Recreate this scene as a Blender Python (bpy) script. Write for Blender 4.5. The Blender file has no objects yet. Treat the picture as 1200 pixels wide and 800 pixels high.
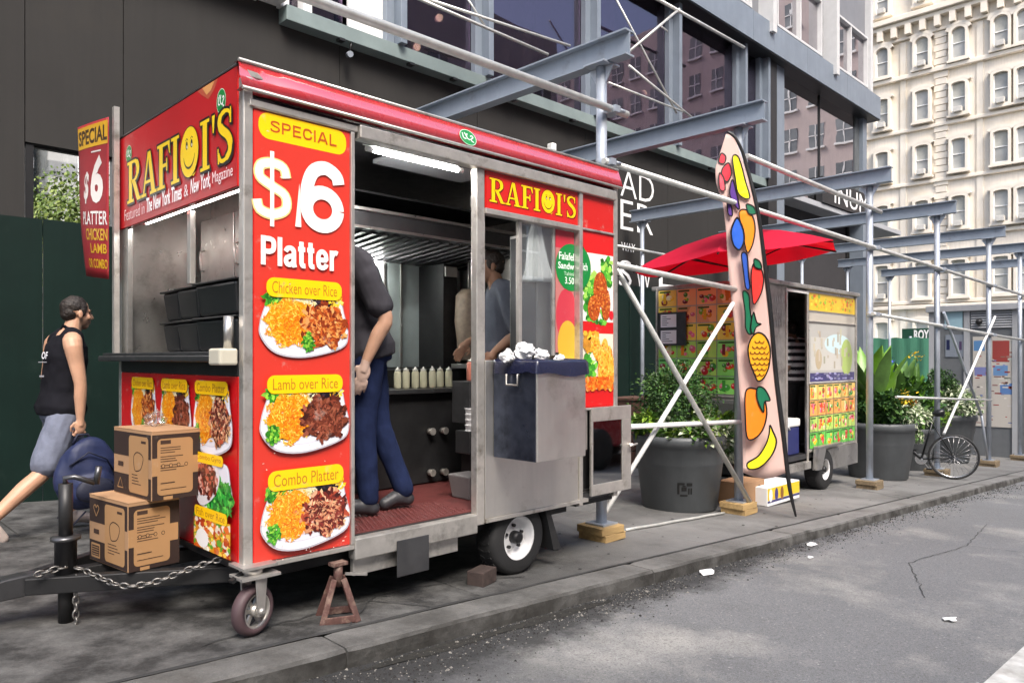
import bpy, bmesh, math, random
from mathutils import Vector, Matrix, noise as mnoise
random.seed(11)
SC = bpy.context.scene
COL = SC.collection
PI = math.pi

# ------------------------------------------------------------------ camera, world, sun, exposure
ZC = 1.23                                   # eye height above the pavement at the cart
FP = 870.0                                  # focal length in photo pixels (1200 wide)
FW = Vector((.705, .709, 0)); RT = Vector((.709, -.705, 0))
cam = bpy.data.cameras.new('camera'); camo = bpy.data.objects.new('camera', cam)
COL.objects.link(camo); SC.camera = camo
cam.sensor_width = 36; cam.lens = FP/1200*36
camo.location = (0, 0, ZC); camo.rotation_euler = (PI/2, 0, -math.atan2(FW.x, FW.y))
cam.shift_y = 20/1200
cam.clip_start = .05; cam.clip_end = 3000

W = bpy.data.worlds.new("World"); SC.world = W; W.use_nodes = True
wn = W.node_tree; wn.nodes.clear()
SUN_EL, SUN_AZ = math.radians(50), math.radians(208)      # azimuth clockwise from +Y: behind the camera
sky = wn.nodes.new('ShaderNodeTexSky'); sky.sky_type = 'NISHITA'; sky.sun_disc = False
sky.sun_elevation = SUN_EL; sky.sun_rotation = SUN_AZ
sky.air_density = 1.0; sky.dust_density = 4; sky.ozone_density = .6
bg = wn.nodes.new('ShaderNodeBackground'); bg.inputs[1].default_value = .14
out = wn.nodes.new('ShaderNodeOutputWorld')
wn.links.new(sky.outputs[0], bg.inputs[0]); wn.links.new(bg.outputs[0], out.inputs[0])
sl = bpy.data.lights.new('sun', 'SUN'); slo = bpy.data.objects.new('sun', sl); COL.objects.link(slo)
sl.energy = 1.75; sl.angle = math.radians(24); sl.color = (1, .965, .91)
sd = Vector((math.sin(SUN_AZ)*math.cos(SUN_EL), math.cos(SUN_AZ)*math.cos(SUN_EL), math.sin(SUN_EL)))
slo.rotation_euler = sd.to_track_quat('Z', 'Y').to_euler(); slo.location = (-10, -20, 40)
SC.view_settings.view_transform = 'Standard'; SC.view_settings.look = 'None'
SC.view_settings.exposure = 1.3; SC.view_settings.gamma = 1
SC.render.engine = 'CYCLES'
SC.cycles.max_bounces = 6; SC.cycles.transparent_max_bounces = 12
SC.cycles.use_denoising = True

# ------------------------------------------------------------------ helpers
def ray(px, py):
    u = (px-600)/FP; v = (420-py)/FP
    return FW + u*RT + Vector((0, 0, v))
def onX(px, py, X):
    r = ray(px, py); t = X/r.x; return Vector((X, t*r.y, ZC+t*r.z))
def onY(px, py, Y):
    r = ray(px, py); t = Y/r.y; return Vector((t*r.x, Y, ZC+t*r.z))
SLOPE = .0543
def gz(x): return .081-SLOPE*x              # pavement height: the street runs downhill
def ong(px, py):
    r = ray(px, py); t = (gz(0)-ZC)/(r.z+SLOPE*r.x); return Vector((t*r.x, t*r.y, ZC+t*r.z))

def H(s):
    s = s.lstrip('#'); r = []
    for i in (0, 2, 4):
        c = int(s[i:i+2], 16)/255
        r.append(c/12.92 if c <= .04045 else ((c+.055)/1.055)**2.4)
    return tuple(r)
def mixc(a, b, t): return tuple(x+(y-x)*t for x, y in zip(a, b))

MWI = {}
def tag(o, label=None, cat=None, group=None, kind=None):
    if label: o['label'] = label
    if cat: o['category'] = cat
    if group: o['group'] = group
    if kind: o['kind'] = kind
    return o
def empty(name, loc, label=None, cat=None, group=None, kind=None, rz=0):
    o = bpy.data.objects.new(name, None); COL.objects.link(o)
    o.empty_display_size = .1
    o.location = loc; o.rotation_euler = (0, 0, rz)
    MWI[o.name] = (Matrix.Translation(loc) @ Matrix.Rotation(rz, 4, 'Z')).inverted()
    return tag(o, label, cat, group, kind)
def copy_tree(o, parent=None):
    c = o.copy(); COL.objects.link(c)
    if parent: c.parent = parent
    if o.name in MWI: MWI[c.name] = MWI[o.name]
    for ch in list(o.children): copy_tree(ch, c)
    return c

class MB:
    def __init__(s): s.bm = bmesh.new(); s.mi = 0
    def face(s, pts):
        f = s.bm.faces.new([s.bm.verts.new(p) for p in pts]); f.material_index = s.mi; return f
    def mesh(s, vs, fs):
        v = [s.bm.verts.new(p) for p in vs]
        for f in fs:
            try: s.bm.faces.new([v[i] for i in f]).material_index = s.mi
            except ValueError: pass
        return s
    def box(s, lo, hi, rot=None, piv=None):
        (a, b, c), (d, e, f) = lo, hi
        vs = [Vector(p) for p in ((a,b,c),(d,b,c),(d,e,c),(a,e,c),(a,b,f),(d,b,f),(d,e,f),(a,e,f))]
        if rot is not None:
            p = Vector(piv) if piv is not None else (vs[0]+vs[6])/2
            vs = [p+rot @ (v-p) for v in vs]
        s.mesh(vs, ((0,3,2,1),(4,5,6,7),(0,1,5,4),(1,2,6,5),(2,3,7,6),(3,0,4,7))); return s
    def bar(s, p0, p1, w, h, up=(0,0,1)):
        p0, p1 = Vector(p0), Vector(p1); d = (p1-p0).normalized()
        sx = d.cross(Vector(up))
        if sx.length < 1e-4: sx = d.cross(Vector((1,0,0)))
        sx.normalize(); sy = sx.cross(d)
        vs = [p+sx*(w/2*i)+sy*(h/2*j) for p in (p0, p1) for i, j in ((-1,-1),(1,-1),(1,1),(-1,1))]
        s.mesh(vs, ((0,1,2,3),(7,6,5,4),(0,4,5,1),(1,5,6,2),(2,6,7,3),(3,7,4,0))); return s
    def ring(s, c, d, r, n, ref=None):
        d = Vector(d).normalized()
        a = Vector(ref) if ref is not None else (Vector((0,0,1)) if abs(d.z) < .9 else Vector((1,0,0)))
        sx = d.cross(a).normalized(); sy = sx.cross(d)
        return [s.bm.verts.new(Vector(c)+(sx*math.cos(2*PI*k/n)+sy*math.sin(2*PI*k/n))*r) for k in range(n)]
    def skin(s, rings, cap=True, smooth=True, closed=False):
        n = len(rings[0]); fs = []
        prs = list(zip(rings, rings[1:]))
        if closed: prs.append((rings[-1], rings[0]))
        for A, B in prs:
            for k in range(n):
                f = s.bm.faces.new((A[k], A[(k+1) % n], B[(k+1) % n], B[k])); f.smooth = smooth
                f.material_index = s.mi
        if cap and not closed:
            for r, rev in ((rings[0], True), (rings[-1], False)):
                f = s.bm.faces.new(r[::-1] if rev else r); f.material_index = s.mi
        return s
    def tube(s, p0, p1, r, n=10, r1=None):
        p0, p1 = Vector(p0), Vector(p1); d = p1-p0
        return s.skin([s.ring(p0, d, r, n), s.ring(p1, d, r if r1 is None else r1, n)])
    def path(s, pts, r, n=8, closed=False):
        pts = [Vector(p) for p in pts]; rs = []
        rr = r if isinstance(r, (list, tuple)) else [r]*len(pts); m = len(pts)
        for i, p in enumerate(pts):
            a = pts[(i-1) % m] if (closed or i > 0) else p
            b = pts[(i+1) % m] if (closed or i < m-1) else p
            d = (b-a); d = d.normalized() if d.length > 1e-9 else Vector((0,0,1))
            if i == 0: rf = Vector((0,0,1)) if abs(d.z) < .9 else Vector((1,0,0))
            rf = rf-d*rf.dot(d)                     # carry the frame along so that the tube never twists
            if rf.length < 1e-4: rf = d.orthogonal()
            rf.normalize(); sy = rf.cross(d)
            rs.append([s.bm.verts.new(p+(rf*math.cos(2*PI*k/n)+sy*math.sin(2*PI*k/n))*rr[i]) for k in range(n)])
        return s.skin(rs, closed=closed)
    def lathe(s, c, prof, n=24, axis=(0,0,1), cap=True, sx=1):
        c = Vector(c); ax = Vector(axis).normalized()
        return s.skin([s.ring(c+ax*z, ax, max(r, 1e-4), n) for r, z in prof], cap=cap)
    def prism(s, poly, fn, d):
        """poly: 2-D outline, fn(x, y, depth) -> point, d: thickness"""
        n = len(poly)
        A = [s.bm.verts.new(fn(x, y, 0)) for x, y in poly]; B = [s.bm.verts.new(fn(x, y, d)) for x, y in poly]
        for f in (s.bm.faces.new(A[::-1]), s.bm.faces.new(B)): f.material_index = s.mi
        for k in range(n):
            s.bm.faces.new((A[k], A[(k+1) % n], B[(k+1) % n], B[k])).material_index = s.mi
        return s
    def blob(s, c, r, nu=10, nv=7, wob=0, rot=None, seed=0):
        c = Vector(c); r = (r, r, r) if isinstance(r, (int, float)) else r; rows = []
        for j in range(nv+1):
            th = PI*j/nv; row = []
            for i in range(nu):
                ph = 2*PI*i/nu
                p = Vector((math.sin(th)*math.cos(ph), math.sin(th)*math.sin(ph), math.cos(th)))
                k = 1+wob*mnoise.noise(p*1.7+Vector((seed, seed*.7, seed*.3)))
                p = Vector((p.x*r[0], p.y*r[1], p.z*r[2]))*k
                if rot is not None: p = rot @ p
                row.append(p)
            rows.append(row)
        top = s.bm.verts.new(c+rows[0][0]); bot = s.bm.verts.new(c+rows[-1][0])
        vs = [[s.bm.verts.new(c+p) for p in row] for row in rows[1:-1]]
        for i in range(nu):
            k = (i+1) % nu
            fs = [s.bm.faces.new((top, vs[0][i], vs[0][k])), s.bm.faces.new((bot, vs[-1][k], vs[-1][i]))]
            for a, b in zip(vs, vs[1:]): fs.append(s.bm.faces.new((a[i], b[i], b[k], a[k])))
            for f in fs: f.smooth = True; f.material_index = s.mi
        return s
    def build(s, name, mat, parent=None, bevel=0, smooth=False, local=False, seg=2, **tags):
        me = bpy.data.meshes.new(name)
        bmesh.ops.recalc_face_normals(s.bm, faces=s.bm.faces[:])
        o = bpy.data.objects.new(name, me); COL.objects.link(o)
        if parent is not None:
            o.parent = parent
            q = parent; M = Matrix.Identity(4)
            if not local:
                while q is not None and q.name not in MWI: q = q.parent
                if q is not None: M = MWI[q.name]
            MWI_self = M
            s.bm.transform(M); MWI[o.name] = M
        else:
            if not local and len(s.bm.verts):
                vs = [v.co for v in s.bm.verts]
                lo = Vector([min(v[i] for v in vs) for i in range(3)]); hi = Vector([max(v[i] for v in vs) for i in range(3)])
                L = Vector(((lo.x+hi.x)/2, (lo.y+hi.y)/2, lo.z)); s.bm.transform(Matrix.Translation(-L)); o.location = L
                MWI[o.name] = Matrix.Translation(-L)
        if smooth:
            for f in s.bm.faces: f.smooth = True
        s.bm.to_mesh(me); s.bm.free()
        for m in (mat if isinstance(mat, (list, tuple)) else [mat]): me.materials.append(m)
        if bevel:
            b = o.modifiers.new('bevel', 'BEVEL'); b.width = bevel; b.segments = seg; b.limit_method = 'ANGLE'; b.angle_limit = math.radians(35)
        tag(o, tags.get('label'), tags.get('cat'), tags.get('group'), tags.get('kind'))
        return o

def mat(name, col, rough=.5, metal=0, var=.12, scale=6, bump=0, bscale=80, streak=0, dirt=None, dirtamt=0, dscale=1.3,
        coat=0, spec=.5, stretch=(1,1,1), fine=0, trans=0, alpha=1):
    m = bpy.data.materials.new(name); m.use_nodes = True; t = m.node_tree; N = t.nodes; L = t.links
    p = N['Principled BSDF']
    p.inputs['Roughness'].default_value = rough; p.inputs['Metallic'].default_value = metal
    p.inputs['Coat Weight'].default_value = coat; p.inputs['Specular IOR Level'].default_value = spec
    if coat: p.inputs['Coat Roughness'].default_value = .08
    if isinstance(col, str): col = H(col)
    geo = N.new('ShaderNodeNewGeometry')
    mp = N.new('ShaderNodeMapping'); L.new(geo.outputs['Position'], mp.inputs[0]); mp.inputs['Scale'].default_value = stretch
    def noise(sc, det=4, src=mp, rg=.6):
        n = N.new('ShaderNodeTexNoise'); n.inputs['Scale'].default_value = sc; n.inputs['Detail'].default_value = det
        n.inputs['Roughness'].default_value = rg
        L.new(src.outputs[0], n.inputs['Vector']); return n
    def ramp(src, a, b):
        r = N.new('ShaderNodeMapRange'); r.inputs[1].default_value = a; r.inputs[2].default_value = b
        L.new(src, r.inputs[0]); return r.outputs[0]
    def mix(f, a, b, mode='MIX'):
        x = N.new('ShaderNodeMix'); x.data_type = 'RGBA'; x.blend_type = mode
        for s_, v in ((0, f), (6, a), (7, b)):
            if hasattr(v, 'links'): L.new(v, x.inputs[s_])
            elif isinstance(v, (int, float)): x.inputs[s_].default_value = v
            else: x.inputs[s_].default_value = (*v, 1)
        return x.outputs[2]
    n1 = noise(scale)
    c = mix(ramp(n1.outputs[0], .3, .7), tuple(x*(1-var) for x in col), tuple(min(1, x*(1+var)) for x in col))
    if fine:
        n2 = noise(220, 2); c = mix(ramp(n2.outputs[0], .3, .7), c, mix(1.0, c, (1-fine,)*3, 'MULTIPLY'))
    if streak:
        mp2 = N.new('ShaderNodeMapping'); L.new(geo.outputs['Position'], mp2.inputs[0]); mp2.inputs['Scale'].default_value = (9, 9, .7)
        n3 = noise(1.2, 5, mp2); c = mix(ramp(n3.outputs[0], .45, .8), c, tuple(x*(1-streak) for x in col))
    rough_out = None
    if dirt:
        n4 = noise(dscale, 7, rg=.68); f = ramp(n4.outputs[0], .62-dirtamt*.35, .85-dirtamt*.25)
        c = mix(f, c, H(dirt) if isinstance(dirt, str) else dirt)
    L.new(c, p.inputs['Base Color'])
    if metal > .3 or coat:
        n5 = noise(scale*2.3, 5); r = N.new('ShaderNodeMapRange'); r.inputs[3].default_value = max(.03, rough-.12); r.inputs[4].default_value = min(1, rough+.16)
        L.new(n5.outputs[0], r.inputs[0]); L.new(r.outputs[0], p.inputs['Roughness'])
    if bump:
        n6 = noise(bscale, 5); b = N.new('ShaderNodeBump'); b.inputs['Strength'].default_value = bump; b.inputs['Distance'].default_value = .01
        L.new(n6.outputs[0], b.inputs['Height']); L.new(b.outputs[0], p.inputs['Normal'])
    if trans: p.inputs['Transmission Weight'].default_value = trans
    if alpha < 1: p.inputs['Alpha'].default_value = alpha
    return m
def emat(name, col, strength):
    m = bpy.data.materials.new(name); m.use_nodes = True; N = m.node_tree.nodes; N.clear()
    e = N.new('ShaderNodeEmission'); e.inputs[0].default_value = (*col, 1); e.inputs[1].default_value = strength
    o = N.new('ShaderNodeOutputMaterial'); m.node_tree.links.new(e.outputs[0], o.inputs[0]); return m
def glassmat(name, tint, refl=.12, rough=.02, power=1.0, gcol=(1,1,1), dirt=0, ripple=0):
    """pane: tinted see-through plus a reflection that grows at grazing angles"""
    m = bpy.data.materials.new(name); m.use_nodes = True; t = m.node_tree; N = t.nodes; L = t.links; N.clear()
    tr = N.new('ShaderNodeBsdfTransparent'); tr.inputs[0].default_value = (*tint, 1)
    gl = N.new('ShaderNodeBsdfGlossy'); gl.inputs[0].default_value = (*gcol, 1); gl.inputs['Roughness'].default_value = rough
    if ripple:
        tc = N.new('ShaderNodeNewGeometry'); nz = N.new('ShaderNodeTexNoise'); nz.inputs['Scale'].default_value = 1.1
        L.new(tc.outputs['Position'], nz.inputs['Vector']); b = N.new('ShaderNodeBump'); b.inputs['Strength'].default_value = ripple; b.inputs['Distance'].default_value = .05
        L.new(nz.outputs[0], b.inputs['Height']); L.new(b.outputs[0], gl.inputs['Normal'])
    lw = N.new('ShaderNodeLayerWeight'); lw.inputs[0].default_value = .35
    mr = N.new('ShaderNodeMapRange'); mr.inputs[3].default_value = refl; mr.inputs[4].default_value = min(1, refl+.75*power)
    L.new(lw.outputs['Fresnel'], mr.inputs[0])
    mx = N.new('ShaderNodeMixShader'); L.new(mr.outputs[0], mx.inputs[0]); L.new(tr.outputs[0], mx.inputs[1]); L.new(gl.outputs[0], mx.inputs[2])
    last = mx
    if dirt:
        df = N.new('ShaderNodeBsdfDiffuse'); df.inputs[0].default_value = (.6,.6,.6,1)
        m2 = N.new('ShaderNodeMixShader'); m2.inputs[0].default_value = dirt; L.new(mx.outputs[0], m2.inputs[1]); L.new(df.outputs[0], m2.inputs[2]); last = m2
    o = N.new('ShaderNodeOutputMaterial'); L.new(last.outputs[0], o.inputs[0]); return m

def printmat(name, rough=.32, wear=.0, coat=.25, dull=0):
    m = bpy.data.materials.new(name); m.use_nodes = True; t = m.node_tree; N = t.nodes; L = t.links
    p = N['Principled BSDF']; a = N.new('ShaderNodeVertexColor'); a.layer_name = 'Col'
    p.inputs['Roughness'].default_value = rough; p.inputs['Coat Weight'].default_value = coat; p.inputs['Coat Roughness'].default_value = .15
    geo = N.new('ShaderNodeNewGeometry')
    n = N.new('ShaderNodeTexNoise'); n.inputs['Scale'].default_value = 9; n.inputs['Detail'].default_value = 8; n.inputs['Roughness'].default_value = .75
    L.new(geo.outputs['Position'], n.inputs['Vector'])
    r = N.new('ShaderNodeMapRange'); r.inputs[1].default_value = .60; r.inputs[2].default_value = .70; L.new(n.outputs[0], r.inputs[0])
    k = N.new('ShaderNodeMath'); k.operation = 'MULTIPLY'; k.inputs[1].default_value = wear; L.new(r.outputs[0], k.inputs[0])
    x = N.new('ShaderNodeMix'); x.data_type = 'RGBA'; L.new(k.outputs[0], x.inputs[0]); L.new(a.outputs[0], x.inputs[6]); x.inputs[7].default_value = (.55,.48,.42,1)
    L.new(x.outputs[2], p.inputs['Base Color'])
    n2 = N.new('ShaderNodeTexNoise'); n2.inputs['Scale'].default_value = 5; L.new(geo.outputs['Position'], n2.inputs['Vector'])
    b = N.new('ShaderNodeBump'); b.inputs['Strength'].default_value = .12; b.inputs['Distance'].default_value = .01
    L.new(n2.outputs[0], b.inputs['Height']); L.new(b.outputs[0], p.inputs['Normal'])
    return m

# flat printing on a board: polygons in board coordinates, stacked a fraction of a millimetre apart
TXT = {}
def text_tris(s, bold=0, shear=0):
    key = (s, bold, shear)
    if key not in TXT:
        c = bpy.data.curves.new('lettering', 'FONT'); c.body = s; c.size = 1; c.offset = bold; c.shear = shear; c.resolution_u = 3
        o = bpy.data.objects.new('lettering', c); COL.objects.link(o)
        dg = bpy.context.evaluated_depsgraph_get(); dg.update()
        e = o.evaluated_get(dg); me = e.to_mesh()
        vs = [(v.co.x, v.co.y) for v in me.vertices]; fs = [tuple(p.vertices) for p in me.polygons]
        e.to_mesh_clear(); bpy.data.objects.remove(o); bpy.data.curves.remove(c)
        x0 = min(v[0] for v in vs); x1 = max(v[0] for v in vs); y0 = min(v[1] for v in vs); y1 = max(v[1] for v in vs)
        TXT[key] = ([((x-x0)/max(1e-6, x1-x0), (y-y0)/max(1e-6, y1-y0)) for x, y in vs], fs)
    return TXT[key]
def catmull(pts, n=5, closed=True):
    m = len(pts); o = []
    rng = range(m) if closed else range(m-1)
    for i in rng:
        g = (lambda k: pts[k % m]) if closed else (lambda k: pts[max(0, min(m-1, k))])
        a, b, c, d = g(i-1), g(i), g(i+1), g(i+2)
        for j in range(n):
            t = j/n
            o.append(tuple(.5*((2*b[q])+(-a[q]+c[q])*t+(2*a[q]-5*b[q]+4*c[q]-d[q])*t*t+(-a[q]+3*b[q]-3*c[q]+d[q])*t**3) for q in range(len(b))))
    if not closed: o.append(tuple(pts[-1]))
    return o
class Print:
    E = .0005
    def __init__(s, fn, grid=0): s.fn = fn; s.bm = bmesh.new(); s.lay = s.bm.loops.layers.float_color.new('Col'); s.l = 1; s.grid = grid
    def tri(s, vs2, fs, col, l=None):
        l = s.l if l is None else l
        if isinstance(col, str): col = H(col)
        vv = [s.bm.verts.new((q[0], q[1], q[2] if len(q) > 2 else l)) for q in vs2]
        for f in fs:
            try: ff = s.bm.faces.new([vv[i] for i in f])
            except ValueError: continue
            for lp in ff.loops: lp[s.lay] = (*col, 1)
    def poly(s, pts, col, l=None): s.tri(pts, [tuple(range(len(pts)))], col, l); return s
    def up(s, k=1): s.l += k; return s
    def rect(s, x0, y0, x1, y1, col, l=None): return s.poly([(x0,y0),(x1,y0),(x1,y1),(x0,y1)], col, l)
    def ell(s, cx, cy, rx, ry, col, n=20, l=None, rot=0):
        return s.poly([(cx+rx*math.cos(2*PI*k/n)*math.cos(rot)-ry*math.sin(2*PI*k/n)*math.sin(rot),
                        cy+rx*math.cos(2*PI*k/n)*math.sin(rot)+ry*math.sin(2*PI*k/n)*math.cos(rot)) for k in range(n)], col, l)
    def rrect(s, x0, y0, x1, y1, r, col, l=None):
        p = []
        for cx, cy, a in ((x1-r,y0+r,-90),(x1-r,y1-r,0),(x0+r,y1-r,90),(x0+r,y0+r,180)):
            p += [(cx+r*math.cos(math.radians(a+k*18)), cy+r*math.sin(math.radians(a+k*18))) for k in range(6)]
        return s.poly(p, col, l)
    def ribbon(s, pts, w, col, l=None):
        n = len(pts); ww = w if isinstance(w, (list, tuple)) else [w]*n; vs = []; l = s.l if l is None else l
        for i, (x, y) in enumerate(pts):
            a = pts[max(0, i-1)]; b = pts[min(n-1, i+1)]; dx, dy = b[0]-a[0], b[1]-a[1]; d = math.hypot(dx, dy) or 1
            vs += [(x-dy/d*ww[i]/2, y+dx/d*ww[i]/2, l+.22*i/n), (x+dy/d*ww[i]/2, y-dx/d*ww[i]/2, l+.22*i/n)]
        s.tri(vs, [(2*i, 2*i+1, 2*i+3, 2*i+2) for i in range(n-1)], col, l); return s
    def text(s, t, x0, y0, x1, y1, col, bold=.02, l=None, shear=0, slope=0):
        vs, fs = text_tris(t, bold, shear)
        s.tri([(x0+u*(x1-x0), y0+v*(y1-y0)+slope*(u-.5)) for u, v in vs], fs, col, l); return s
    def build(s, name, m, parent=None, **tags):
        if s.grid:
            for ax in (0, 1):
                cs = [v.co[ax] for v in s.bm.verts]; k = math.floor(min(cs)/s.grid)
                while k*s.grid < max(cs):
                    n = Vector((0,0,0)); n[ax] = 1
                    bmesh.ops.bisect_plane(s.bm, geom=s.bm.verts[:]+s.bm.edges[:]+s.bm.faces[:], plane_co=n*(k*s.grid), plane_no=n); k += 1
        bmesh.ops.triangulate(s.bm, faces=[f for f in s.bm.faces if len(f.verts) > 4])
        for v in s.bm.verts: v.co = s.fn(v.co.x, v.co.y, v.co.z*s.E)
        b = MB(); b.bm.free(); b.bm = s.bm
        return b.build(name, m, parent, **tags)
def plane_front(Y): return lambda x, y, d: Vector((x, Y-d, y))          # faces the street
def plane_left(X): return lambda x, y, d: Vector((X-d, -x, y))          # faces down the pavement towards -X; x = -Y

# ------------------------------------------------------------------ materials
def roadmat():
    m = mat('asphalt', (.205,.209,.216), .85, var=.14, scale=.55, bump=.5, bscale=130, fine=.5, dirt='#a6a49e', dirtamt=.25, dscale=.7)
    t = m.node_tree; N = t.nodes; L = t.links; p = N['Principled BSDF']; src = p.inputs['Base Color'].links[0].from_socket
    g = N.new('ShaderNodeNewGeometry')
    for sc, lo, hi, cdk, amt in ((75, .50, .72, (.055,.055,.055), .75), (48, .60, .74, (.42,.42,.41), .6), (190, .5, .7, (.04,.04,.04), .55)):
        n = N.new('ShaderNodeTexNoise'); n.inputs['Scale'].default_value = sc; n.inputs['Detail'].default_value = 3; n.inputs['Roughness'].default_value = .7; L.new(g.outputs['Position'], n.inputs['Vector'])
        r = N.new('ShaderNodeMapRange'); r.inputs[1].default_value = lo; r.inputs[2].default_value = hi; r.inputs[4].default_value = amt; L.new(n.outputs[0], r.inputs[0])
        x = N.new('ShaderNodeMix'); x.data_type = 'RGBA'; L.new(r.outputs[0], x.inputs[0]); L.new(src, x.inputs[6]); x.inputs[7].default_value = (*cdk, 1); src = x.outputs[2]
    L.new(src, p.inputs['Base Color'])
    return m
M = {}
M['road'] = roadmat()
M['pave'] = mat('pavement_concrete', (.205,.202,.196), .8, var=.16, scale=.8, bump=.35, bscale=90, fine=.25, dirt='#3c3b39', dirtamt=.42, dscale=.55)
def stain(m, x1, col, amt):
    # old grease and grime trodden into the walkway round the food cart
    t = m.node_tree; N = t.nodes; L = t.links; p = N['Principled BSDF']; src = p.inputs['Base Color'].links[0].from_socket
    g = N.new('ShaderNodeNewGeometry'); sx = N.new('ShaderNodeSeparateXYZ'); L.new(g.outputs['Position'], sx.inputs[0])
    n = N.new('ShaderNodeTexNoise'); n.inputs['Scale'].default_value = 1.1; n.inputs['Detail'].default_value = 7; n.inputs['Roughness'].default_value = .62; L.new(g.outputs['Position'], n.inputs['Vector'])
    n2 = N.new('ShaderNodeTexNoise'); n2.inputs['Scale'].default_value = 4; n2.inputs['Detail'].default_value = 12; n2.inputs['Roughness'].default_value = .72; L.new(g.outputs['Position'], n2.inputs['Vector'])
    a = N.new('ShaderNodeMath'); a.operation = 'MULTIPLY_ADD'; a.inputs[1].default_value = 5.0; L.new(n.outputs[0], a.inputs[0]); L.new(sx.outputs[0], a.inputs[2])
    b = N.new('ShaderNodeMapRange'); b.inputs[1].default_value = x1+2.0; b.inputs[2].default_value = x1+4.2; b.inputs[3].default_value = 1; b.inputs[4].default_value = 0; L.new(a.outputs[0], b.inputs[0])
    c = N.new('ShaderNodeMapRange'); c.inputs[1].default_value = .36; c.inputs[2].default_value = .60; c.inputs[3].default_value = .42; L.new(n2.outputs[0], c.inputs[0])
    k = N.new('ShaderNodeMath'); k.operation = 'MULTIPLY'; L.new(b.outputs[0], k.inputs[0]); L.new(c.outputs[0], k.inputs[1])
    k2 = N.new('ShaderNodeMath'); k2.operation = 'MULTIPLY'; k2.inputs[1].default_value = amt; L.new(k.outputs[0], k2.inputs[0])
    x = N.new('ShaderNodeMix'); x.data_type = 'RGBA'; L.new(k2.outputs[0], x.inputs[0]); L.new(src, x.inputs[6]); x.inputs[7].default_value = (*col, 1); L.new(x.outputs[2], p.inputs['Base Color'])
def gutter(m):
    # wet grit and oil collected along the kerb line
    t = m.node_tree; N = t.nodes; L = t.links; p = N['Principled BSDF']; src = p.inputs['Base Color'].links[0].from_socket
    g = N.new('ShaderNodeNewGeometry'); sx = N.new('ShaderNodeSeparateXYZ'); L.new(g.outputs['Position'], sx.inputs[0])
    n = N.new('ShaderNodeTexNoise'); n.inputs['Scale'].default_value = 2.6; n.inputs['Detail'].default_value = 12; n.inputs['Roughness'].default_value = .82; L.new(g.outputs['Position'], n.inputs['Vector'])
    a = N.new('ShaderNodeMath'); a.operation = 'MULTIPLY_ADD'; a.inputs[1].default_value = .9; L.new(n.outputs[0], a.inputs[0])
    q = N.new('ShaderNodeMath'); q.operation = 'MULTIPLY_ADD'; q.inputs[1].default_value = -.055; L.new(sx.outputs[0], q.inputs[0]); L.new(sx.outputs[1], q.inputs[2]); L.new(q.outputs[0], a.inputs[2])
    b = N.new('ShaderNodeMapRange'); b.inputs[1].default_value = 2.66; b.inputs[2].default_value = 2.86; L.new(a.outputs[0], b.inputs[0])
    k = N.new('ShaderNodeMath'); k.operation = 'MULTIPLY'; k.inputs[1].default_value = .86; L.new(b.outputs[0], k.inputs[0])
    x = N.new('ShaderNodeMix'); x.data_type = 'RGBA'; L.new(k.outputs[0], x.inputs[0]); L.new(src, x.inputs[6]); x.inputs[7].default_value = (.011,.011,.011, 1); L.new(x.outputs[2], p.inputs['Base Color'])
stain(M['pave'], 3.5, (.013,.0125,.012), .95)
stain(M['road'], 2.0, (.045,.045,.045), .6); gutter(M['road'])
M['kerb'] = mat('kerb_granite', (.21,.206,.198), .8, var=.22, scale=5, bump=.7, bscale=30, fine=.35, dirt='#3f3c37', dirtamt=.4, dscale=2.5)
stain(M['kerb'], 4.0, (.022,.021,.019), .7)
def face_grime_shade(m):
    # grime on the kerb's street face, with that face's shade painted in
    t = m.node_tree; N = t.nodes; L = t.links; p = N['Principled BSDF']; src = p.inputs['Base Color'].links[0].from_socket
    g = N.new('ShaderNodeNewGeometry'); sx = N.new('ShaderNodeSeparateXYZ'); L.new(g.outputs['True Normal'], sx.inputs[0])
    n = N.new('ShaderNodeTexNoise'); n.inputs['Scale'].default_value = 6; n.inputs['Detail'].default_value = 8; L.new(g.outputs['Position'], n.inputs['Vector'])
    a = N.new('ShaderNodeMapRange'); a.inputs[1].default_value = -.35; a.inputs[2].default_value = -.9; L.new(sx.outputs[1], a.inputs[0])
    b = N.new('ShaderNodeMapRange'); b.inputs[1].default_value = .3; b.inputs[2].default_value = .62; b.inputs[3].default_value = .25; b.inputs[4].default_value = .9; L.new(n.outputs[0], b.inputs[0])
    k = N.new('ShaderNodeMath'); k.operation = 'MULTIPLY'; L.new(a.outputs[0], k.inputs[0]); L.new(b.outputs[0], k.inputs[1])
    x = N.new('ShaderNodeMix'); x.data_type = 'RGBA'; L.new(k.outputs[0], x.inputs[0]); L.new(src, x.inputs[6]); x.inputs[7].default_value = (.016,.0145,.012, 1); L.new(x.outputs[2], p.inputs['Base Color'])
face_grime_shade(M['kerb'])
M['tar'] = mat('tar_joint', (.03,.03,.03), .9, bump=.4)
M['paint'] = mat('road_paint', (.5,.5,.48), .7, var=.2, scale=9, dirt='#8d8b86', dirtamt=.5, dscale=6, bump=.3)
M['wall'] = mat('dark_panel', (.029,.0275,.026), .75, var=.09, scale=1.2, streak=.12, bump=.05, bscale=25, dirt='#38342f', dirtamt=.15, dscale=.5, spec=.25)
M['hoard'] = mat('hoarding_green', (.0045,.0145,.0115), .5, var=.14, scale=2.2, bump=.1, bscale=18, streak=.2, dirt='#1c2b26', dirtamt=.1, dscale=6, spec=.22)
M['bluegrey'] = mat('blue_grey_steel', (.20,.235,.28), .45, metal=.2, var=.1, scale=3, streak=.1)
M['greenbeam'] = mat('green_grey_steel', (.20,.25,.245), .5, metal=.1, var=.12, scale=3)
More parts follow.
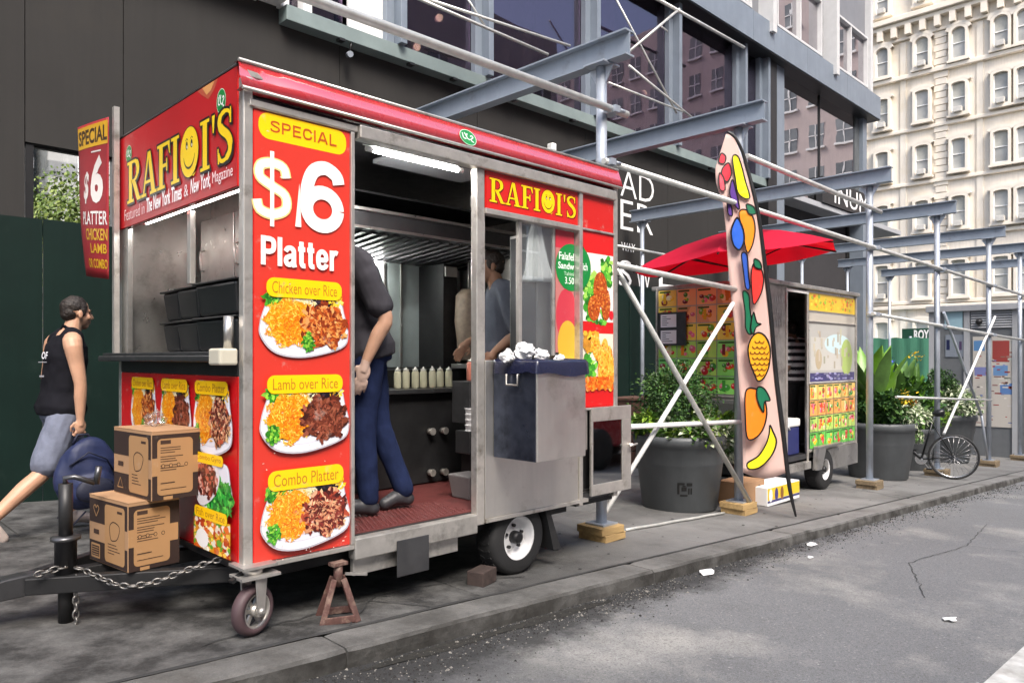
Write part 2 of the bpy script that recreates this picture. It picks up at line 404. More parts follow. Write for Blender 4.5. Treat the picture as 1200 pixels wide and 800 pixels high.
M['white'] = mat('white_paint', (.78,.78,.77), .5, var=.05, streak=.06)
M['letter'] = mat('white_letter', (.82,.82,.82), .5, var=.03)
M['spandrel'] = mat('spandrel_grey', (.17,.175,.19), .5, var=.08, scale=2, streak=.1); M['frame'] = mat('window_frame_white', (.52,.52,.52), .5, var=.05)
M['grey'] = mat('grey_panel', (.36,.37,.39), .5, var=.07, scale=2, streak=.08)
M['cream'] = mat('cream_board', (.50,.47,.38), .7, var=.06)
M['black'] = mat('black_metal', (.012,.012,.013), .4, var=.2)
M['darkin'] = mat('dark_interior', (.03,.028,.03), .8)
M['glass'] = glassmat('tinted_glazing', (.42,.36,.42), .10, .01, .9, (.78,.70,.82), ripple=.03)
M['coatglass'] = glassmat('coated_glazing', (.22,.2,.24), .45, .004, .6, (.95,.92,.95), ripple=.025)
M['stone'] = mat('cream_stone', (.74,.68,.59), .8, var=.08, scale=.5, streak=.14, bump=.15, bscale=6, dirt='#d0c2a8', dirtamt=.3, dscale=.35)
M['stone2'] = mat('cream_stone_trim', (.73,.665,.57), .8, var=.1, scale=.9, bump=.1, bscale=6)
M['winglass'] = mat('window_glass', (.16,.17,.17), .12, var=.5, scale=.35, spec=.8)
M['blind'] = mat('window_blind', (.42,.42,.38), .7, var=.1)
M['ac'] = mat('air_conditioner_case', (.52,.50,.46), .5, var=.1)
M['galv'] = mat('galvanised_steel', (.42,.46,.52), .42, metal=.55, var=.12, scale=7, bump=.05, streak=.1)
M['beam'] = mat('painted_beam', (.25,.29,.345), .5, metal=.15, var=.09, scale=3, streak=.1, dirt='#5d5a55', dirtamt=.1, dscale=3)
M['tube'] = mat('galvanised_tube', (.58,.585,.56), .42, metal=.45, var=.15, scale=10, bump=.04)
M['timber'] = mat('pine_block', (.42,.28,.12), .7, var=.2, scale=4, stretch=(1,9,9), bump=.2, bscale=20)
M['dirtytimber'] = mat('weathered_block', (.20,.15,.09), .8, var=.25, scale=4, stretch=(1,9,9), bump=.2)

# ------------------------------------------------------------------ ground
def sheet(name, x0, x1, y0, y1, zfn, m, nx=1, **t):
    b = MB()
    for i in range(nx):
        a, c = x0+(x1-x0)*i/nx, x0+(x1-x0)*(i+1)/nx
        b.face([(a,y0,zfn(a)),(c,y0,zfn(c)),(c,y1,zfn(c)),(a,y1,zfn(a))])
    return b.build(name, m, **t)
RD = .088                                     # kerb height
flat = lambda x: gz(max(-40, min(60, x)))
b = MB(); xs = [-1200, -40, 60, 1500]
for a, c in zip(xs, xs[1:]):
    b.face([(a,-900,flat(a)-RD-.012),(c,-900,flat(c)-RD-.012),(c,1200,flat(c)-RD-.012),(a,1200,flat(a)-RD-.012)])
b.build('ground', M['road'], kind='structure')
sheet('road', -38, 58, -9.5, 2.80, lambda x: gz(x)-RD, M['road'], kind='structure')
pav = MB()
pav.mesh([(x, y, gz(x)+dz) for x in (-14, 24) for y in (2.97, 14) for dz in (-.15, -.02)],
         ((0,1,3,2),(4,6,7,5),(0,2,6,4),(1,5,7,3),(0,4,5,1),(2,3,7,6)))
pavo = pav.build('pavement', M['tar'], kind='structure')
def slab(x0, x1, y0, y1, j):
    c = MB(); g = .005; e = lambda: random.uniform(-.002, .002)
    q = [(x0+g,y0+g),(x1-g,y0+g),(x1-g,y1-g),(x0+g,y1-g)]
    dz = e()
    c.mesh([(x, y, gz(x)-.09) for x, y in q]+[(x, y, gz(x)+dz) for x, y in q], ((0,3,2,1),(4,5,6,7),(0,1,5,4),(1,2,6,5),(2,3,7,6),(3,0,4,7)))
    return c.build('paving_slab', M['pave'], pavo, bevel=.004, seg=1)
ys = [2.985, 4.45, 5.98, 7.6, 9.4]
for r in range(4):
    x = -9+.4*r
    while x < 23.5:
        w = 2.35 if r % 2 == 0 else 2.2
        slab(x, x+w, ys[r], ys[r+1], r); x += w
krb = MB(); krb.mesh([(x, y, gz(x)+dz) for x in (-14, 24) for y in (2.80, 2.94) for dz in (-.4, -.05)],
         ((0,1,3,2),(4,6,7,5),(0,2,6,4),(1,5,7,3),(0,4,5,1),(2,3,7,6)))
krbo = krb.build('kerb', M['tar'], kind='structure')
def kerb_stone(x0, x1):
    c = MB(); n = 44; prof = []
    rings = []
    for i in range(n+1):
        x = x0+.005+(x1-x0-.01)*i/n; z = gz(x); j = lambda s: mnoise.noise(Vector((x*2.3, s*3.1, 0)))*.008+mnoise.noise(Vector((x*9, s, 4)))*.007
        endr = .006 if i in (0, n) else 0
        P = [(2.752+j(1)+endr, -.35), (2.760+j(2)+endr, -.06), (2.764+j(3)+endr, -.018), (2.778+j(4)*.8+endr, -.004+j(6)*.35), (2.80, .001+j(5)*.2-endr), (2.964, .003-endr), (2.972, -.35)]
        rings.append([c.bm.verts.new((x, y, z+dz)) for y, dz in P])
    c.skin(rings, smooth=False)
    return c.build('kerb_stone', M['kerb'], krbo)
x = -6.1
for w in [1.9, 2.6, 1.75, 1.6, 2.3, 2.05, 1.45, 2.1, 2.7, 2.2, 2.5, 2.3, 2.2, 2.6, 2.4]:
    kerb_stone(x, x+w); x += w
# ragged tar joint behind the kerb
b = MB(); pts = []
x = -6
while x < 23:
    w = .010+.012*abs(mnoise.noise(Vector((x*3, 1, 2)))); y = 2.976+.012*mnoise.noise(Vector((x*2.2, 7, 1))); pts.append((x, y, w)); x += .12
for (a, ya, wa), (c, yc, wc) in zip(pts, pts[1:]):
    b.face([(a,ya-wa,gz(a)+.006),(c,yc-wc,gz(c)+.006),(c,yc+wc,gz(c)+.006),(a,ya+wa,gz(a)+.006)])
b.build('tar_seam', M['tar'], pavo)
# a few cracks in the walkway
def crack(pts, w, z0, m, name, parent):
    b = MB(); P = []
    for (x0, y0), (x1, y1) in zip(pts, pts[1:]):
        n = max(2, int(math.hypot(x1-x0, y1-y0)/.07))
        P += [(x0+(x1-x0)*k/n+mnoise.noise(Vector((k*.9, x0, y0)))*.03, y0+(y1-y0)*k/n+mnoise.noise(Vector((x1, k*.9, y1)))*.03) for k in range(n)]
    for i, ((a, ya), (c, yc)) in enumerate(zip(P, P[1:])):
        d = Vector((c-a, yc-ya)); d = d.normalized() if d.length else Vector((1,0)); ww = w*(.4+.9*abs(mnoise.noise(Vector((i*.7, a, 3)))))
        b.face([(a-d.y*ww,ya+d.x*ww,z0(a)),(c-d.y*ww,yc+d.x*ww,z0(c)),(c+d.y*ww,yc-d.x*ww,z0(c)),(a+d.y*ww,ya-d.x*ww,z0(a))])
    return b.build(name, m, parent)
for p in ([(1.9,3.0),(2.3,3.35),(2.9,3.3),(3.3,3.1)], [(2.4,3.0),(2.2,3.3),(1.2,3.15)], [(9.5,3.0),(9.9,3.6),(11.2,3.5)]):
    crack(p, .007, lambda x: gz(x)+.0065, M['tar'], 'crack', pavo)
rz_ = lambda x: gz(x)-RD
for p in ([(5.2,1.5),(6.2,1.9),(7.4,1.8),(9,2.0)], [(7.4,1.8),(7.6,1.1),(8.5,.4)]):
    crack(p, .005, lambda x: rz_(x)+.004, M['tar'], 'road_crack', None).__setitem__('kind', 'structure')
gm = MB(); rgm = random.Random(12)
for k in range(150):
    x, y = rgm.uniform(.5, 12), rgm.uniform(3.0, 5.5); s_ = rgm.uniform(.006, .017); z = gz(x)+.0045
    gm.face([(x+s_*math.cos(2*PI*i/8)*rgm.uniform(.7,1.2), y+s_*math.sin(2*PI*i/8)*rgm.uniform(.7,1.2), z) for i in range(8)])
gm.build('gum_spots', M['tar'], pavo, kind='stuff')
# gutter grit: real little stones in the channel
gr = MB()
for k in range(7000):
    x = random.uniform(1.0, 14) if k % 4 else random.uniform(1.5, 4.2)
    dens = .5+.5*mnoise.noise(Vector((x*.8, 3, 3)))
    y = 2.76-abs(random.gauss(0, .06+.15*dens)); s = random.uniform(.002, .006)*(1+.02*x)*(2.0 if k % 9 == 0 else 1)
    z = rz_(x)
    a = random.random()*6.28
    q = [Vector((x+s*math.cos(a+i*2.1), y+s*math.sin(a+i*2.1), z)) for i in range(3)]
    t_ = gr.bm.verts.new((x, y, z+s*.8)); v = [gr.bm.verts.new(p) for p in q]
    gr.mi = random.choice((0, 0, 0, 0, 1))
    for i in range(3): gr.bm.faces.new((v[i], v[(i+1) % 3], t_)).material_index = gr.mi
gr.build('gutter_grit', [mat('dark_grit', (.018,.017,.016), .9), mat('pale_grit', (.2,.19,.17), .9)], kind='stuff')
sp = MB()
for cx, cy, rx, ry in ((3.0,2.70,.5,.04),(2.2,2.70,.4,.04)):
    n = 40
    sp.face([(cx+rx*math.cos(2*PI*k/n)*(1+.35*mnoise.noise(Vector((k*.6, cx, 0)))), min(2.755, cy+ry*math.sin(2*PI*k/n)*(1+.5*mnoise.noise(Vector((k*.5, cx, 5))))), rz_(cx+rx*math.cos(2*PI*k/n))+.003) for k in range(n)])
sp.build('gutter_sediment', mat('sediment', (.016,.015,.012), .9, var=.5, scale=25, bump=.6, bscale=160), kind='stuff')
# crosswalk bar in the near right corner
a, c = ong(1142, 806), ong(1215, 748)
P0, P1 = Vector((ong(1150, 800).x, ong(1150, 800).y)), Vector((ong(1202, 753).x, ong(1202, 753).y))
k_ = (ZC-rz_(3.0))/(ZC-gz(3.0)); P0 *= k_; P1 *= k_
d = (P1-P0).normalized(); n_ = Vector((d.y, -d.x)); A = P0-d*3; B = P1+d*6
b = MB(); b.face([(q.x, q.y, rz_(q.x)+.004) for q in (A, B, B+n_*.6, A+n_*.6)])
b.build('road_marking', M['paint'], kind='structure')
# ------------------------------------------------------------------ near building: dark wall, glazing, band
BX0, BX1 = -9.0, 20.9
bd = empty('office_building', (6, 7.6, gz(6)), 'dark clad building under construction with steel mullions and tinted glass above a blank wall', 'building')
YW = 7.62
zb = 4.91                                        # underside of the green-grey beam
xs = [-9, -6.6, -4.2, -1.8, .6, 1.56, 2.36, 4.72, 6.9, 9.24, 11.6, 13.0, 15.1]
for i, (a, c) in enumerate(zip(xs, xs[1:])):
    j = .002*(i % 2)
    top = zb if a > 3.9 else 5.1
    MB().box((a+.004, YW+j, 3.13 if i in (3, 5) or a < .6 else 0), (c-.004, YW+.12+j, top)).build('wall_panel', M['wall'], bd)
    if a < .6: MB().box((a+.004, YW+j, -.2), (a+.5, YW+.12, 3.127)).build('wall_panel', M['wall'], bd)
MB().box((-9, YW+.125, 3.125), (2.36, YW+.19, 3.22)).build('lintel', M['black'], bd)
for x in (1.60, 2.30): MB().box((x-.03, YW+.02, 2.2), (x+.03, YW+.10, 3.125)).build('opening_frame', M['black'], bd)
# beam and sill strip
MB().box((3.95, 7.44, zb+.002), (15.1, 7.74, zb+.17)).build('floor_beam', M['greenbeam'], bd, bevel=.006)
for x in (4.6, 5.6, 6.3, 7.4, 8.7, 10.5, 12.8): MB().box((x, 7.42, zb-.03), (x+.07, 7.5, zb)).build('bracket', M['black'], bd)
MB().box((-9, 7.40, 5.10), (3.94, 7.72, 5.19)).build('sill', M['white'], bd, bevel=.01)
# left storefront bay above the sill: pale panels and a pane
MB().box((-9, 7.60, 5.19), (2.4, 7.66, 8.3)).build('pale_panel', M['grey'], bd)
MB().box((2.4, 7.60, 5.192), (3.0, 7.655, 8.3)).build('brick_red_panel', mat('faded_red_panel', (.28,.12,.11), .6), bd)
MB().box((3.0, 7.60, 5.19), (3.55, 7.66, 8.3)).build('pale_panel', M['white'], bd)
MB().box((3.55, 7.66, 5.08), (4.78, 7.70, 8.3)).build('window_pane', M['glass'], bd)
for x in (3.58, 3.92, 4.2): MB().box((x, 7.52, 5.08), (x+.10, 7.66, 8.3)).build('mullion', M['white'], bd)
MB().box((4.82, 7.585, 5.083), (5.42, 7.63, 8.3)).build('white_panel', M['white'], bd)
# glazing bays
zt = 7.65
mull = [5.44, 6.9, 9.24, 11.6, 14.05, 15.05]
for x in mull:
    MB().box((x-.02, 7.36, zb+.172), (x+.07, 7.62, zt)).box((x-.14, 7.5, zb+.172), (x-.022, 7.6, zt)).build('mullion', M['bluegrey'], bd, bevel=.004)
for a, c in zip(mull, mull[1:]):
    MB().box((a+.08, 7.60, zb+.173), (c-.15, 7.612, zt)).build('window_pane', M['glass'], bd)
    if c-a > 2: MB().box(((a+c)/2-.02, 7.64, zb+.17), ((a+c)/2+.03, 7.68, zt)).build('glazing_bar', M['black'], bd)
MB().box((9.5, 7.66, zb+.17), (10.06, 7.72, zt)).build('white_panel', M['white'], bd)
MB().box((10.1, 7.9, zb), (11.3, 7.95, 6.1)).box((11.8, 7.9, zb), (13.7, 7.95, 6.15)).build('notice_board', M['cream'], bd)
MB().box((8.15, 7.9, zb), (8.4, 7.95, 6.3)).build('cream_strip', M['cream'], bd)
# interior behind the glass
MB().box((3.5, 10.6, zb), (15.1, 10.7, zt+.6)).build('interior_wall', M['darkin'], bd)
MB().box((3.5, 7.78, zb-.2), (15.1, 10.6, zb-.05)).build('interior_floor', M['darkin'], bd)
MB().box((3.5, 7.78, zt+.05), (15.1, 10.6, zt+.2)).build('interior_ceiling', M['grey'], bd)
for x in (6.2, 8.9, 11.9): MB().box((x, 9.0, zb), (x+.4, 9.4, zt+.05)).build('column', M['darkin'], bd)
lampm = emat('warm_lamp', (1, .85, .45), 4)
for px, py in ((515, 21), (489, 55), (755, 109)):
    p = onY(px, py, 8.6); c = MB(); c.blob(p, .055, 8, 6); g = c.build('ceiling_lamp', lampm, bd)
    MB().tube(p+Vector((0,0,.05)), (p.x, p.y, zt+.05), .006, 5).build('lamp_cord', M['black'], g)
# band, upper windows
MB().box((4.0, 7.22, zt), (21.2, 7.75, zt+.02)).build('soffit_edge', M['black'], bd)
for a, c in ((4.0, 7.8), (7.8, 11.6), (11.6, 14.05), (14.05, 16.6), (16.6, 18.9), (18.9, 21.2)):
    MB().box((a+.004, 7.2, zt+.022), (c-.004, 7.76, zt+.62)).build('fascia_panel', M['bluegrey'], bd)
MB().box((4.0, 7.42, zt+.62), (20.9, 7.8, zt+.80)).build('spandrel', M['spandrel'], bd)
def upwin(x0, x1, z0, z1, fr=.055):
    f = MB()
    f.box((x0, 7.36, z0), (x1, 7.5, z0+fr)).box((x0, 7.36, z1-fr), (x1, 7.5, z1)).box((x0, 7.361, z0+fr), (x0+fr, 7.5, z1-fr)).box((x1-fr, 7.361, z0+fr), (x1, 7.5, z1-fr))
    xm = (x0+x1)/2; f.box((xm-.03, 7.365, z0+fr), (xm+.03, 7.5, z1-fr))
    w = f.build('window', M['frame'], bd)
    MB().box((x0+fr, 7.46, z0+fr), (x1-fr, 7.47, z1-fr)).build('pane', M['coatglass'], w)
for a, c in ((12.0, 14.3), (15.45, 17.8), (18.45, 20.75)): upwin(a, c, zt+.80, zt+2.15)
for a, c in ((4, 11.9), (14.34, 15.41), (17.84, 18.41), (20.8, 20.9)): MB().box((a, 7.45, zt+.80), (c, 7.8, zt+2.15)).build('spandrel', M['spandrel'], bd)
MB().box((4.0, 7.445, zt+2.153), (20.9, 7.8, zt+5)).build('spandrel', M['spandrel'], bd)
for x in (14.75, 18.05, 20.76): MB().box((x, 7.12 if x < 20 else 7.3, zt+.4 if x < 20 else zt+.65), (x+.17, 7.5, zt+5)).build('fin', M['frame'], bd)
# corner bay, tall coated glass
MB().box((15.1, 7.40, 2.0), (15.5, 7.75, zt)).build('mullion', M['black'], bd)
MB().box((15.52, 7.42, 2.0), (15.9, 7.7, zt)).build('mullion', M['bluegrey'], bd)
for a, c in ((15.92, 18.1), (18.13, 20.35)):
    MB().box((a, 7.58, 5.0), (c, 7.60, zt)).build('window_pane', M['coatglass'], bd)
MB().box((18.1, 7.55, 5.0), (18.13, 7.62, zt)).build('glazing_bar', M['black'], bd)
MB().box((20.36, 7.55, 5.0), (20.62, 7.65, zt)).build('window_pane', M['winglass'], bd)
MB().box((20.63, 7.45, -1.2), (20.9, 7.8, zt)).build('corner_post', M['bluegrey'], bd)
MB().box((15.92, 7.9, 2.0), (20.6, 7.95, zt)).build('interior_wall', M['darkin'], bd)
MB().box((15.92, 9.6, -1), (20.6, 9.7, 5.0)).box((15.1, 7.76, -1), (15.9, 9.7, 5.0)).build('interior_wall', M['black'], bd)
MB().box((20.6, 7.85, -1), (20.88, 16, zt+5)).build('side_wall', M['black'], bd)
MB().box((15.9, 7.44, 4.86), (23.6, 9.6, 4.99)).build('entrance_canopy', M['grey'], bd, bevel=.01)
MB().box((17.9, 7.40, 5.0), (20.62, 7.56, 5.62)).build('sign_fascia', M['black'], bd)
MB().box((4, 7.77, zt+.2), (20.88, 16, zt+5)).build('upper_floor', M['spandrel'], bd)
pr = Print(plane_front(7.398)); a, c = onY(978, 246, 7.4), onY(1017, 229, 7.4)
pr.text('INUM', a.x, 5.08, c.x, 5.56, M and '#f2f2f2', .0).build('lettering', printmat('sign_print', .5), bd)
# big white letters on the blank wall
LM = printmat('wall_lettering', .5, coat=0)
pr = Print(plane_front(YW-.004))
def wl(t, px0, py0, px1, py1, bold=-.01):
    a, c = onY(px0, py1, YW), onY(px1, py0, YW); m1, m0 = onY((px0+px1)/2, py0, YW), onY((px0+px1)/2, py1, YW)
    pr.text(t, a.x, m0.z, c.x, m1.z, '#eeeeee', bold)
wl('AD', 727, 203, 766, 234); wl('ER', 727, 238, 765, 272)
wl('WAY', 728, 285, 744, 295, .0); wl('S', 725, 305, 740, 336); wl('W', 745, 312, 763, 340); wl('E', 772, 322, 792, 348)
pr.build('wall_lettering', LM, bd)
# small things on the wall
p = onY(407, 62, 7.5)
sc_ = empty('security_camera', p, 'small grey camera clipped under the green beam above the red cart', 'camera')
MB().tube(p+Vector((-.02,-.10,-.05)), p+Vector((.03,.02,-.01)), .035, 10).build('camera_housing', M['galv'], sc_)
MB().tube(p+Vector((.03,.0,0)), (p.x+.03, 7.46, zb), .012, 6).build('bracket', M['black'], sc_)
p = onY(650, 172, 7.5)
MB().box(p+Vector((-.05,0,-.06)), p+Vector((.05,.118,.06))).build('wall_light', M['white'], bevel=.02, label='small white square box on the blank dark wall above the red cart roof', cat='wall box')

# ------------------------------------------------------------------ green plywood hoarding
hd = empty('hoarding', (2, 7.5, gz(2)), 'dark green plywood hoarding running along the back of the pavement', 'fence')
x = -8.1
i = 0
while x < 14.8:
    j = random.uniform(-.006, .006)
    MB().box((x+.003, 7.46+j, gz(x+1.22)-.02), (x+1.217, 7.48+j, 2.45+random.uniform(-.012, .012))).build('plywood_board', M['hoard'], hd)
    x += 1.22
pr = MB()
pr.box((-8, 7.49, 2.3), (14.8, 7.55, 2.39)).build('rail', M['hoard'], hd)
# plaza seen through the wall openings: tree and striped tower
def tree(loc, h, cr, label, n=2600, seed=1, lm=None):
    rnd = random.Random(seed); L = Vector(loc)
    t = empty('street_tree', L, label, 'tree')
    tb = MB(); tb.path([L, L+Vector((.05,.03,h*.3)), L+Vector((-.05,.05,h*.6)), L+Vector((0,0,h*.8))], [.14,.11,.08,.04], 8)
    clumps = []
    for k in range(26):
        a = rnd.random()*6.28; rr = cr*math.sqrt(rnd.random()); zz = h*(.42+.55*rnd.random())
        q = L+Vector((rr*math.cos(a), rr*math.sin(a), zz)); clumps.append((q, cr*rnd.uniform(.22, .42)))
        tb.path([L+Vector((0,0,h*.4)), L+Vector((rr*.4*math.cos(a), rr*.4*math.sin(a), h*.5)), q], [.05,.03,.012], 5)
    tb.build('trunk', lm[1], t)
    fb = MB()
    for k in range(n):
        q, r = clumps[k % len(clumps)]
        d = Vector((rnd.gauss(0,1), rnd.gauss(0,1), rnd.gauss(0,.8))).normalized()*r*rnd.random()**.4
        p = q+d; s = rnd.uniform(.025, .055); nrm = Vector((rnd.gauss(0,1), rnd.gauss(0,1), rnd.gauss(.6,1))).normalized()
        u = nrm.orthogonal().normalized()*s; w = nrm.cross(u).normalized()*s*.55
        fb.mi = rnd.choice((0,0,1))
        fb.face([p-u, p+w, p+u, p-w])
    fb.build('crown', lm[0], t)
    return t
M['leafA'] = mat('tree_leaf', (.10,.16,.03), .55, var=.35, scale=2); M['leafB'] = mat('tree_leaf_light', (.20,.26,.06), .55, var=.3, scale=2)
M['bark'] = mat('bark', (.08,.06,.045), .9, bump=.5, bscale=30)
tree((4.2, 15.4, gz(4)), 4.6, 2.3, 'leafy green tree seen through the opening above the hoarding', 14000, 3, ([M['leafA'], M['leafB']], M['bark']))
st = empty('striped_tower', (9.6, 34, 0), 'pale office tower with vertical white fins behind the tree', 'building')
MB().box((8.8, 34, -3), (20, 44, 40)).build('wall', M['winglass'], st)
for k in range(10): MB().box((8.8+k*1.1, 33.6, -3), (9.2+k*1.1, 34, 40)).build('fin', M['white'], st)
gb = empty('grey_block', (0, 40, 0), 'plain pale grey slab building filling the wall opening behind the tree', 'building')
MB().box((-22, 40, -3), (8.5, 52, 34)).build('wall', M['white'], gb)
for k in range(5): MB().box((-22, 39.8, 4+k*6), (8.5, 40, 4.5+k*6)).build('string_course', M['grey'], gb)

# ------------------------------------------------------------------ far cream stone building
M['farglass'] = mat('far_window_glass', (.40,.40,.38), .2, var=.4, scale=.3)
XF = 55.0
fb_ = empty('stone_building', (XF, 14, -3), 'tall cream stone building with arched windows and air conditioners across the avenue', 'building')
MB().box((XF+.35, 1.0, -4), (XF+14, 34, 38)).build('wall', M['stone'], fb_)
cols = [27.2, 24.9, 21.6, 18.6, 16.06, 13.87, 11.5, 10.25, 7.6, 5.6, 3.4]
zrow = [5.0, 6.5+.0, 10.9, 14.65, 18.35, 21.9, 26.2, 29.6]
zrow = [2.6, 6.55, 10.9, 14.65, 18.35, 21.95, 26.3, 29.8]
def arch(y0, y1, z0, z1, n=8, rise=.28):
    r = (y1-y0)/2; p = [(y0, z0), (y1, z0)]
    p += [((y0+y1)/2+r*math.cos(PI*k/n), z1-rise+rise*math.sin(PI*k/n)) for k in range(n+1)]
    return p
fx = lambda X: (lambda y, z, d: Vector((X-d, y, z)))
MBs = {}
def far_window(y, z, w, h, rise, var):
    key = ('w', round(h, 2), rise)
    w2 = w/2
    if key not in MBs:
        e = empty('tmp', (XF, 0, 0))
        f = MB(); n = 8
        o_ = arch(-w2-.16, w2+.16, -h/2-.1, h/2+.16, n, rise+.06); i_ = arch(-w2, w2, -h/2, h/2, n, rise)
        for k in range(len(o_)):
            a, b2, c, d = o_[k], o_[(k+1) % len(o_)], i_[(k+1) % len(o_)], i_[k]
            f.face([(-.06, *a), (-.06, *b2), (-.06, *c), (-.06, *d)]); f.face([(-.06, *a), (.36, *a), (.36, *b2), (-.06, *b2)])
            f.face([(-.06, *d), (-.06, *c), (.30, *c), (.30, *d)])
        f.box((-.08, -w2-.26, -h/2-.24), (.3, w2+.26, -h/2-.1))
        hood = arch(-w2-.34, w2+.34, h/2-.25, h/2+.36, n, rise+.14); inn = arch(-w2-.17, w2+.17, h/2-.25, h/2+.17, n, rise+.06)
        for k in range(2, len(hood)-1):
            a, b2, c, d = hood[k], hood[k+1], inn[k+1], inn[k]
            f.face([(-.06, *a), (-.06, *b2), (-.06, *c), (-.06, *d)]); f.face([(-.06, *a), (.3, *a), (.3, *b2), (-.06, *b2)]); f.face([(-.06, *d), (-.06, *c), (-.04, *c), (-.04, *d)])
        fo = f.build('window', M['stone2'], e, local=True)
        g = MB(); g.prism(i_, lambda yy, zz, d: Vector((.24-d, yy, zz)), .03); go = g.build('pane', M['farglass'], fo, local=True)
        s = MB(); s.box((.13, -w2+.002, -.03), (.2, w2-.002, .03)).box((.13, -w2+.002, -h/2+.001), (.2, -w2+.05, h/2-rise)).box((.13, w2-.05, -h/2+.001), (.2, w2-.002, h/2-rise)).box((.131, -w2+.05, -h/2+.002), (.2, w2-.05, -h/2+.07))
        so = s.build('sash', M['white'], fo, local=True)
        bl = MB(); bl.box((.20, -w2+.01, .0), (.205, w2-.01, h/2-.02-rise*.6)); blo = bl.build('blind', M['blind'], fo, local=True)
        ac = MB(); ac.box((-.28, -.24, -h/2+.0), (.12, .24, -h/2+.34)); aco = ac.build('air_conditioner', M['ac'], fo, bevel=.02, local=True)
        MBs[key] = (fo, go, so, blo, aco)
        for q in (fo, go, so, blo, aco): COL.objects.unlink(q)
        bpy.data.objects.remove(e)
    fo, go, so, blo, aco = MBs[key]
    c = fo.copy(); c.parent = fb_; c.location = (XF-fb_.location.x, y-fb_.location.y, z-fb_.location.z); COL.objects.link(c)
    for q, on in ((go, True), (so, True), (blo, 'b' in var), (aco, 'a' in var)):
        if on: d = q.copy(); d.parent = c; COL.objects.link(d)
vr = random.Random(5)
for r, z in enumerate(zrow):
    h, rise = (2.3, .06) if r < 2 else ((2.0, .12) if r < 5 else (2.0, .33))
    for y in cols:
        v = ('b' if vr.random() < .4 else '')+('a' if vr.random() < .55 and r > 0 else '')
        far_window(y, z, .80, h, rise, v)
def course(z, d, h, m='stone2', name='string_course'): MB().box((XF+.35-d, 1.0, z), (XF+.36, 34, z+h)).build(name, M[m], fb_, bevel=.03, seg=1)
for r, z in enumerate(zrow[1:5]): course(z-1.62, .22, .22)
course(zrow[1]-1.95, .4, .25); course(zrow[5]-1.55, .3, .28); course(24.35, .75, .35, name='cornice'); course(24.05, .5, .28); course(23.1, .25, .2)
for k in range(36): MB().box((XF-.25, 1.4+k*.9, 23.35), (XF+.36, 1.75+k*.9, 24.03)).build('cornice_bracket', M['stone2'], fb_)
for y in (29, 20.1, 14.95, 9.0, 6.6):
    q = MB(); z = -3
    k = 0
    while z < 22.9:
        w = .42 if k % 2 else .32
        q.box((XF+.35-.13, y-w, z+.03), (XF+.37, y+w, z+.42)); z += .45; k += 1
    q.build('quoin_strip', M['stone2'], fb_)
for y in (26.0, 23.2, 17.3, 12.7, 4.5):
    MB().box((XF+.35-.1, y-.18, -3), (XF+.37, y+.18, 23)).build('pilaster', M['stone'], fb_)
MB().box((XF-.2, 1, 1.0), (XF+.36, 34, 1.35)).build('shop_cornice', M['stone2'], fb_)
aw = empty('shop_awning', (XF-1, 14, 1), 'thin pale blue awning along the foot of the cream stone building', 'awning')
MB().box((XF-1.6, 9.5, 1.9), (XF+.1, 19, 2.05)).build('awning_sheet', mat('awning_blue', (.35,.5,.52), .6), aw)

# ------------------------------------------------------------------ the other side of the street (seen mirrored in the glass)
M['brick'] = mat('buff_brick', (.30,.24,.20), .85, var=.15, scale=2, bump=.2)
M['pinkst'] = mat('pink_stone', (.52,.44,.42), .8, var=.08, scale=.6, streak=.1)
def opp(name, x0, x1, y0, y1, hgt, m, label, faceX=False, step=2.6, fl=3.5):
    e = empty(name, ((x0+x1)/2, (y0+y1)/2, gz((x0+x1)/2)), label, 'building')
    MB().box((x0, y0, -5), (x1, y1, hgt)).build('wall', M[m], e)
    wm = MB(); w_, h_ = 1.3, 2.0
    if faceX: wm.box((-.04, -w_/2, 0), (.1, w_/2, h_))
    else: wm.box((-w_/2, -.1, 0), (w_/2, .04, h_))
    wo = wm.build('window', M['winglass'], e, local=True)
    fm = MB()
    if faceX: fm.box((-.1, -.04, 0), (-.04, .04, h_)).box((-.1, -w_/2, h_/2-.04), (-.04, w_/2, h_/2+.04)).box((-.2, -w_/2-.15, -.16), (.0, w_/2+.15, 0))
    else: fm.box((-.04, .04, 0), (.04, .1, h_)).box((-w_/2, .04, h_/2-.04), (w_/2, .1, h_/2+.04)).box((-w_/2-.15, .0, -.16), (w_/2+.15, .2, 0))
    fo = fm.build('frame', M['white'], wo, local=True)
    first = True; a0, a1 = (y0, y1) if faceX else (x0, x1)
    z = 4.5
    while z < hgt-3:
        p = a0+1.4
        while p < a1-1:
            loc = Vector((x0, p, z) if faceX else (p, y1, z))-e.location
            if first: wo.location = loc; first = False
            else:
                c = wo.copy(); c.location = loc; COL.objects.link(c); d = fo.copy(); d.parent = c; COL.objects.link(d)
            p += step
        z += fl
    return e
opp('brick_building', -26, 9, -30, -14.5, 17, 'brick', 'buff brick building standing across the street behind the camera')
opp('brick_building', 9.5, 33, -30, -14.2, 20, 'pinkst', 'pink stone building across the street facing the dark wall')
opp('brick_building', 34, 46, -30, -14.6, 13, 'brick', 'low buff brick building at the far corner across the street')
opp('stone_tower', 62, 80, -40, -3.5, 34, 'pinkst', 'tall pink stone tower across the avenue mirrored in the corner glass', True, 2.3, 3.6)
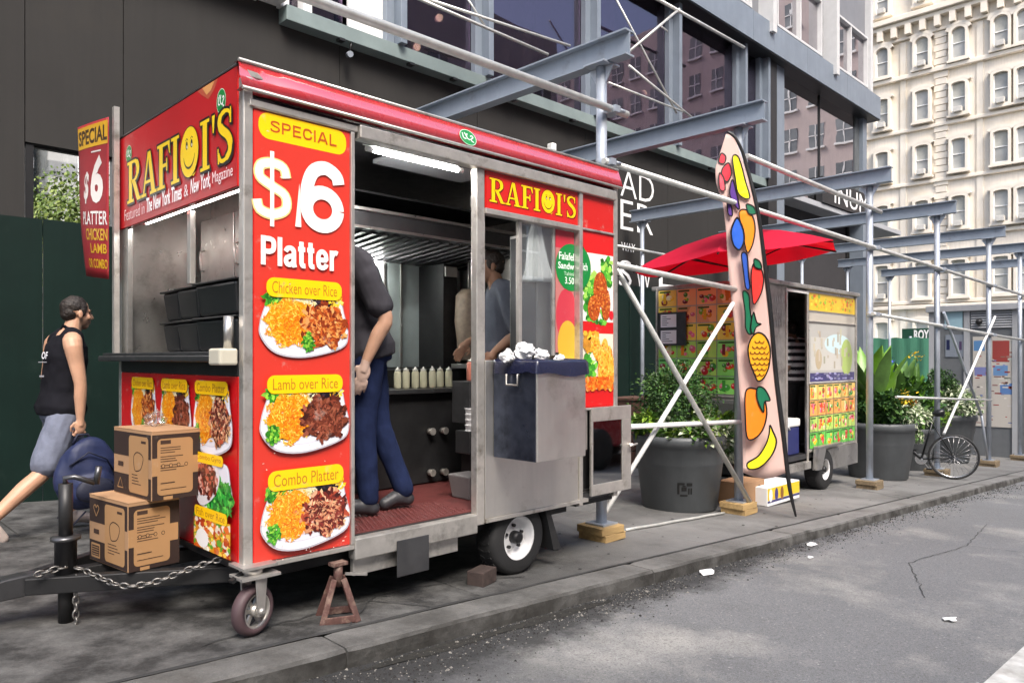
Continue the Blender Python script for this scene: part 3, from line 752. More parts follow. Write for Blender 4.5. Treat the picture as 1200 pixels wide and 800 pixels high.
# ------------------------------------------------------------------ scaffold over the pavement
SX = [4.56, 6.72, 10.2, 13.1, 16.3, 18.9, 21.9]
SY = 3.6; ZB = 3.70
sf = empty('scaffold', (10, 5, gz(10)), 'grey steel sidewalk shed frame of I-beams, posts and braces standing over the pavement', 'scaffold')
def clamp(p, d, par):
    c = MB(); c.tube(Vector(p)-Vector(d)*.03, Vector(p)+Vector(d)*.03, .062, 10); c.box(Vector(p)+Vector((-.03,-.10,-.025)), Vector(p)+Vector((.03,-.04,.025)))
    c.tube(Vector(p)+Vector((.04,-.09,0)), Vector(p)+Vector((.10,-.09,.0)), .012, 6)
    return c.build('clamp', M['galv'], par)
for i, x in enumerate(SX):
    b = MB(); y0, y1 = 3.33, 7.42; hw, ht, tf = .055, .195, .014
    b.box((x-hw, y0, ZB-tf), (x+hw, y1, ZB)); b.box((x-hw, y0, ZB-ht), (x+hw, y1, ZB-ht+tf)); b.box((x-.006, y0, ZB-ht+tf), (x+.006, y1, ZB-tf))
    b.box((x-hw+.004, y0-.006, ZB-ht+.004), (x+hw-.004, y0, ZB-.004)) if i > 9 else None
    bo = b.build('beam', M['beam'], sf)
    for y, r in ((SY, .043), (7.2, .035)):
        z0 = gz(x)+(.115 if y == SY else .0)
        p = MB(); p.tube((x, y, z0+.008), (x, y, ZB-ht-.016), r, 14)
        po = p.build('post', M['galv'], sf)
        MB().box((x-.09, y-.09, z0), (x+.09, y+.09, z0+.012)).build('base_plate', M['galv'], po)
        MB().box((x-.10, y-.10, ZB-ht-.014), (x+.10, y+.10, ZB-ht-.001)).build('head_plate', M['galv'], po)
        for s in (-1, 1):
            g = MB(); g.mesh([(x-.005, y+s*r, ZB-ht-.02), (x-.005, y+s*.12, ZB-ht-.02), (x-.005, y+s*r, ZB-ht-.15), (x+.005, y+s*r, ZB-ht-.02), (x+.005, y+s*.12, ZB-ht-.02), (x+.005, y+s*r, ZB-ht-.15)], ((0,1,2),(5,4,3),(0,3,4,1),(1,4,5,2),(2,5,3,0)))
            g.build('gusset', M['galv'], po)
def tb(p0, p1, r=.024, name='brace', m='tube'):
    return MB().tube(p0, p1, r, 10).build(name, M[m], sf)
tb((-2.2, 3.52, 3.07), (4.78, 3.52, 3.155), .029, 'rail'); clamp((4.6, 3.57, 3.15), (0,0,1), sf)
tb((4.5, 3.53, 2.74), (19.4, 3.53, 2.57), .026, 'rail')
for x in SX[:5]: clamp((x, 3.58, 2.74-(x-4.5)*.0114), (0,0,1), sf)
tb((6.75, 3.53, 3.21), (10.4, 3.53, 3.17), .027, 'rail')
tb((4.6, 3.54, 1.965), (6.8, 3.54, 1.885), .024, 'rail')
tb((10.1, 3.53, 1.81), (19.4, 3.53, 1.61), .024, 'rail')
for x in SX[2:5]: clamp((x, 3.58, 1.81-(x-10.1)*.0215), (0,0,1), sf)
tb((4.62, 3.66, 2.16), (6.74, 3.50, -.16), .024)
tb((6.70, 3.55, 1.92), (4.66, 3.68, -.04), .021, 'brace', 'white')
tb((4.9, 3.58, .68), (6.78, 3.58, .61), .022, 'rail', 'white')
tb(onY(1166, 371, 3.52), onY(1106, 508, 3.55), .022, 'brace', 'white')
tb(onY(1106, 366, 3.57), onY(1150, 486, 3.60), .022, 'brace', 'galv')
tb(onY(1150, 486, 3.60), onY(1158, 540, 3.60), .022, 'brace', 'galv')
tb((11, 3.53, .70), (16.2, 3.53, .45), .018, 'rail')
tb((8.6, 7.15, 3.02), (13.0, 7.15, 2.98), .022, 'rail')
for a, c, r in (((470,-10),(642,64),.02), ((500,-1),(668,54),.018), ((546,-4),(569,32),.014), ((718,-8),(793,133),.016), ((737,61),(796,11),.022), ((737,77),(812,139),.018), ((713,97),(800,131),.016), ((768,-2),(872,56),.028), ((773,30),(782,37),.014)):
    tb(onY(*a, 6.95), onY(*c, 6.95), r, 'brace_rod')
for i, x in enumerate(SX[:6]):
    t = empty('timber_block', (x, SY, gz(x)), ['pale pine block under the scaffold post behind the red cart', 'pale pine block under the scaffold post beside the fruit flag', 'weathered stacked planks under the post in front of the fruit cart', 'dark weathered block under the post behind the bicycle', 'weathered block under the fifth scaffold post past the bicycle', 'small weathered block under the last scaffold post at right'][i], 'wood block', 'wood blocks under the scaffold posts', rz=[.05,-.05,.12,-.2,.1,0][i])
    m = M['timber'] if i < 2 else M['dirtytimber']
    s = .13 if i < 3 else .15
    for k in range(2):
        z = gz(x)+.002+k*.057; r = [.03, -.04][k]
        MB().box((x-s+r*.3, SY-s, z), (x+s+r*.3, SY+s, z+.055), Matrix.Rotation(r, 3, 'Z')).build('plank', m, t, bevel=.004)
b = MB(); n = 10
b.path([(4.95+ (6.5-4.95)*k/n, 3.66-.02*k/n+.006*math.sin(k*1.7), gz(4.95+1.55*k/n)+.014) for k in range(n+1)], .013, 6)
b.build('ground_batten', M['tube'], label='thin pale pipe lying on the pavement between two scaffold posts', cat='pipe')

# ------------------------------------------------------------------ printing helpers for the carts
RED = H('#c4201c'); YEL = H('#fcc808'); WHT = H('#f2f0ee'); BLK = H('#141010'); GRN = H('#12803a'); DRED = H('#a5161c')
def sh(c, r, a=.25):
    k = 1+r.uniform(-a, a); return tuple(max(0, min(1, x*k*(1+r.uniform(-a*.25, a*.25)))) for x in c)
def serif(pr, t, x0, y0, x1, y1, col, outline=None, ow=.012):
    """heavy slab lettering for RAFIQI'S, built from strokes"""
    hh = y1-y0; W_ = {'R': .74, 'A': .78, 'F': .62, 'I': .36, 'Q': .80, "'": .18, 'S': .56}
    tot = sum(W_[c] for c in t)+.05*(len(t)-1); kx = (x1-x0)/tot
    shapes = []; x = 0
    R = lambda a, b, c, d: [(a,b),(c,b),(c,d),(a,d)]
    smi = None
    for ch in t:
        w = W_[ch]; o = []
        def rib(pts, ww):
            n = len(pts); ww = ww if isinstance(ww, list) else [ww]*n
            L_, R_ = [], []
            for i, (a, b) in enumerate(pts):
                p, q = pts[max(0,i-1)], pts[min(n-1,i+1)]; dx, dy = q[0]-p[0], q[1]-p[1]; d = math.hypot(dx, dy) or 1
                L_.append((a-dy/d*ww[i]/2, b+dx/d*ww[i]/2)); R_.append((a+dy/d*ww[i]/2, b-dx/d*ww[i]/2))
            for i in range(n-1): o.append([L_[i], L_[i+1], R_[i+1], R_[i]])
        if ch in 'RFI':
            s0 = .10; o.append(R(s0, 0, s0+.17, 1)); o.append(R(.0, 0, .37, .07)); o.append(R(.0, .93, .36, 1))
        if ch == 'R':
            c_ = [(.2,.96),(.42,.96),(.56,.88),(.60,.74),(.55,.60),(.42,.51),(.2,.50)]; rib(catmull(c_, 5, False), [.07]*6+[.10]*3+[.15]*10+[.10]*5+[.07]*7)
            rib([(.36,.50),(.50,.26),(.62,.04)], .15); o.append(R(.56, 0, .76, .07))
        if ch == 'F':
            o.append(R(.25,.92,.6,1)); o.append([(.52,.92),(.6,.92),(.62,.72),(.58,.72)]); o.append(R(.25,.46,.48,.54)); o.append(R(.44,.36,.49,.64))
        if ch == 'A':
            o.append([(.34,1),(.48,1),(.72,.05),(.54,.05)]); o.append([(.34,1),(.42,1),(.16,.05),(.09,.05)]); o.append(R(.2,.28,.58,.35)); o.append(R(0,0,.26,.07)); o.append(R(.46,0,.80,.07))
        if ch == "'":
            o.append([(.05,1),(.16,1),(.12,.66),(.08,.66)])
        if ch == 'S':
            c_ = [(.50,.80),(.44,.93),(.28,.97),(.13,.90),(.10,.76),(.20,.63),(.38,.50),(.48,.36),(.47,.17),(.33,.05),(.15,.05),(.06,.20)]
            rib(catmull(c_, 4, False), [.05]*4+[.07]*4+[.10]*4+[.13]*6+[.17]*12+[.13]*6+[.08]*9)
            o.append([(.47,.70),(.52,.70),(.52,1),(.48,1)]); o.append([(.04,.0),(.09,.0),(.07,.30),(.03,.30)])
        if ch == 'Q': smi = x+w/2
        for p in o: shapes.append([((a+x)*kx+x0, b*hh+y0) for a, b in p])
        x += w+.05
    l0 = pr.l
    if outline:
        k = 0
        for dx, dy in ((ow,0),(-ow,0),(0,ow),(0,-ow),(ow,-ow),(ow*1.5,-ow*1.2),(-ow,ow)):
            for p in shapes: k += 1; pr.poly([(a+dx, b+dy) for a, b in p], outline, l0+.03*(k % 37))
    for i, p in enumerate(shapes): pr.poly(p, col, l0+1.2+.05*(i % 31))
    if smi is not None:
        cx, cy, rx, ry = smi*kx+x0, y0+hh*.52, .38*kx, hh*.52
        smiley(pr, cx, cy, rx, ry, col, l0+3)
    pr.l = l0+6
def sans(pr, t, x0, y0, x1, y1, col, w=.19, slope=0):
    G = {'S': (.66, [catmull([(.585,.72),(.53,.86),(.33,.905),(.13,.84),(.12,.66),(.33,.54),(.56,.42),(.57,.20),(.34,.095),(.12,.15),(.065,.30)], 4, False)]),
     'P': (.66, [[(.10,0),(.10,1)], [(.1,.905),(.38,.905)]+catmull([(.38,.905),(.54,.85),(.57,.68),(.53,.53),(.38,.465)], 4, False)+[(.1,.465)]]),
     'E': (.60, [[(.10,0),(.10,1)], [(.1,.91),(.58,.91)], [(.1,.52),(.54,.52)], [(.1,.09),(.6,.09)]]),
     'C': (.70, [catmull([(.63,.66),(.55,.84),(.36,.905),(.17,.82),(.10,.5),(.17,.18),(.36,.095),(.55,.16),(.64,.36)], 4, False)]),
     'I': (.20, [[(.10,0),(.10,1)]]), 'L': (.56, [[(.10,0),(.10,1)], [(.1,.09),(.56,.09)]]),
     'A': (.76, [[(.06,0),(.36,1)], [(.70,0),(.40,1)], [(.2,.30),(.56,.30)]]),
     '$': (.66, [catmull([(.585,.70),(.53,.86),(.33,.905),(.13,.84),(.12,.66),(.33,.54),(.56,.42),(.57,.20),(.34,.095),(.12,.15),(.065,.30)], 4, False)]),
     '6': (.66, [[(.325+.225*math.cos(a), .325+.235*math.sin(a)) for a in [2*PI*k/28 for k in range(29)]], catmull([(.10,.34),(.105,.60),(.19,.83),(.36,.91),(.52,.83),(.56,.71)], 5, False)]),
     'l': (.22, [[(.11,0),(.11,1)]]), 't': (.36, [[(.16,.93),(.16,.2)]+catmull([(.16,.2),(.2,.09),(.35,.085)], 3, False), [(.0,.66),(.34,.66)]]),
     'a': (.58, [catmull([(.08,.53),(.16,.64),(.32,.665),(.44,.60),(.46,.46)], 4, False)+[(.46,.14),(.50,.0)], catmull([(.46,.40),(.28,.37),(.12,.30),(.10,.16),(.22,.08),(.38,.13),(.46,.26)], 4, False)]),
     'e': (.60, [[(.12,.36),(.50,.36)]+catmull([(.50,.36),(.47,.56),(.31,.66),(.14,.58),(.10,.36),(.15,.14),(.31,.075),(.46,.13),(.51,.22)], 4, False)]),
     'r': (.42, [[(.10,0),(.10,.74)], catmull([(.10,.46),(.18,.62),(.30,.665),(.40,.64)], 4, False)])}
    tot = sum(G[c][0] for c in t)+.075*(len(t)-1); kx = (x1-x0)/tot; x = 0; l = pr.l; i = 0
    for c in t:
        for st in G[c][1]:
            s = [((a+x)*kx+x0, b*(y1-y0)+y0+slope*((a+x)/tot-.5)) for a, b in st]
            pr.ribbon(s, w*(y1-y0)*(.62 if kx < .75*(y1-y0) else .85), col, l+.25*i); i += 1
            if c == '$': m = (.33+x)*kx+x0; pr.rect(m-.035*kx, y0-.10*(y1-y0), m+.035*kx, y1+.09*(y1-y0), col, l+.25*i+.1)
        x += G[c][0]+.075
    pr.l = l+1+.25*i
def smiley(pr, cx, cy, rx, ry, col, l):
    pr.ell(cx, cy, rx*1.05, ry*1.04, BLK, 28, l); pr.ell(cx, cy, rx, ry, col, 28, l+.5)
    for s in (-1, 1):
        pr.ell(cx+s*rx*.27, cy+ry*.30, rx*.11, ry*.17, BLK, 12, l+1); pr.ell(cx+s*rx*.27+rx*.03, cy+ry*.24, rx*.05, ry*.07, WHT, 8, l+1.5)
        pr.ribbon([(cx+s*rx*.27-rx*.14, cy+ry*.5), (cx+s*rx*.27, cy+ry*.58), (cx+s*rx*.27+rx*.14, cy+ry*.5)], ry*.035, BLK, l+1)
    pr.ribbon([(cx+rx*.62*math.cos(a), cy-ry*.05+ry*.58*math.sin(a)) for a in [PI*(1.05+.9*k/14) for k in range(15)]], [ry*.03+ry*.06*math.sin(PI*k/14) for k in range(15)], BLK, l+1)
    pr.poly([(cx+rx*.1, cy-ry*.92), (cx+rx*.5, cy-ry*1.02), (cx+rx*.75, cy-ry*.88), (cx+rx*.3, cy-ry*.98)], col, l+1)
def halal(pr, cx, cy, rx, ry):
    l = pr.l
    pr.ell(cx, cy, rx, ry, H('#bfe0c4'), 24, l); pr.ell(cx, cy, rx*.94, ry*.93, GRN, 24, l+.5)
    f = lambda p: [(cx+a*rx, cy+b*ry) for a, b in p]
    w = ry*.12
    pr.ribbon(f([(-.62,.45),(-.60,-.1),(-.45,-.25),(-.25,-.2)]), w, WHT, l+1)
    pr.ribbon(f([(-.35,.55),(-.1,-.15),(.1,-.28),(.3,-.18)]), w, WHT, l+1.1); pr.ribbon(f([(-.02,.5),(-.22,.0)]), w, WHT, l+1.2)
    pr.ribbon(f(catmull([(.28,.2),(.5,.32),(.62,.12),(.42,-.05),(.35,-.35),(.6,-.5)], 4, False)), w, WHT, l+1.3)
    pr.l = l+3
PLATE = catmull([(.14,1),(.5,.99),(.86,.98),(.95,.66),(1,.36),(.92,.14),(.5,.0),(.18,.06),(.02,.30),(.02,.52),(.08,.78)], 5)
def plate(pr, x0, y0, w, h, kind, seed, n=1.0, gyro=False):
    r = random.Random(seed); l = pr.l
    P = lambda u, v: (x0+u*w, y0+v*h)
    pr.poly([P(.5+(u-.5)*1.03, .5+(v-.5)*1.03-.01) for u, v in PLATE], H('#b9b4bd'), l)
    pr.poly([P(u, v) for u, v in PLATE], H('#e9e8f0'), l+1)
    pr.poly([P(.5+(u-.5)*.9, .53+(v-.5)*.86) for u, v in PLATE], H('#d4d3de'), l+1.6)
    pr.poly([P(.5+(u-.5)*.88, .54+(v-.5)*.85) for u, v in PLATE], H('#dedde6'), l+2)
    def region(test, cols, cnt, sx, sy, lv, shape='q'):
        k = 0; tries = 0
        while k < cnt and tries < cnt*30:
            tries += 1
            u, v = r.random(), r.random()
            if not test(u, v): continue
            k += 1; a = r.random()*PI; c = sh(r.choice(cols), r, .22); m = 3 if shape == 't' else 5 if shape == 'b' else 4
            q = []
            for i in range(m):
                t = 2*PI*i/m+r.uniform(-.3, .3); ex, ey = math.cos(t)*sx*r.uniform(.7,1.2), math.sin(t)*sy*r.uniform(.7,1.2)
                q.append(P(u+ex*math.cos(a)-ey*math.sin(a), v+(ex*math.sin(a)+ey*math.cos(a))*w/h))
            pr.poly(q, c, lv+r.random()*1.4)
    el = lambda cu, cv, ru, rv: (lambda u, v: ((u-cu)/ru)**2+((v-cv)/rv)**2 < 1+.25*math.sin(9*math.atan2(v-cv, u-cu)+seed))
    poly = lambda cu, cv, ru, rv, c, lv: pr.poly([P(cu+ru*math.cos(t)*(1+.10*math.sin(5*t+seed)), cv+rv*math.sin(t)*(1+.10*math.cos(7*t+seed))) for t in [2*PI*k/26 for k in range(26)]], c, lv)
    oran = [H('#e8900c'), H('#f2a51b'), H('#d9780a'), H('#f6b93c')]
    if gyro:
        poly(.62, .32, .42, .34, H('#2c9a3a'), l+3); region(el(.62,.32,.44,.36), [H('#2fae3f'), H('#1d7f2d'), H('#63c94f'), H('#0f5a20')], int(260*n), .05, .025, l+4)
        pr.poly([P(*q) for q in catmull([(.05,.95),(.55,.98),(.70,.7),(.55,.30),(.2,.05),(.02,.3)], 5)], H('#dcd6d8'), l+7)
        poly(.34, .62, .28, .36, H('#6a2a22'), l+8); region(el(.34,.62,.28,.36), [H('#8a3428'), H('#5c1f1a'), H('#d9a090'), H('#3a1512'), H('#b55440')], int(170*n), .05, .03, l+9, 'b')
        pr.l = l+12; return
    lettuce = [H('#4da32c'), H('#2f7d1c'), H('#8cc63f'), H('#1f5f1a')]
    poly(.20, .84, .13, .13, lettuce[1], l+3); region(el(.20,.84,.15,.15), lettuce, int(80*n), .035, .02, l+4)
    poly(.52, .86, .15, .13, H('#e9dcae'), l+3.2); region(el(.46,.86,.17,.14), [H('#efe4bd'), H('#d8c68c'), H('#f5eed4')], int(120*n), .03, .010, l+4)
    poly(.70, .83, .14, .14, H('#1e141c'), l+3.4); region(el(.70,.84,.15,.13), [H('#171018'), H('#3a2a34'), H('#0a070a')], int(60*n), .03, .02, l+4)
    region(el(.85,.86,.09,.12), [H('#f3c72c'), H('#e2ae12'), H('#f8de6a')], int(40*n), .022, .016, l+4)
    poly(.33, .50, .25, .34, oran[0], l+5.5); region(el(.33,.50,.27,.36), oran+[H('#f7c955')], int(420*n), .030, .007, l+6)
    region(el(.40,.42,.16,.24), [H('#e06a08'), H('#f08e1a')], int(120*n), .028, .006, l+6.5)
    if kind == 'chicken': mc = [H('#b8541c'), H('#8a3512'), H('#d98a45'), H('#6d220c'), H('#e0a060')]
    elif kind == 'lamb': mc = [H('#7a3a26'), H('#5c2718'), H('#94503a'), H('#40190f')]
    else: mc = [H('#7a2a20'), H('#541812'), H('#c98a66'), H('#a8442c'), H('#e2b48c'), H('#3a100c')]
    poly(.71, .46, .24, .30, mc[1], l+5.7); region(el(.71,.46,.25,.31), mc, int(190*n), .055, .024, l+8, 'b'); region(el(.71,.44,.22,.27), mc[:3], int(120*n), .035, .012, l+9)
    cx_, cy_ = (.53, .20) if kind == 'chicken' else (.13, .28)
    poly(cx_, cy_, .06, .13, lettuce[3], l+10); region(el(cx_, cy_, .07, .14), lettuce[:3], int(50*n), .022, .014, l+10.5)
    pr.l = l+13
def ylabel(pr, t, x0, y0, x1, y1, tc='#b0761c', bold=.0, slope=0):
    pr.rrect(x0, y0, x1, y1, (y1-y0)*.42, YEL); pr.up(); m = (x1-x0)*.07; pr.text(t, x0+m, y0+(y1-y0)*.2, x1-m, y1-(y1-y0)*.18, tc, bold); pr.up()

# ------------------------------------------------------------------ food cart
M['steel'] = mat('stainless_steel', (.50,.485,.46), .30, metal=.85, var=.14, scale=5, bump=.03, bscale=12, dirt='#6f675c', dirtamt=.12, dscale=3)
M['steeldull'] = mat('worn_aluminium', (.50,.48,.45), .42, metal=.7, var=.16, scale=9, bump=.05, dirt='#4d4640', dirtamt=.3, dscale=4)
M['trim'] = mat('aluminium_trim', (.58,.55,.51), .35, metal=.7, var=.12, scale=12, dirt='#6b5d4a', dirtamt=.2, dscale=7)
M['steelbright'] = mat('brushed_stainless', (.74,.71,.66), .36, metal=.92, var=.07, scale=4, bump=.03, bscale=9, dirt='#9a9184', dirtamt=.22, dscale=2.2, streak=.12)
M['darksteel'] = mat('dark_steel', (.10,.10,.105), .32, metal=.75, var=.2)
M['soot'] = mat('sooty_metal', (.02,.02,.021), .45, metal=.3, var=.3)
M['blueface'] = mat('steel_dark_reflection', (.10,.115,.16), .3, metal=.85, var=.3, scale=7, dirt='#2c3038', dirtamt=.3, dscale=6)  # waste box side: dark blue reflection painted into the steel colour
M['redgloss'] = mat('red_vinyl', RED, .22, var=.06, scale=3, coat=.6, bump=.08, bscale=5, dirt='#8a1512', dirtamt=.1)
M['rubber'] = mat('tyre_rubber', (.018,.018,.019), .75, var=.2, bump=.2, bscale=40)
M['rim'] = mat('white_wheel_rim', (.72,.72,.73), .4, var=.05, dirt='#6b645c', dirtamt=.15, dscale=9)
M['rust'] = mat('rusty_red_steel', (.09,.04,.033), .7, var=.3, scale=18, bump=.3, dirt='#8d7a6c', dirtamt=.35, dscale=14)
M['vinyl'] = printmat('menu_vinyl', .30, .35); M['vinyl2'] = printmat('sign_vinyl', .34, .12, .15)
X0, X1, Y0, Y1, ZF, ZR = 1.475, 4.20, 3.17, 4.85, .33, 2.54
ct = empty('food_cart', (2.8, 4.0, gz(2.8)), 'red and steel halal food cart with open doorway and platter menu panels', 'food cart')
def cb(lo, hi, name, m='steel', bevel=.003, par=None, **k): return MB().box(lo, hi).build(name, M[m], par or ct, bevel=bevel, **k)
# shell
cb((X0+.02, Y0+.03, ZF-.05), (X1, Y1, ZF), 'floor', 'darksteel')
cb((X0+.01, Y0+.01, ZR-.05), (X1, Y1, ZR-.002), 'roof', 'steeldull')
cb((X0+.03, Y1-.03, ZF), (X1-.03, Y1, ZR-.052), 'rear_wall', 'steel')
cb((X1-.03, Y0+.035, ZF), (X1-.001, Y1-.001, ZR-.052), 'end_wall', 'steeldull')
cb((2.02, Y0+.09, ZF), (2.04, Y1-.032, ZR-.052), 'partition', 'steel')
for x, y in ((X0, Y0), (X0, Y1-.05), (X1-.045, Y0)):
    cb((x, y, ZF-.06), (x+.045, y+.05, ZR-.055), 'corner_post', 'trim', .006)
# rim of the roof: glossy red band, dented at the near corner
def rimband():
    b = MB(); n = 30; rows = []
    for i in range(n+1):
        x = X0-.02+(X1+.03-X0)*i/n; dn = math.exp(-((x-1.56)/.10)**2)
        w = mnoise.noise(Vector((x*3, 0, 5)))*.006
        rows.append([b.bm.verts.new(p) for p in ((x, Y0+.06, ZR+.012), (x, Y0+.005, ZR+.008-dn*.008), (x, Y0-.016+w+dn*.03, ZR-.055), (x, Y0-.037+w+dn*.012, ZR-.118+dn*.014), (x, Y0+.03, ZR-.121))])
    for A, B in zip(rows, rows[1:]):
        for k in range(4): b.bm.faces.new((A[k], A[k+1], B[k+1], B[k])).smooth = True
    return b
M['redband'] = mat('red_band_vinyl', (.50,.022,.03), .25, var=.06, scale=3, coat=1, bump=.08, bscale=4); M['redband'].node_tree.nodes['Principled BSDF'].inputs['Coat IOR'].default_value = 3.0
rim = rimband().build('roof_band', M['redband'], ct)
def trimline(z, y, r): return MB().tube((X0-.02, y, z), (X1+.01, y, z), r, 8)
trimline(ZR+.012, Y0+.006, .009).build('band_edge', M['trim'], rim); trimline(ZR-.121, Y0-.034, .008).build('band_edge', M['trim'], rim)
pr = Print(lambda x, y, d: Vector((x, Y0-.023-d-(ZR-.055-y)*.33, y))); p = onY(549, 161, Y0-.03); halal(pr, p.x, p.z, .062, .048); pr.build('halal_badge', M['vinyl2'], rim)
cb((X0+.05, Y0+.045, ZR-.21), (X1-.05, Y0+.07, ZR-.122), 'header', 'darksteel')
# sliding door rail
cb((1.50, Y0-.012, ZR-.185), (2.06, Y0+.043, ZR-.155), 'panel_head', 'trim'); cb((2.063, Y0-.03, ZR-.215), (X1-.05, Y0+.044, ZR-.150), 'door_rail', 'trim', .006)
# left menu panel
PX0, PX1, PZ0, PZ1 = 1.525, 2.02, ZF-.02, ZR-.19
cb((PX0-.003, Y0+.002, PZ0), (PX1+.0, Y0+.03, PZ1), 'menu_board', 'redgloss')
for a, c in (((PX0-.004, Y0-.010, PZ0-.025), (PX1+.022, Y0+.03, PZ0-.002)), ((PX1+.002, Y0-.012, PZ0), (PX1+.022, Y0+.05, PZ1)), ((PX0-.004, Y0-.009, PZ1+.0), (PX1+.001, Y0+.03, PZ1+.014))): cb(a, c, 'panel_frame', 'trim')
pr = Print(plane_front(Y0+.001))
def bx(px0, py0, px1, py1, Y=Y0):     # photo box on the front -> board coordinates at the middle of the box
    a = onY(px0, (py0+py1)/2, Y); c = onY(px1, (py0+py1)/2, Y); m0 = onY((px0+px1)/2, py1, Y); m1 = onY((px0+px1)/2, py0, Y); return a.x, m0.z, c.x, m1.z
pr.rect(PX0, PZ0+.004, PX1, PZ1-.003, H('#cd382b')); pr.up()
x0, z0, x1, z1 = bx(291, 138, 405, 173); pr.rrect(1.545, z0+.01, 2.0, z1-.01, .05, YEL); pr.up(); sans(pr, 'SPECIAL', 1.60, z0+.045, 1.945, z1-.04, '#b4501c', .19); pr.up()
x0, z0, x1, z1 = bx(295, 175, 340, 267); sans(pr, '$', x0+.004, z0+.035, x1+.0, z1-.035, '#fbd48a', .21); pr.up(); sans(pr, '$', x0+.004, z0+.035, x1+.0, z1-.035, '#fbf7ee', .15); pr.up()
x0, z0, x1, z1 = bx(355, 190, 404, 273); sans(pr, '6', x0-.02, z0, x1, z1, '#f6f0ea', .225); pr.up()
x0, z0, x1, z1 = bx(346, 215, 350, 266); pr.poly([(x0-.004,z0),(x1+.01,z0),(x1+.004,z0+.15),(x1,z1)], H('#efe6dd')); pr.up()
x0, z0, x1, z1 = bx(305, 281, 395, 314); sans(pr, 'Platter', x0, z0, x1, z1, '#f6f0ea', .205); pr.up()
for (lab, ly, py0, py1, k) in (('Chicken over Rice', (331, 347), 339, 417, 'chicken'), ('Lamb over Rice', (442, 457), 448, 528, 'lamb'), ('Combo Platter', (550, 567), 560, 640, 'combo')):
    x0, z0, x1, z1 = bx(294, py0, 409, py1); plate(pr, 1.545, z0, .455, z1-z0, k, len(lab)*7, 1.5); 
    x0, z0, x1, z1 = bx(302, ly[0], 403, ly[1]); ylabel(pr, lab, 1.575, z0-.012, 1.965, z1+.012)
rs = random.Random(4)
for k in range(40):       # scuffs and chips in the vinyl
    x, z, w = rs.uniform(PX0+.01, PX1-.03), rs.uniform(PZ0+.03, PZ1-.05), rs.uniform(.003, .016)
    if rs.random() < .6: z = PZ0+rs.random()**2*.6
    pr.poly([(x, z), (x+w, z+rs.uniform(-.003,.004)), (x+w*.9, z+.003), (x+w*.3, z+.005)], sh(H('#e8c9bd'), rs, .2))
pr.build('menu_print', M['vinyl'], ct)
# doorway: jamb post, sill, steps
cb((2.865, Y0-.004, ZF-.06), (2.925, Y0+.05, ZR-.216), 'door_post', 'trim', .005)
cb((2.043, Y0-.015, ZF-.10), (2.862, Y0+.05, ZF+.005), 'door_sill', 'steeldull', .006)
cb((2.06, Y0+.03, ZF-.19), (2.75, Y0+.06, ZF-.105), 'skirt', 'steeldull', .004)
cb((2.29, Y0-.025, .095), (2.50, Y0-.017, .285), 'flap_plate', 'darksteel', .004)
cb((2.06, Y0+.051, ZF+.001), (X1-.04, Y1-.04, ZF+.012), 'floor_mat', 'rubber', 0)
def mat_red():
    m = mat('red_rubber_mat', (.12,.028,.026), .5, var=.25, scale=5, dirt='#2a1514', dirtamt=.35, dscale=5)
    t = m.node_tree; N = t.nodes; L = t.links; p = N['Principled BSDF']
    g = N.new('ShaderNodeNewGeometry'); mp = N.new('ShaderNodeMapping'); mp.inputs['Rotation'].default_value[2] = PI/4; L.new(g.outputs['Position'], mp.inputs[0])
    w = N.new('ShaderNodeTexChecker'); w.inputs['Scale'].default_value = 38; L.new(mp.outputs[0], w.inputs['Vector'])
    b = N.new('ShaderNodeBump'); b.inputs['Strength'].default_value = .7; b.inputs['Distance'].default_value = .006; L.new(w.outputs['Fac'], b.inputs['Height']); L.new(b.outputs[0], p.inputs['Normal'])
    return m
M['redmat'] = mat_red()
fm = MB(); fm.box((2.065, Y0+.052, ZF+.0125), (3.5, 4.2, ZF+.02)); fmo = fm.build('rubber_mat', M['redmat'], ct)
nb = MB()
for i in range(26):
    for j in range(11): nb.lathe((2.09+i*.030+(.015 if j % 2 else 0), Y0+.07+j*.034, ZF+.02), [(.010, 0), (.007, .005)], 6)
nb.build('mat_studs', M['redmat'], fmo, kind='stuff')
# sign over the serving window
cb((2.935, Y0+.0, 2.105), (3.765, Y0+.03, 2.325), 'name_board', 'redgloss')
for a, c in (((2.927, Y0-.014, 2.326), (3.80, Y0+.03, 2.342)), ((2.927, Y0-.014, 2.072), (3.80, Y0+.05, 2.104))): cb(a, c, 'sign_frame', 'trim')
pr = Print(plane_front(Y0-.001)); pr.rect(2.94, 2.108, 3.763, 2.323, RED); pr.up()
serif(pr, "RAFIQI'S", 2.965, 2.148, 3.74, 2.288, YEL, H('#5a0d0a'), .005); pr.build('name_print', M['vinyl2'], ct)
cb((3.768, Y0-.016, .26), (3.80, Y0+.05, 2.325), 'window_post', 'trim')
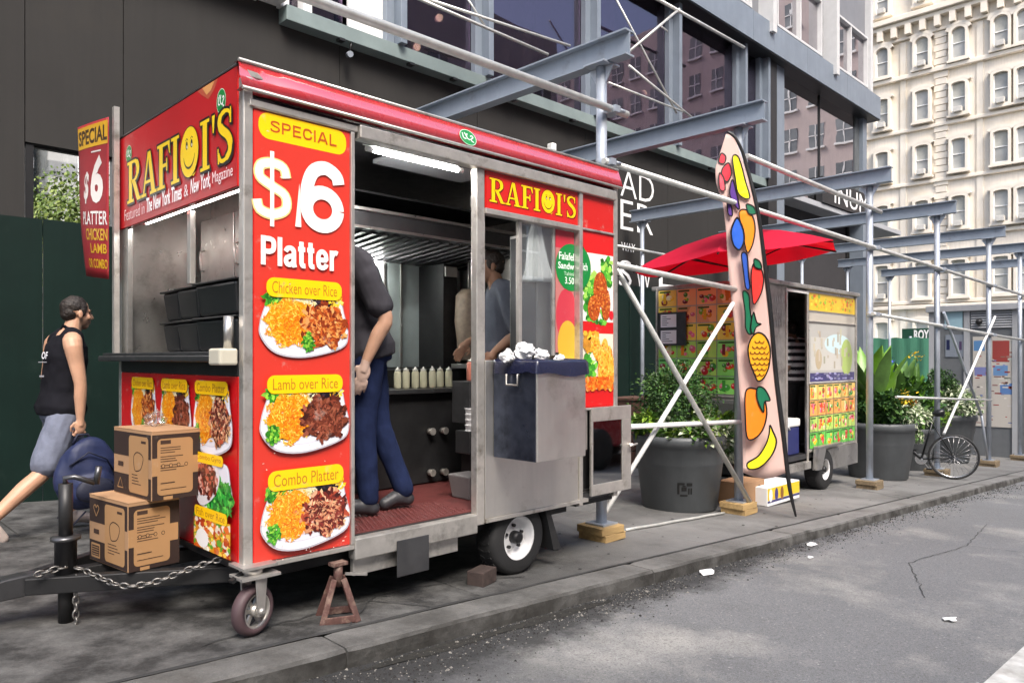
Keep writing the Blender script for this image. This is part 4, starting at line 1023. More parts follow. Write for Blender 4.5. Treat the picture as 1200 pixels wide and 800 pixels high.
# serving window glass and stickers
cb((2.928, Y0+.02, 1.22), (2.95, Y0+.05, 2.07), 'window_stile', 'trim'); cb((3.555, Y0+.03, 1.25), (3.575, Y0+.05, 2.07), 'window_stile', 'trim')
M['clear'] = glassmat('clear_glass', (.93,.95,.95), .04, .01, .45, dirt=.03)
cb((3.235, Y0+.022, 1.22), (3.262, Y0+.05, 2.07), 'window_stile', 'trim'); g = cb((3.263, Y0+.034, 1.25), (3.553, Y0+.040, 2.07), 'window_pane', 'clear', 0); g2 = cb((3.577, Y0+.034, 1.25), (3.766, Y0+.040, 2.07), 'window_pane', 'clear', 0)
pr = Print(plane_front(Y0+.033))
pr.rect(3.58, 1.27, 3.764, 2.065, H('#b9736f')); pr.up(); pr.rect(3.58, 1.95, 3.764, 2.065, H('#c03040')); pr.up()
pr.ell(3.69, 1.51, .105, .18, H('#c23a48'), 24); pr.up(); pr.ell(3.70, 1.33, .10, .15, H('#d0a834'), 24); pr.up()
def clipcirc(cx, cz, rx, rz, lo, hi, col):
    pts = [(min(hi, max(lo, cx+rx*math.cos(2*PI*k/40))), cz+rz*math.sin(2*PI*k/40)) for k in range(40)]
    pr.poly(pts, col)
clipcirc(3.735, 1.83, .155, .155, 3.58, 3.764, GRN); pr.up()
pr.text('Falafel', 3.612, 1.875, 3.762, 1.925, '#e8f2e8', .015); pr.text('Sandw', 3.604, 1.815, 3.763, 1.86, '#e8f2e8', .02); pr.text('Tahini', 3.66, 1.775, 3.76, 1.80, '#d0e8d0', 0); pr.text('3.50', 3.67, 1.72, 3.762, 1.765, '#e8f2e8', .01)
pr.build('window_sticker', M['vinyl2'], g2)
# right column: three menu pictures
cb((3.803, Y0+.002, .90), (X1-.05, Y0+.034, 2.325), 'picture_board', 'redgloss')
for z in (2.085, .885): cb((3.802, Y0-.012, z), (X1-.047, Y0+.03, z+.014), 'panel_frame', 'trim')
pr = Print(plane_front(Y0+.001)); r_ = random.Random(9)
pr.rect(3.805, .91, 4.148, 2.08, H('#cf1c1c')); pr.rect(3.805, 2.102, 4.148, 2.322, RED); pr.up()
pr.rect(3.81, 1.48, 4.146, 1.94, H('#e6e2da')); pr.rect(3.812, 1.02, 4.146, 1.40, H('#e9d9c4')); pr.up()
def mess(x0, z0, x1, z1, cols, n, s, l): 
    for k in range(n):
        x, z = r_.uniform(x0, x1), r_.uniform(z0, z1); a = r_.random()*6.3; m = 5
        pr.poly([(min(4.146, max(3.812, x+s*r_.uniform(.6,1.3)*math.cos(a+6.283*i/m))), z+s*r_.uniform(.5,1.1)*math.sin(a+6.283*i/m)) for i in range(m)], sh(r_.choice(cols), r_, .2), l+r_.random())
gg = [H('#3f9a2c'), H('#6fbf3c'), H('#256b1e'), H('#a6d65c')]
mess(3.83, 1.55, 3.95, 1.80, gg, 70, .03, 4); mess(4.02, 1.72, 4.12, 1.92, gg, 60, .026, 4); mess(3.86, 1.47, 4.08, 1.55, gg[:3], 40, .022, 4)
def ball(cx, cz, rx, rz, cols, l, tex=40, rot=0):
    pr.ell(cx, cz, rx, rz, cols[1], 22, l, rot)
    for k in range(tex):
        a, q = r_.random()*6.28, math.sqrt(r_.random())*.95; ex, ez = rx*q*math.cos(a), rz*q*math.sin(a)
        x, z = cx+ex*math.cos(rot)-ez*math.sin(rot), cz+ex*math.sin(rot)+ez*math.cos(rot); s = .010
        pr.poly([(x+s*math.cos(b)*r_.uniform(.5,1.2), z+s*math.sin(b)*r_.uniform(.5,1.2)) for b in (0,1.5,3,4.6)], sh(r_.choice(cols), r_, .2), l+.3+r_.random()*.6)
fal = [H('#c8641e'), H('#b04a14'), H('#e08a3a'), H('#8a3a10')]
ball(4.00, 1.70, .075, .12, fal, 7, 110); ball(3.93, 1.57, .065, .085, fal, 9, 110); ball(4.06, 1.60, .05, .11, fal, 8, 90); ball(4.12, 1.53, .025, .03, [H('#d8202c')]*2, 9, 8)
pr.l = 11; fr_ = [H('#e8941e'), H('#f2b03c'), H('#d0700e'), H('#f6c862')]
mess(3.83, 1.28, 3.96, 1.40, [H('#f0c23a'), H('#e0a428'), H('#c8862c')], 50, .03, 12)
for k, (cx, cz, rx, rz, ro) in enumerate(((4.03,1.20,.055,.17,-.12),(4.10,1.16,.045,.16,.05),(3.95,1.31,.05,.10,.3))): ball(cx, cz, rx, rz, fr_, 14+k, 120, ro)
mess(3.83, 1.12, 3.95, 1.25, gg+[H('#e9efd8')], 60, .026, 13); mess(3.82, 1.02, 4.13, 1.10, [H('#e8741a'), H('#f08c2c'), H('#d2560c')], 170, .016, 17)
pr.l = 20; clipcirc(3.735, 1.83, .155, .155, 3.806, 4.2, GRN); pr.up(); pr.text('ich', 3.806, 1.815, 3.855, 1.865, '#e8f2e8', .02); pr.up()
pr.text('2', 4.156, 1.80, 4.186, 1.87, '#1c1c1c', .0, 60)
pr.build('picture_print', M['vinyl'], ct)
# lower steel skin and the trash box bracketed to it
cb((2.928, Y0-.006, ZF-.03), (3.765, Y0+.045, 1.22), 'lower_panel', 'steelbright', .004)
cb((2.93, Y0-.014, ZF-.055), (3.86, Y0+.05, ZF-.031), 'bottom_rail', 'trim'); cb((3.803, Y0+.004, .62), (3.87, Y0+.04, .884), 'lower_panel', 'steel')
cb((3.80, Y0+.05, .24), (X1-.0, Y1-.04, ZF-.052), 'chassis_rail', 'soot'); cb((X0+.05, Y0+.12, .20), (3.79, Y0+.2, ZF-.052), 'chassis_rail', 'soot'); cb((X0+.05, Y1-.3, .20), (3.79, Y1-.22, ZF-.052), 'chassis_rail', 'soot')
TB = (2.99, 2.81, .655, 3.41, 3.160, 1.215)
tbx = MB(); a, b_, c, d, e, f = TB; th = .012
tbx.box((a, b_, c), (d, b_+th, f)); tbx.box((d-th, b_+th, c), (d, e, f)); tbx.box((a+th, e-th, c), (d-th, e, f)); tbx.box((a+th, b_+th, c), (d-th, e-th, c+th))
bxo = tbx.build('waste_box', M['steelbright'], ct, bevel=.004)
MB().box((a, b_+th, c), (a+th, e, f)).build('side_plate', M['blueface'], bxo, bevel=.003)  # blueface: steel with a dark blue reflection painted into its colour
hb = MB(); hz, hy = 1.10, 2.99
hb.path([(a-.005, hy+.05, hz+.04), (a-.018, hy+.045, hz+.04), (a-.018, hy+.045, hz-.02), (a-.018, hy-.045, hz-.02), (a-.018, hy-.045, hz+.04), (a-.005, hy-.05, hz+.04)], .006, 6); hb.build('handle', M['trim'], bxo)
# mesh-fronted hatch swung beside the panel
hx0, hx1, hz0, hz1, hY = 3.885, 4.33, .305, .90, Y0-.02
hf = MB(); hf.box((hx0, hY, hz1-.095), (hx1, hY+.02, hz1)); hf.box((hx0, hY, hz0), (hx1, hY+.02, hz0+.075)); hf.box((hx1-.10, hY+.001, hz0+.075), (hx1, hY+.02, hz1-.095)); hf.box((hx0, hY+.001, hz0+.075), (hx0+.02, hY+.02, hz1-.095))
hfo = hf.build('hatch_frame', M['trim'], ct, bevel=.003)
M['hatchglass'] = glassmat('hatch_glass', (.30,.26,.25), .32, .03, .8)
cb((hx0+.02, hY+.008, hz0+.076), (hx1-.101, hY+.012, hz1-.096), 'hatch_pane', 'hatchglass', 0, hfo)
cb((hx0+.02, hY+.10, hz0+.02), (hx1-.1, hY+.11, hz1-.03), 'louvre_back', 'darksteel', 0)
ml = MB()
k = hx0+.03
while k < hx1-.105: ml.tube((k, hY+.015, hz0+.076), (k, hY+.015, hz1-.096), .0016, 4); k += .0125
ml.build('mesh_wires', M['trim'], hfo, kind='stuff')
MB().tube((hx1-.02, hY-.03, .62), (hx1-.02, hY+.02, .62), .012, 8).tube((hx1-.06, hY-.03, .615), (hx1+.03, hY-.03, .625), .008, 6).build('latch', M['trim'], hfo)
# running gear
def wheel(c, r, w, name, par, rimr, side=-1):
    c = Vector(c); t = MB()
    prof = [(rimr, -w/2), (r*.86, -w/2), (r*.96, -w*.42), (r, -w*.28), (r, w*.28), (r*.96, w*.42), (r*.86, w/2), (rimr, w/2), (rimr*.98, w*.3), (rimr*.98, -w*.3), (rimr, -w/2)]
    t.skin([t.ring(c+Vector((0, z, 0)), (0,1,0), q, 36) for q, z in prof], cap=False)
    for k in range(30):
        a = 2*PI*k/30
        for s in (-1, 1): t.bar(c+Vector((math.cos(a)*(r-.002), s*w*.28, math.sin(a)*(r-.002))), c+Vector((math.cos(a+.07)*(r-.002), s*w*.05, math.sin(a+.07)*(r-.002))), .012, .010, (math.cos(a),0,math.sin(a)))
    wo = t.build(name, M['rubber'], par)
    m = MB(); s = side
    m.skin([m.ring(c+Vector((0, s*z, 0)), (0,1,0), q, 36) for q, z in ((rimr, w*.46), (rimr*.93, w*.47), (rimr*.88, w*.40), (rimr*.80, w*.12), (rimr*.62, w*.10), (rimr*.40, w*.16), (rimr*.3, w*.17), (.002, w*.17))], cap=False)
    m.build('rim', M['rim'], wo)
    h = MB(); h.lathe(c, [(rimr*.30, -w*.18), (rimr*.28, -w*.45), (rimr*.16, -w*.5)] if s < 0 else [(rimr*.30, w*.1), (rimr*.2, w*.4)], 14, (0,1,0))
    for k in range(5):
        a = 2*PI*k/5+.3; h.tube(c+Vector((math.cos(a)*rimr*.52, s*w*.10, math.sin(a)*rimr*.52)), c+Vector((math.cos(a)*rimr*.52, s*w*.24, math.sin(a)*rimr*.52)), .011, 6)
    h.build('hub', M['soot'], wo); return wo
wx = 3.25; wr = .228
wheel((wx, Y0+.115, gz(wx)+wr-.004), wr, .17, 'wheel', ct, .135); wheel((wx, Y1-.115, gz(wx)+wr-.004), wr, .17, 'wheel', ct, .135, 1)
cb((wx-.05, Y0+.21, gz(wx)+wr-.03), (wx+.05, Y1-.21, gz(wx)+wr+.03), 'axle', 'soot')
MB().mesh([(3.47,Y0+.02,.275),(3.51,Y0+.02,.275),(3.62,Y0+.02,.0),(3.55,Y0+.02,.0),(3.47,Y0+.22,.275),(3.51,Y0+.22,.275),(3.62,Y0+.22,.0),(3.55,Y0+.22,.0)], ((0,1,2,3),(7,6,5,4),(0,4,5,1),(1,5,6,2),(2,6,7,3),(3,7,4,0))).build('mud_flap', M['rubber'], ct)
st_ = MB(); sx_, sy_ = 4.25, 4.15; st_.tube((sx_, sy_, gz(sx_)+.02), (sx_, sy_, .3), .03, 8); st_.box((sx_-.16, sy_-.07, gz(sx_)), (sx_+.12, sy_+.07, gz(sx_)+.02)); st_.box((X1-.1, sy_-.03, .27), (sx_+.04, sy_+.03, .32)); st_.build('stabiliser', M['darksteel'], ct)
# front caster
cx_, cy_ = 1.515, 3.165; cz_ = gz(cx_)+.112
dv = Vector((.35, -.94, 0)).normalized(); sd_ = Vector((.94, .35, 0))
cw = MB()
cw.skin([cw.ring(Vector((cx_, cy_, cz_))+dv*z, dv, q, 30) for q, z in ((.078,-.03),(.098,-.03),(.110,-.018),(.112,0),(.110,.018),(.098,.03),(.078,.03),(.078,-.03))], cap=False)
cwo = cw.build('caster_wheel', mat('caster_rubber', (.075,.045,.05), .6, var=.2, bump=.1), ct)
ch = MB(); C_ = Vector((cx_, cy_, cz_))
ch.skin([ch.ring(C_+dv*z, dv, q, 30) for q, z in ((.079,.028),(.070,.030),(.068,.012),(.079,-.028))], cap=False)
for k in range(6):
    a = PI*k/3; u = sd_*math.cos(a)+Vector((0,0,1))*math.sin(a); ch.bar(C_+u*.02, C_+u*.07, .016, .012, dv)
ch.lathe(C_, [(.026,-.035),(.026,.035)], 12, dv); ch.build('caster_hub', M['steeldull'], cwo)
cf = MB()
for s in (-1, 1):
    base = C_+dv*.045*s
    cf.prism([(-.018,-.02),(.018,-.02),(.035,.15),(-.03,.15)], lambda x, y, d, base=base: base+sd_*(x+.0)+Vector((0,0,y))+dv*d, .008)
cf.lathe(C_, [(.010,-.06),(.016,-.058),(.016,.058),(.010,.066)], 8, dv)
cf.box((cx_-.08, cy_-.07, cz_+.151), (cx_+.10, cy_+.06, cz_+.163)); cf.lathe((cx_, cy_, cz_+.163), [(.045,0),(.045,.03)], 14); cf.box((cx_-.07, cy_-.06, cz_+.193), (cx_+.09, cy_+.09, cz_+.205))
cf.build('caster_fork', M['steeldull'], ct)
MB().bar(C_+Vector((-.10,.0,.145)), C_+Vector((.02,.02,.19)), .03, .014).build('brake_pedal', M['soot'], ct)
# tow bar
TZ = .215
tg = MB(); tip = Vector((.62, 3.92, TZ-.02))
tg.bar((1.56, 3.42, TZ), (.80, 3.88, TZ), .05, .075); tg.bar((1.56, 4.42, TZ), (.80, 3.96, TZ), .05, .075)
tg.bar((1.9, 3.92, TZ+.001), (.70, 3.92, TZ+.001), .06, .07)
two = tg.build('tow_bar', M['soot'], ct, bevel=.005)
cp_ = MB(); cp_.prism(catmull([(.48,-.035),(.60,-.05),(.80,-.045),(.86,-.04),(.86,.04),(.74,.045),(.66,.03),(.58,.0),(.50,.01)], 4), lambda x, y, d: Vector((x, 3.875+d, TZ+y)), .09); cp_.build('coupler', M['darksteel'], two, bevel=.01)
MB().bar((.66, 3.92, TZ+.02), (.64, 3.92, TZ+.13), .02, .05).bar((.64, 3.92, TZ+.12), (.58, 3.92, TZ+.15), .02, .04).build('coupler_latch', M['soot'], two)
jk = MB(); jx, jy = .945, 3.84
jk.tube((jx, jy, gz(jx)), (jx, jy, TZ+.1), .031, 14); jk.tube((jx, jy, TZ+.18), (jx, jy, .66), .029, 14)
jko = jk.build('tongue_jack', M['soot'], two)
q = MB(); q.lathe((jx, jy, TZ+.02), [(.046,0),(.046,.165),(.062,.17),(.062,.185),(.03,.19)], 16); q.lathe((jx, jy, TZ-.0), [(.062,0),(.062,.018)], 16); q.build('jack_sleeve', M['darksteel'], jko)
q = MB(); q.path([(jx, jy, .66), (jx-.005, jy, .685), (jx+.03, jy-.02, .69), (jx+.11, jy-.04, .655)], .012, 8); q.path([(jx+.115, jy-.04, .65), (jx+.125, jy-.045, .73)], .014, 8); q.build('crank_handle', M['darksteel'], jko)
# left end: name board, opening, menu posters
cb((X0-.004, Y0+.05, 2.0), (X0+.03, Y1-.02, ZR+.0), 'name_board', 'redgloss'); cb((X0-.008, Y0+.05, ZR+.001), (X0+.03, Y1-.03, ZR+.012), 'board_edge', 'darksteel')
pl = lambda px, py: onX(px, py, X0)
pr = Print(plane_left(X0-.005)); pr.rect(-Y1+.025, 2.003, -Y0-.052, ZR-.003, H('#b5141c')); pr.up()
A_ = lambda Y: -Y
pr.poly([(-3.66, 2.535), (-3.42, 2.535), (-3.47, 2.49), (-3.53, 2.465), (-3.60, 2.50)], H('#b5523a')); pr.up(); pr.poly([(-3.60, 2.535), (-3.46, 2.535), (-3.50, 2.50), (-3.55, 2.49)], H('#d89a5c')); pr.up()
halal(pr, -3.385, 2.42, .05, .058); halal(pr, -4.64, 2.42, .05, .05)
serif(pr, "RAFIQI'S", -4.66, 2.13, -3.26, 2.37, H('#f2cc10'), BLK, .012)
pr.text('Featured in', -4.70, 2.035, -4.37, 2.10, '#e9d8d8', -.008); pr.text('The New York Times', -4.34, 2.035, -3.84, 2.115, '#ffffff', .02, shear=.12); pr.text('&', -3.81, 2.04, -3.755, 2.10, '#e9d8d8', 0)
pr.text('New York,', -3.73, 2.03, -3.49, 2.115, '#ffffff', .012, shear=.25); pr.text('Magazine', -3.47, 2.035, -3.25, 2.105, '#f2e4e4', .0)
pr.build('name_print', M['vinyl2'], ct)
cb((X0-.085, Y0+.10, 1.215), (X0+.02, Y1+.10, 1.245), 'counter_shelf', 'darksteel', .006); cb((X0-.07, Y0+.12, 1.246), (X0-.04, Y1+.06, 1.262), 'shelf_lip', 'darksteel')
cb((X0-.002, Y0+.052, 1.15), (X0+.03, Y1-.052, 1.214), 'shelf_apron', 'soot')
cb((X0-.095, Y0+.03, 1.20), (X0-.01, Y0+.15, 1.275), 'shelf_bracket', 'cream', .01)
cb((X0+.0, Y0+.051, ZF-.02), (X0+.03, Y1-.051, 1.149), 'poster_board', 'redgloss')
cb((X0-.006, Y0+.051, ZF-.05), (X0+.03, Y1-.03, ZF-.021), 'bottom_rail', 'soot')
pr = Print(plane_left(X0-.001)); pr.rect(-Y1+.06, ZF-.01, -Y0-.058, 1.145, H('#c3161c')); pr.up()
pY = lambda px, z=1.0: -onX(px, 440, X0).y
for (t, a, c, k) in (('Chicken over Rice', 154, 184, 'chicken'), ('Lamb over Rice', 190, 226, 'lamb'), ('Combo Platter', 231, 276, 'combo')):
    xa, xb = pY(a), pY(c); plate(pr, xa, .78, xb-xa, .34, k, a, .9); ylabel(pr, t, xa+.03, 1.06, xb-.03, 1.125)
xa, xb = pY(235), pY(278)
plate(pr, xa, .52, xb-xa, .23, 'combo', 77, 1.0, True); ylabel(pr, 'Combo Gyro', xa+.01, .735, xb-.08, .785)
pr.rect(xa, ZF+.0, xb, .49, H('#e0a020')); pr.up()
rf = random.Random(31)
for k in range(230):
    x, z = rf.uniform(xa, xb), rf.uniform(ZF+.0, .49); c = rf.choice([H('#e8981c'), H('#d0601a'), H('#f2c04a'), H('#5aa02c'), H('#b43a14'), H('#f0e4d0')]); s = rf.uniform(.012, .035); a = rf.random()*3
    pr.poly([(min(xb, max(xa, x+s*math.cos(a+b))), min(.49, max(ZF+.0, z+s*.6*math.sin(a+b)))) for b in (0,1.2,2.6,4,5.2)], sh(c, rf, .2), pr.l+rf.random())
pr.up(2); pr.ell(xa+.10, ZF+.05, .07, .045, WHT); pr.up(); ylabel(pr, 'Fish over Rice', xa+.01, .475, xb-.03, .53)
pr.build('poster_print', M['vinyl'], ct)
# prep bay behind the left opening
cb((X0+.03, Y0+.08, 1.13), (2.018, Y1-.032, 1.16), 'prep_counter', 'steel'); cb((X0+.05, Y0+.07, ZF), (2.0, Y0+.085, ZR-.06), 'bay_side', 'steel', 0)
cb((1.96, Y0+.09, 1.56), (2.019, Y1-.04, 1.60), 'shelf_rail', 'soot'); cb((1.90, Y0+.09, 1.601), (2.0, Y1-.04, 1.612), 'cupboard_base', 'steel')
cup = [(3.30, 3.78), (3.79, 4.27), (4.28, 4.76)]
for a, c in cup:
    d = cb((1.93, a, 1.615), (2.0, c-.005, 2.10), 'cupboard_door', 'steel', .004)
    y = c-.06; MB().path([(1.928, y, 1.78), (1.905, y, 1.79), (1.905, y, 1.90), (1.928, y, 1.91)], .007, 6).build('handle', M['trim'], d)
cb((X0+.06, 3.92, 1.62), (X0+.09, 3.96, 2.0), 'window_bar', 'trim'); cb((X0+.0, Y1-.16, 1.25), (X0+.03, Y1-.052, 1.998), 'window_jamb', 'steel')
TUBE = emat('fluorescent_tube', (1, .98, .95), 50)
M['tubeend'] = M['white']
TUBE2 = emat('dim_fluorescent_tube', (1, .98, .95), 9)
def lamp(p0, p1, nm='ceiling_lamp', tm=None):
    a = MB().tube(p0, p1, .014, 8).build(nm, tm or TUBE, ct)
    d = (Vector(p1)-Vector(p0)).normalized()
    e = MB().tube(Vector(p0)-d*.04, p0, .016, 8).tube(p1, Vector(p1)+d*.04, .016, 8); e.box(Vector(p0)+Vector((-.02,-.02,.02))-d*.03, Vector(p1)+Vector((.02,.02,.045))+d*.03) if abs(d.x) > .5 else e.box(Vector(p0)+Vector((-.02,-.03,.02)), Vector(p1)+Vector((.02,.03,.045)))
    e.build('lamp_fitting', M['white'], a)
lamp((X0+.10, 3.30, 2.04), (X0+.10, 4.66, 2.04), tm=TUBE2)
lamp((2.25, Y0+.14, 2.335), (2.84, Y0+.14, 2.335)); lamp((2.75, 4.70, 1.945), (3.28, 4.70, 1.945))
MB().tube((X0-.03, Y0+.085, 1.275), (X0-.03, Y0+.085, 1.42), .022, 12).build('steel_cylinder', M['steel'], ct)
# kitchen seen through the doorway
M['ltint'] = mat('pale_splashback', (.62,.72,.70), .25, metal=.1, var=.2, scale=3, streak=.1)
cb((2.3, Y1-.05, 1.16), (4.15, Y1-.031, 1.98), 'splashback', 'ltint')
for x in (3.36, 3.52): cb((x, Y1-.062, 1.16), (x+.02, Y1-.051, 1.98), 'splash_seam', 'steel')
hdm = MB(); hdm.mesh([(2.1,3.95,2.05),(4.16,3.95,2.05),(4.16,3.95,2.16),(2.1,3.95,2.16),(2.1,4.79,1.98),(4.16,4.79,1.98),(4.16,4.79,2.3),(2.1,4.79,2.3)], ((0,1,2,3),(3,2,6,7),(4,7,6,5),(0,4,5,1),(0,3,7,4),(1,5,6,2))); ho = hdm.build('hood', M['darksteel'], ct)
MB().box((2.1, 3.93, 2.155), (4.16, 3.96, 2.175)).box((2.1, 3.935, 2.045), (4.16, 3.955, 2.06)).build('hood_edge', M['steel'], ho)
for k in range(22):
    x = 2.2+k*.09
    MB().bar((x, 4.0, 2.035), (x+.0, 4.74, 1.975), .035, .012).build('hood_baffle', M['darksteel'], ho)
cb((2.1, 4.12, ZF+.03), (4.15, Y1-.04, .985), 'stove', 'soot'); cb((2.1, 4.06, .99), (4.15, Y1-.04, 1.02), 'worktop', 'darksteel')
cb((2.1, 4.42, 1.021), (4.12, Y1-.055, 1.15), 'griddle', 'soot', .006)
for px, py in ((503, 505), (518, 504), (503, 553), (518, 552)):
    p = onY(px, py, 4.11); MB().tube(p, p+Vector((0,-.035,0)), .022, 10).tube(p+Vector((0,-.035,0)), p+Vector((0,-.045,0)), .026, 10).build('knob', M['trim'], ct)
cb((3.70, 4.48, 1.16), (3.84, Y1-.06, 1.97), 'oven', 'soot'); cb((3.71, 4.465, 1.87), (3.83, 4.478, 1.95), 'oven_plate', 'steel')
rt = MB(); rt.lathe((3.86, 4.36, 1.22), [(.07,0),(.085,.06),(.115,.30),(.105,.50),(.06,.55)], 18); rt.build('roasting_cone', mat('roast_meat', (.26,.20,.15), .6, var=.3, scale=12, bump=.4, bscale=25), ct)
cb((3.76, 4.25, 1.155), (4.0, 4.46, 1.19), 'drip_tray', 'steel'); MB().tube((3.86,4.36,1.76), (3.86,4.36,1.98), .01, 6).build('spit', M['trim'], ct)
cb((2.1, Y0+.4, ZR-.075), (4.1, Y1-.1, ZR-.053), 'ceiling', 'darksteel')
cb((2.55, 3.35, 2.40), (3.25, 3.75, 2.425), 'roof_vent', 'grey'); cb((3.35, 3.70, 2.25), (3.45, 3.78, 2.34), 'smoke_detector', 'grey', .015)
cb((2.1, 4.1, 2.31), (4.15, 4.75, 2.325), 'shelf', 'darksteel')
cb((3.47, Y0+.09, 1.06), (3.79, Y0+.34, 2.04), 'cabinet', 'steel'); cb((3.465, Y0+.10, 1.08), (3.469, Y0+.33, 2.02), 'cabinet_side', 'darksteel', 0)
cb((3.05, Y0+.05, .99), (3.765, Y0+.20, 1.02), 'serving_ledge', 'darksteel')
# ------------------------------------------------------------------ things in and around the first cart
M['pan'] = mat('black_plastic', (.016,.017,.018), .28, var=.2, spec=.6)
M['kraft'] = mat('kraft_cardboard', (.36,.21,.11), .75, var=.07, scale=4, bump=.06, bscale=40)
M['bluebag'] = mat('navy_plastic', (.014,.016,.04), .22, var=.3, spec=.7)
M['paper'] = mat('white_paper', (.8,.8,.8), .7, var=.04)
M['clearplastic'] = glassmat('clear_plastic', (.92,.93,.94), .12, .08, .4)
M['cream_b'] = mat('cream_plastic', (.58,.56,.40), .4, var=.08); M['whitecap'] = mat('white_cap', (.75,.74,.68), .4)
M['redsauce'] = mat('red_sauce_bottle', (.40,.14,.10), .4)
MB().box((X0+.06, Y0+.09, 1.162), (1.93, Y1-.04, 1.265)).build('pan_rack', M['darksteel'], ct, bevel=.004)
def pan(x0, y0, x1, y1, z, h, label):
    t = empty('food_pan', ((x0+x1)/2, (y0+y1)/2, z), label, 'food pan', 'black food pans in the cart window')
    b = MB(); i = .02
    b.mesh([(x0+i,y0+i,z),(x1-i,y0+i,z),(x1-i,y1-i,z),(x0+i,y1-i,z),(x0,y0,z+h),(x1,y0,z+h),(x1,y1,z+h),(x0,y1,z+h)], ((0,3,2,1),(0,1,5,4),(1,2,6,5),(2,3,7,6),(3,0,4,7),(4,5,6,7)))
    b.build('pan_body', M['pan'], t, bevel=.018, seg=3)
    MB().box((x0-.012, y0-.012, z+h+.001), (x1+.012, y1+.012, z+h+.012)).build('pan_rim', M['pan'], t, bevel=.004)
lb = [('lower right', 'upper right'), ('lower middle', 'upper middle'), ('lower left', 'upper left')]
for i, (a, c) in enumerate(((3.52, 4.02), (4.06, 4.36), (4.40, 4.66))):
    for j in range(2):
        pan(1.60+.03*i, a+.01*j, 1.90, c, 1.267+j*.185, .165, f'black plastic food pan in the cart\'s end window, {lb[i][j]} of the stacks')
# bottles on the counter
def bottle(loc, label, body, cap, h=.15, r=.026):
    t = empty('squeeze_bottle', loc, label, 'bottle', 'squeeze bottles in the cart')
    MB().lathe(loc, [(r*.9,0),(r,.008),(r,h*.72),(r*.75,h*.80)], 14).build('bottle_body', body, t)
    MB().lathe(Vector(loc)+Vector((0,0,h*.80+.001)), [(r*.78,0),(r*.78,h*.08),(r*.3,h*.1),(r*.14,h*.2)], 12).build('bottle_cap', cap, t)
ordn = ['first', 'second', 'third', 'fourth', 'fifth', 'sixth', 'seventh']
for k in range(7): bottle((3.075+k*.077, 4.22+.006*(k % 2), 1.021), f'cream sauce bottle, {ordn[k]} from the left in the row on the stove counter', M['cream_b'], M['whitecap'])
p = onY(553, 446, 3.75)
MB().box((p.x-.10, 3.66, .80), (p.x+.12, 3.84, p.z-.001)).build('side_shelf', M['darksteel'], ct, bevel=.004)
bottle(p, 'reddish sauce bottle with white cap on the dark shelf beside the door post', M['redsauce'], M['whitecap'], .16, .036)
q = onY(550, 530, 3.7)
cupt = empty('cup_holder', q, 'black wall box holding a stack of white paper cups inside the doorway', 'cup holder')
MB().box((q.x-.07, 3.62, q.z), (q.x+.09, 3.76, q.z+.15)).build('holder_box', M['darksteel'], cupt, bevel=.004)
for i, dx in enumerate((-.025, .045)):
    cu = MB()
    for k in range(5): cu.lathe((q.x+dx, 3.66, q.z+.10+k*.036), [(.030,0),(.036,.05),(.038,.052)], 14)
    cu.build('paper_cup', M['paper'], cupt, kind='stuff')
MB().box((q.x-.02, 3.62, ZF), (q.x+.10, 3.76, q.z)).build('holder_post', M['soot'], ct)
q = onY(549, 588, 3.55)
MB().mesh([(q.x-.08,3.45,ZF+.02),(q.x+.06,3.45,ZF+.02),(q.x+.06,3.62,ZF+.02),(q.x-.08,3.62,ZF+.02),(q.x-.10,3.43,ZF+.17),(q.x+.08,3.43,ZF+.17),(q.x+.08,3.64,ZF+.17),(q.x-.10,3.64,ZF+.17)], ((0,3,2,1),(0,1,5,4),(1,2,6,5),(2,3,7,6),(3,0,4,7),(4,5,6,7))).build('floor_bin', mat('bin_grey', (.16,.15,.15), .5), bevel=.01, label='small grey bin on the red mat just inside the doorway', cat='bin')
# cloth hanging in the serving window, cabinet
cl = MB(); n = 14; Yc = Y0+.055
pts = [(612,330),(650,330),(641,268),(633,262),(622,262)]
rows = []
for j in range(15):
    v = j/14; xa = onY(612+(624-612)*v+3*math.sin(v*5)*(1-v), 330-68*v, Yc); xb = onY(650+(634-650)*v**.7, 330-68*v, Yc)
    rows.append([cl.bm.verts.new(xa.lerp(xb, i/n)+Vector((0, .018*math.sin(i*1.3+v*2)*(1-.4*v), 0))) for i in range(n+1)])
for A, B in zip(rows, rows[1:]):
    for i in range(n): cl.bm.faces.new((A[i], A[i+1], B[i+1], B[i])).smooth = True
co_ = cl.build('hanging_cloth', M['paper'], label='white cloth hanging inside the serving window above the steel cabinet', cat='cloth')
so_ = co_.modifiers.new('thickness', 'SOLIDIFY'); so_.thickness = .004
# bin bag and crumpled paper in the steel waste box
bgm = MB(); a, b_, c, d, e, f = TB; per = []
def rim_pts(ins):
    return [(a-ins, b_-ins), (d+ins, b_-ins), (d+ins, e-.012 if ins > 0 else e+ins), (a-ins, e-.012 if ins > 0 else e+ins)]
def around(ins, n=22):
    q = rim_pts(ins); o = []
    for i in range(4):
        (x0, y0), (x1, y1) = q[i], q[(i+1) % 4]
        o += [(x0+(x1-x0)*k/n, y0+(y1-y0)*k/n) for k in range(n)]
    return o
lv = []
for ins, zz, am in ((-.05, f-.10, .02), (-.02, f-.015, .01), (.0, f+.012, .008), (.010, f-.005, .006), (.013, f-.03, .01), (.015, f-.055, .03)):
    lv.append([bgm.bm.verts.new((x, min(y, e-.005), zz+am*mnoise.noise(Vector((x*5+y*4, k*.05, ins*40)))+(-.07*abs(mnoise.noise(Vector((x*3.1+.4, y*3.1, 9)))) if ins > .012 else 0))) for k, (x, y) in enumerate(around(ins))])
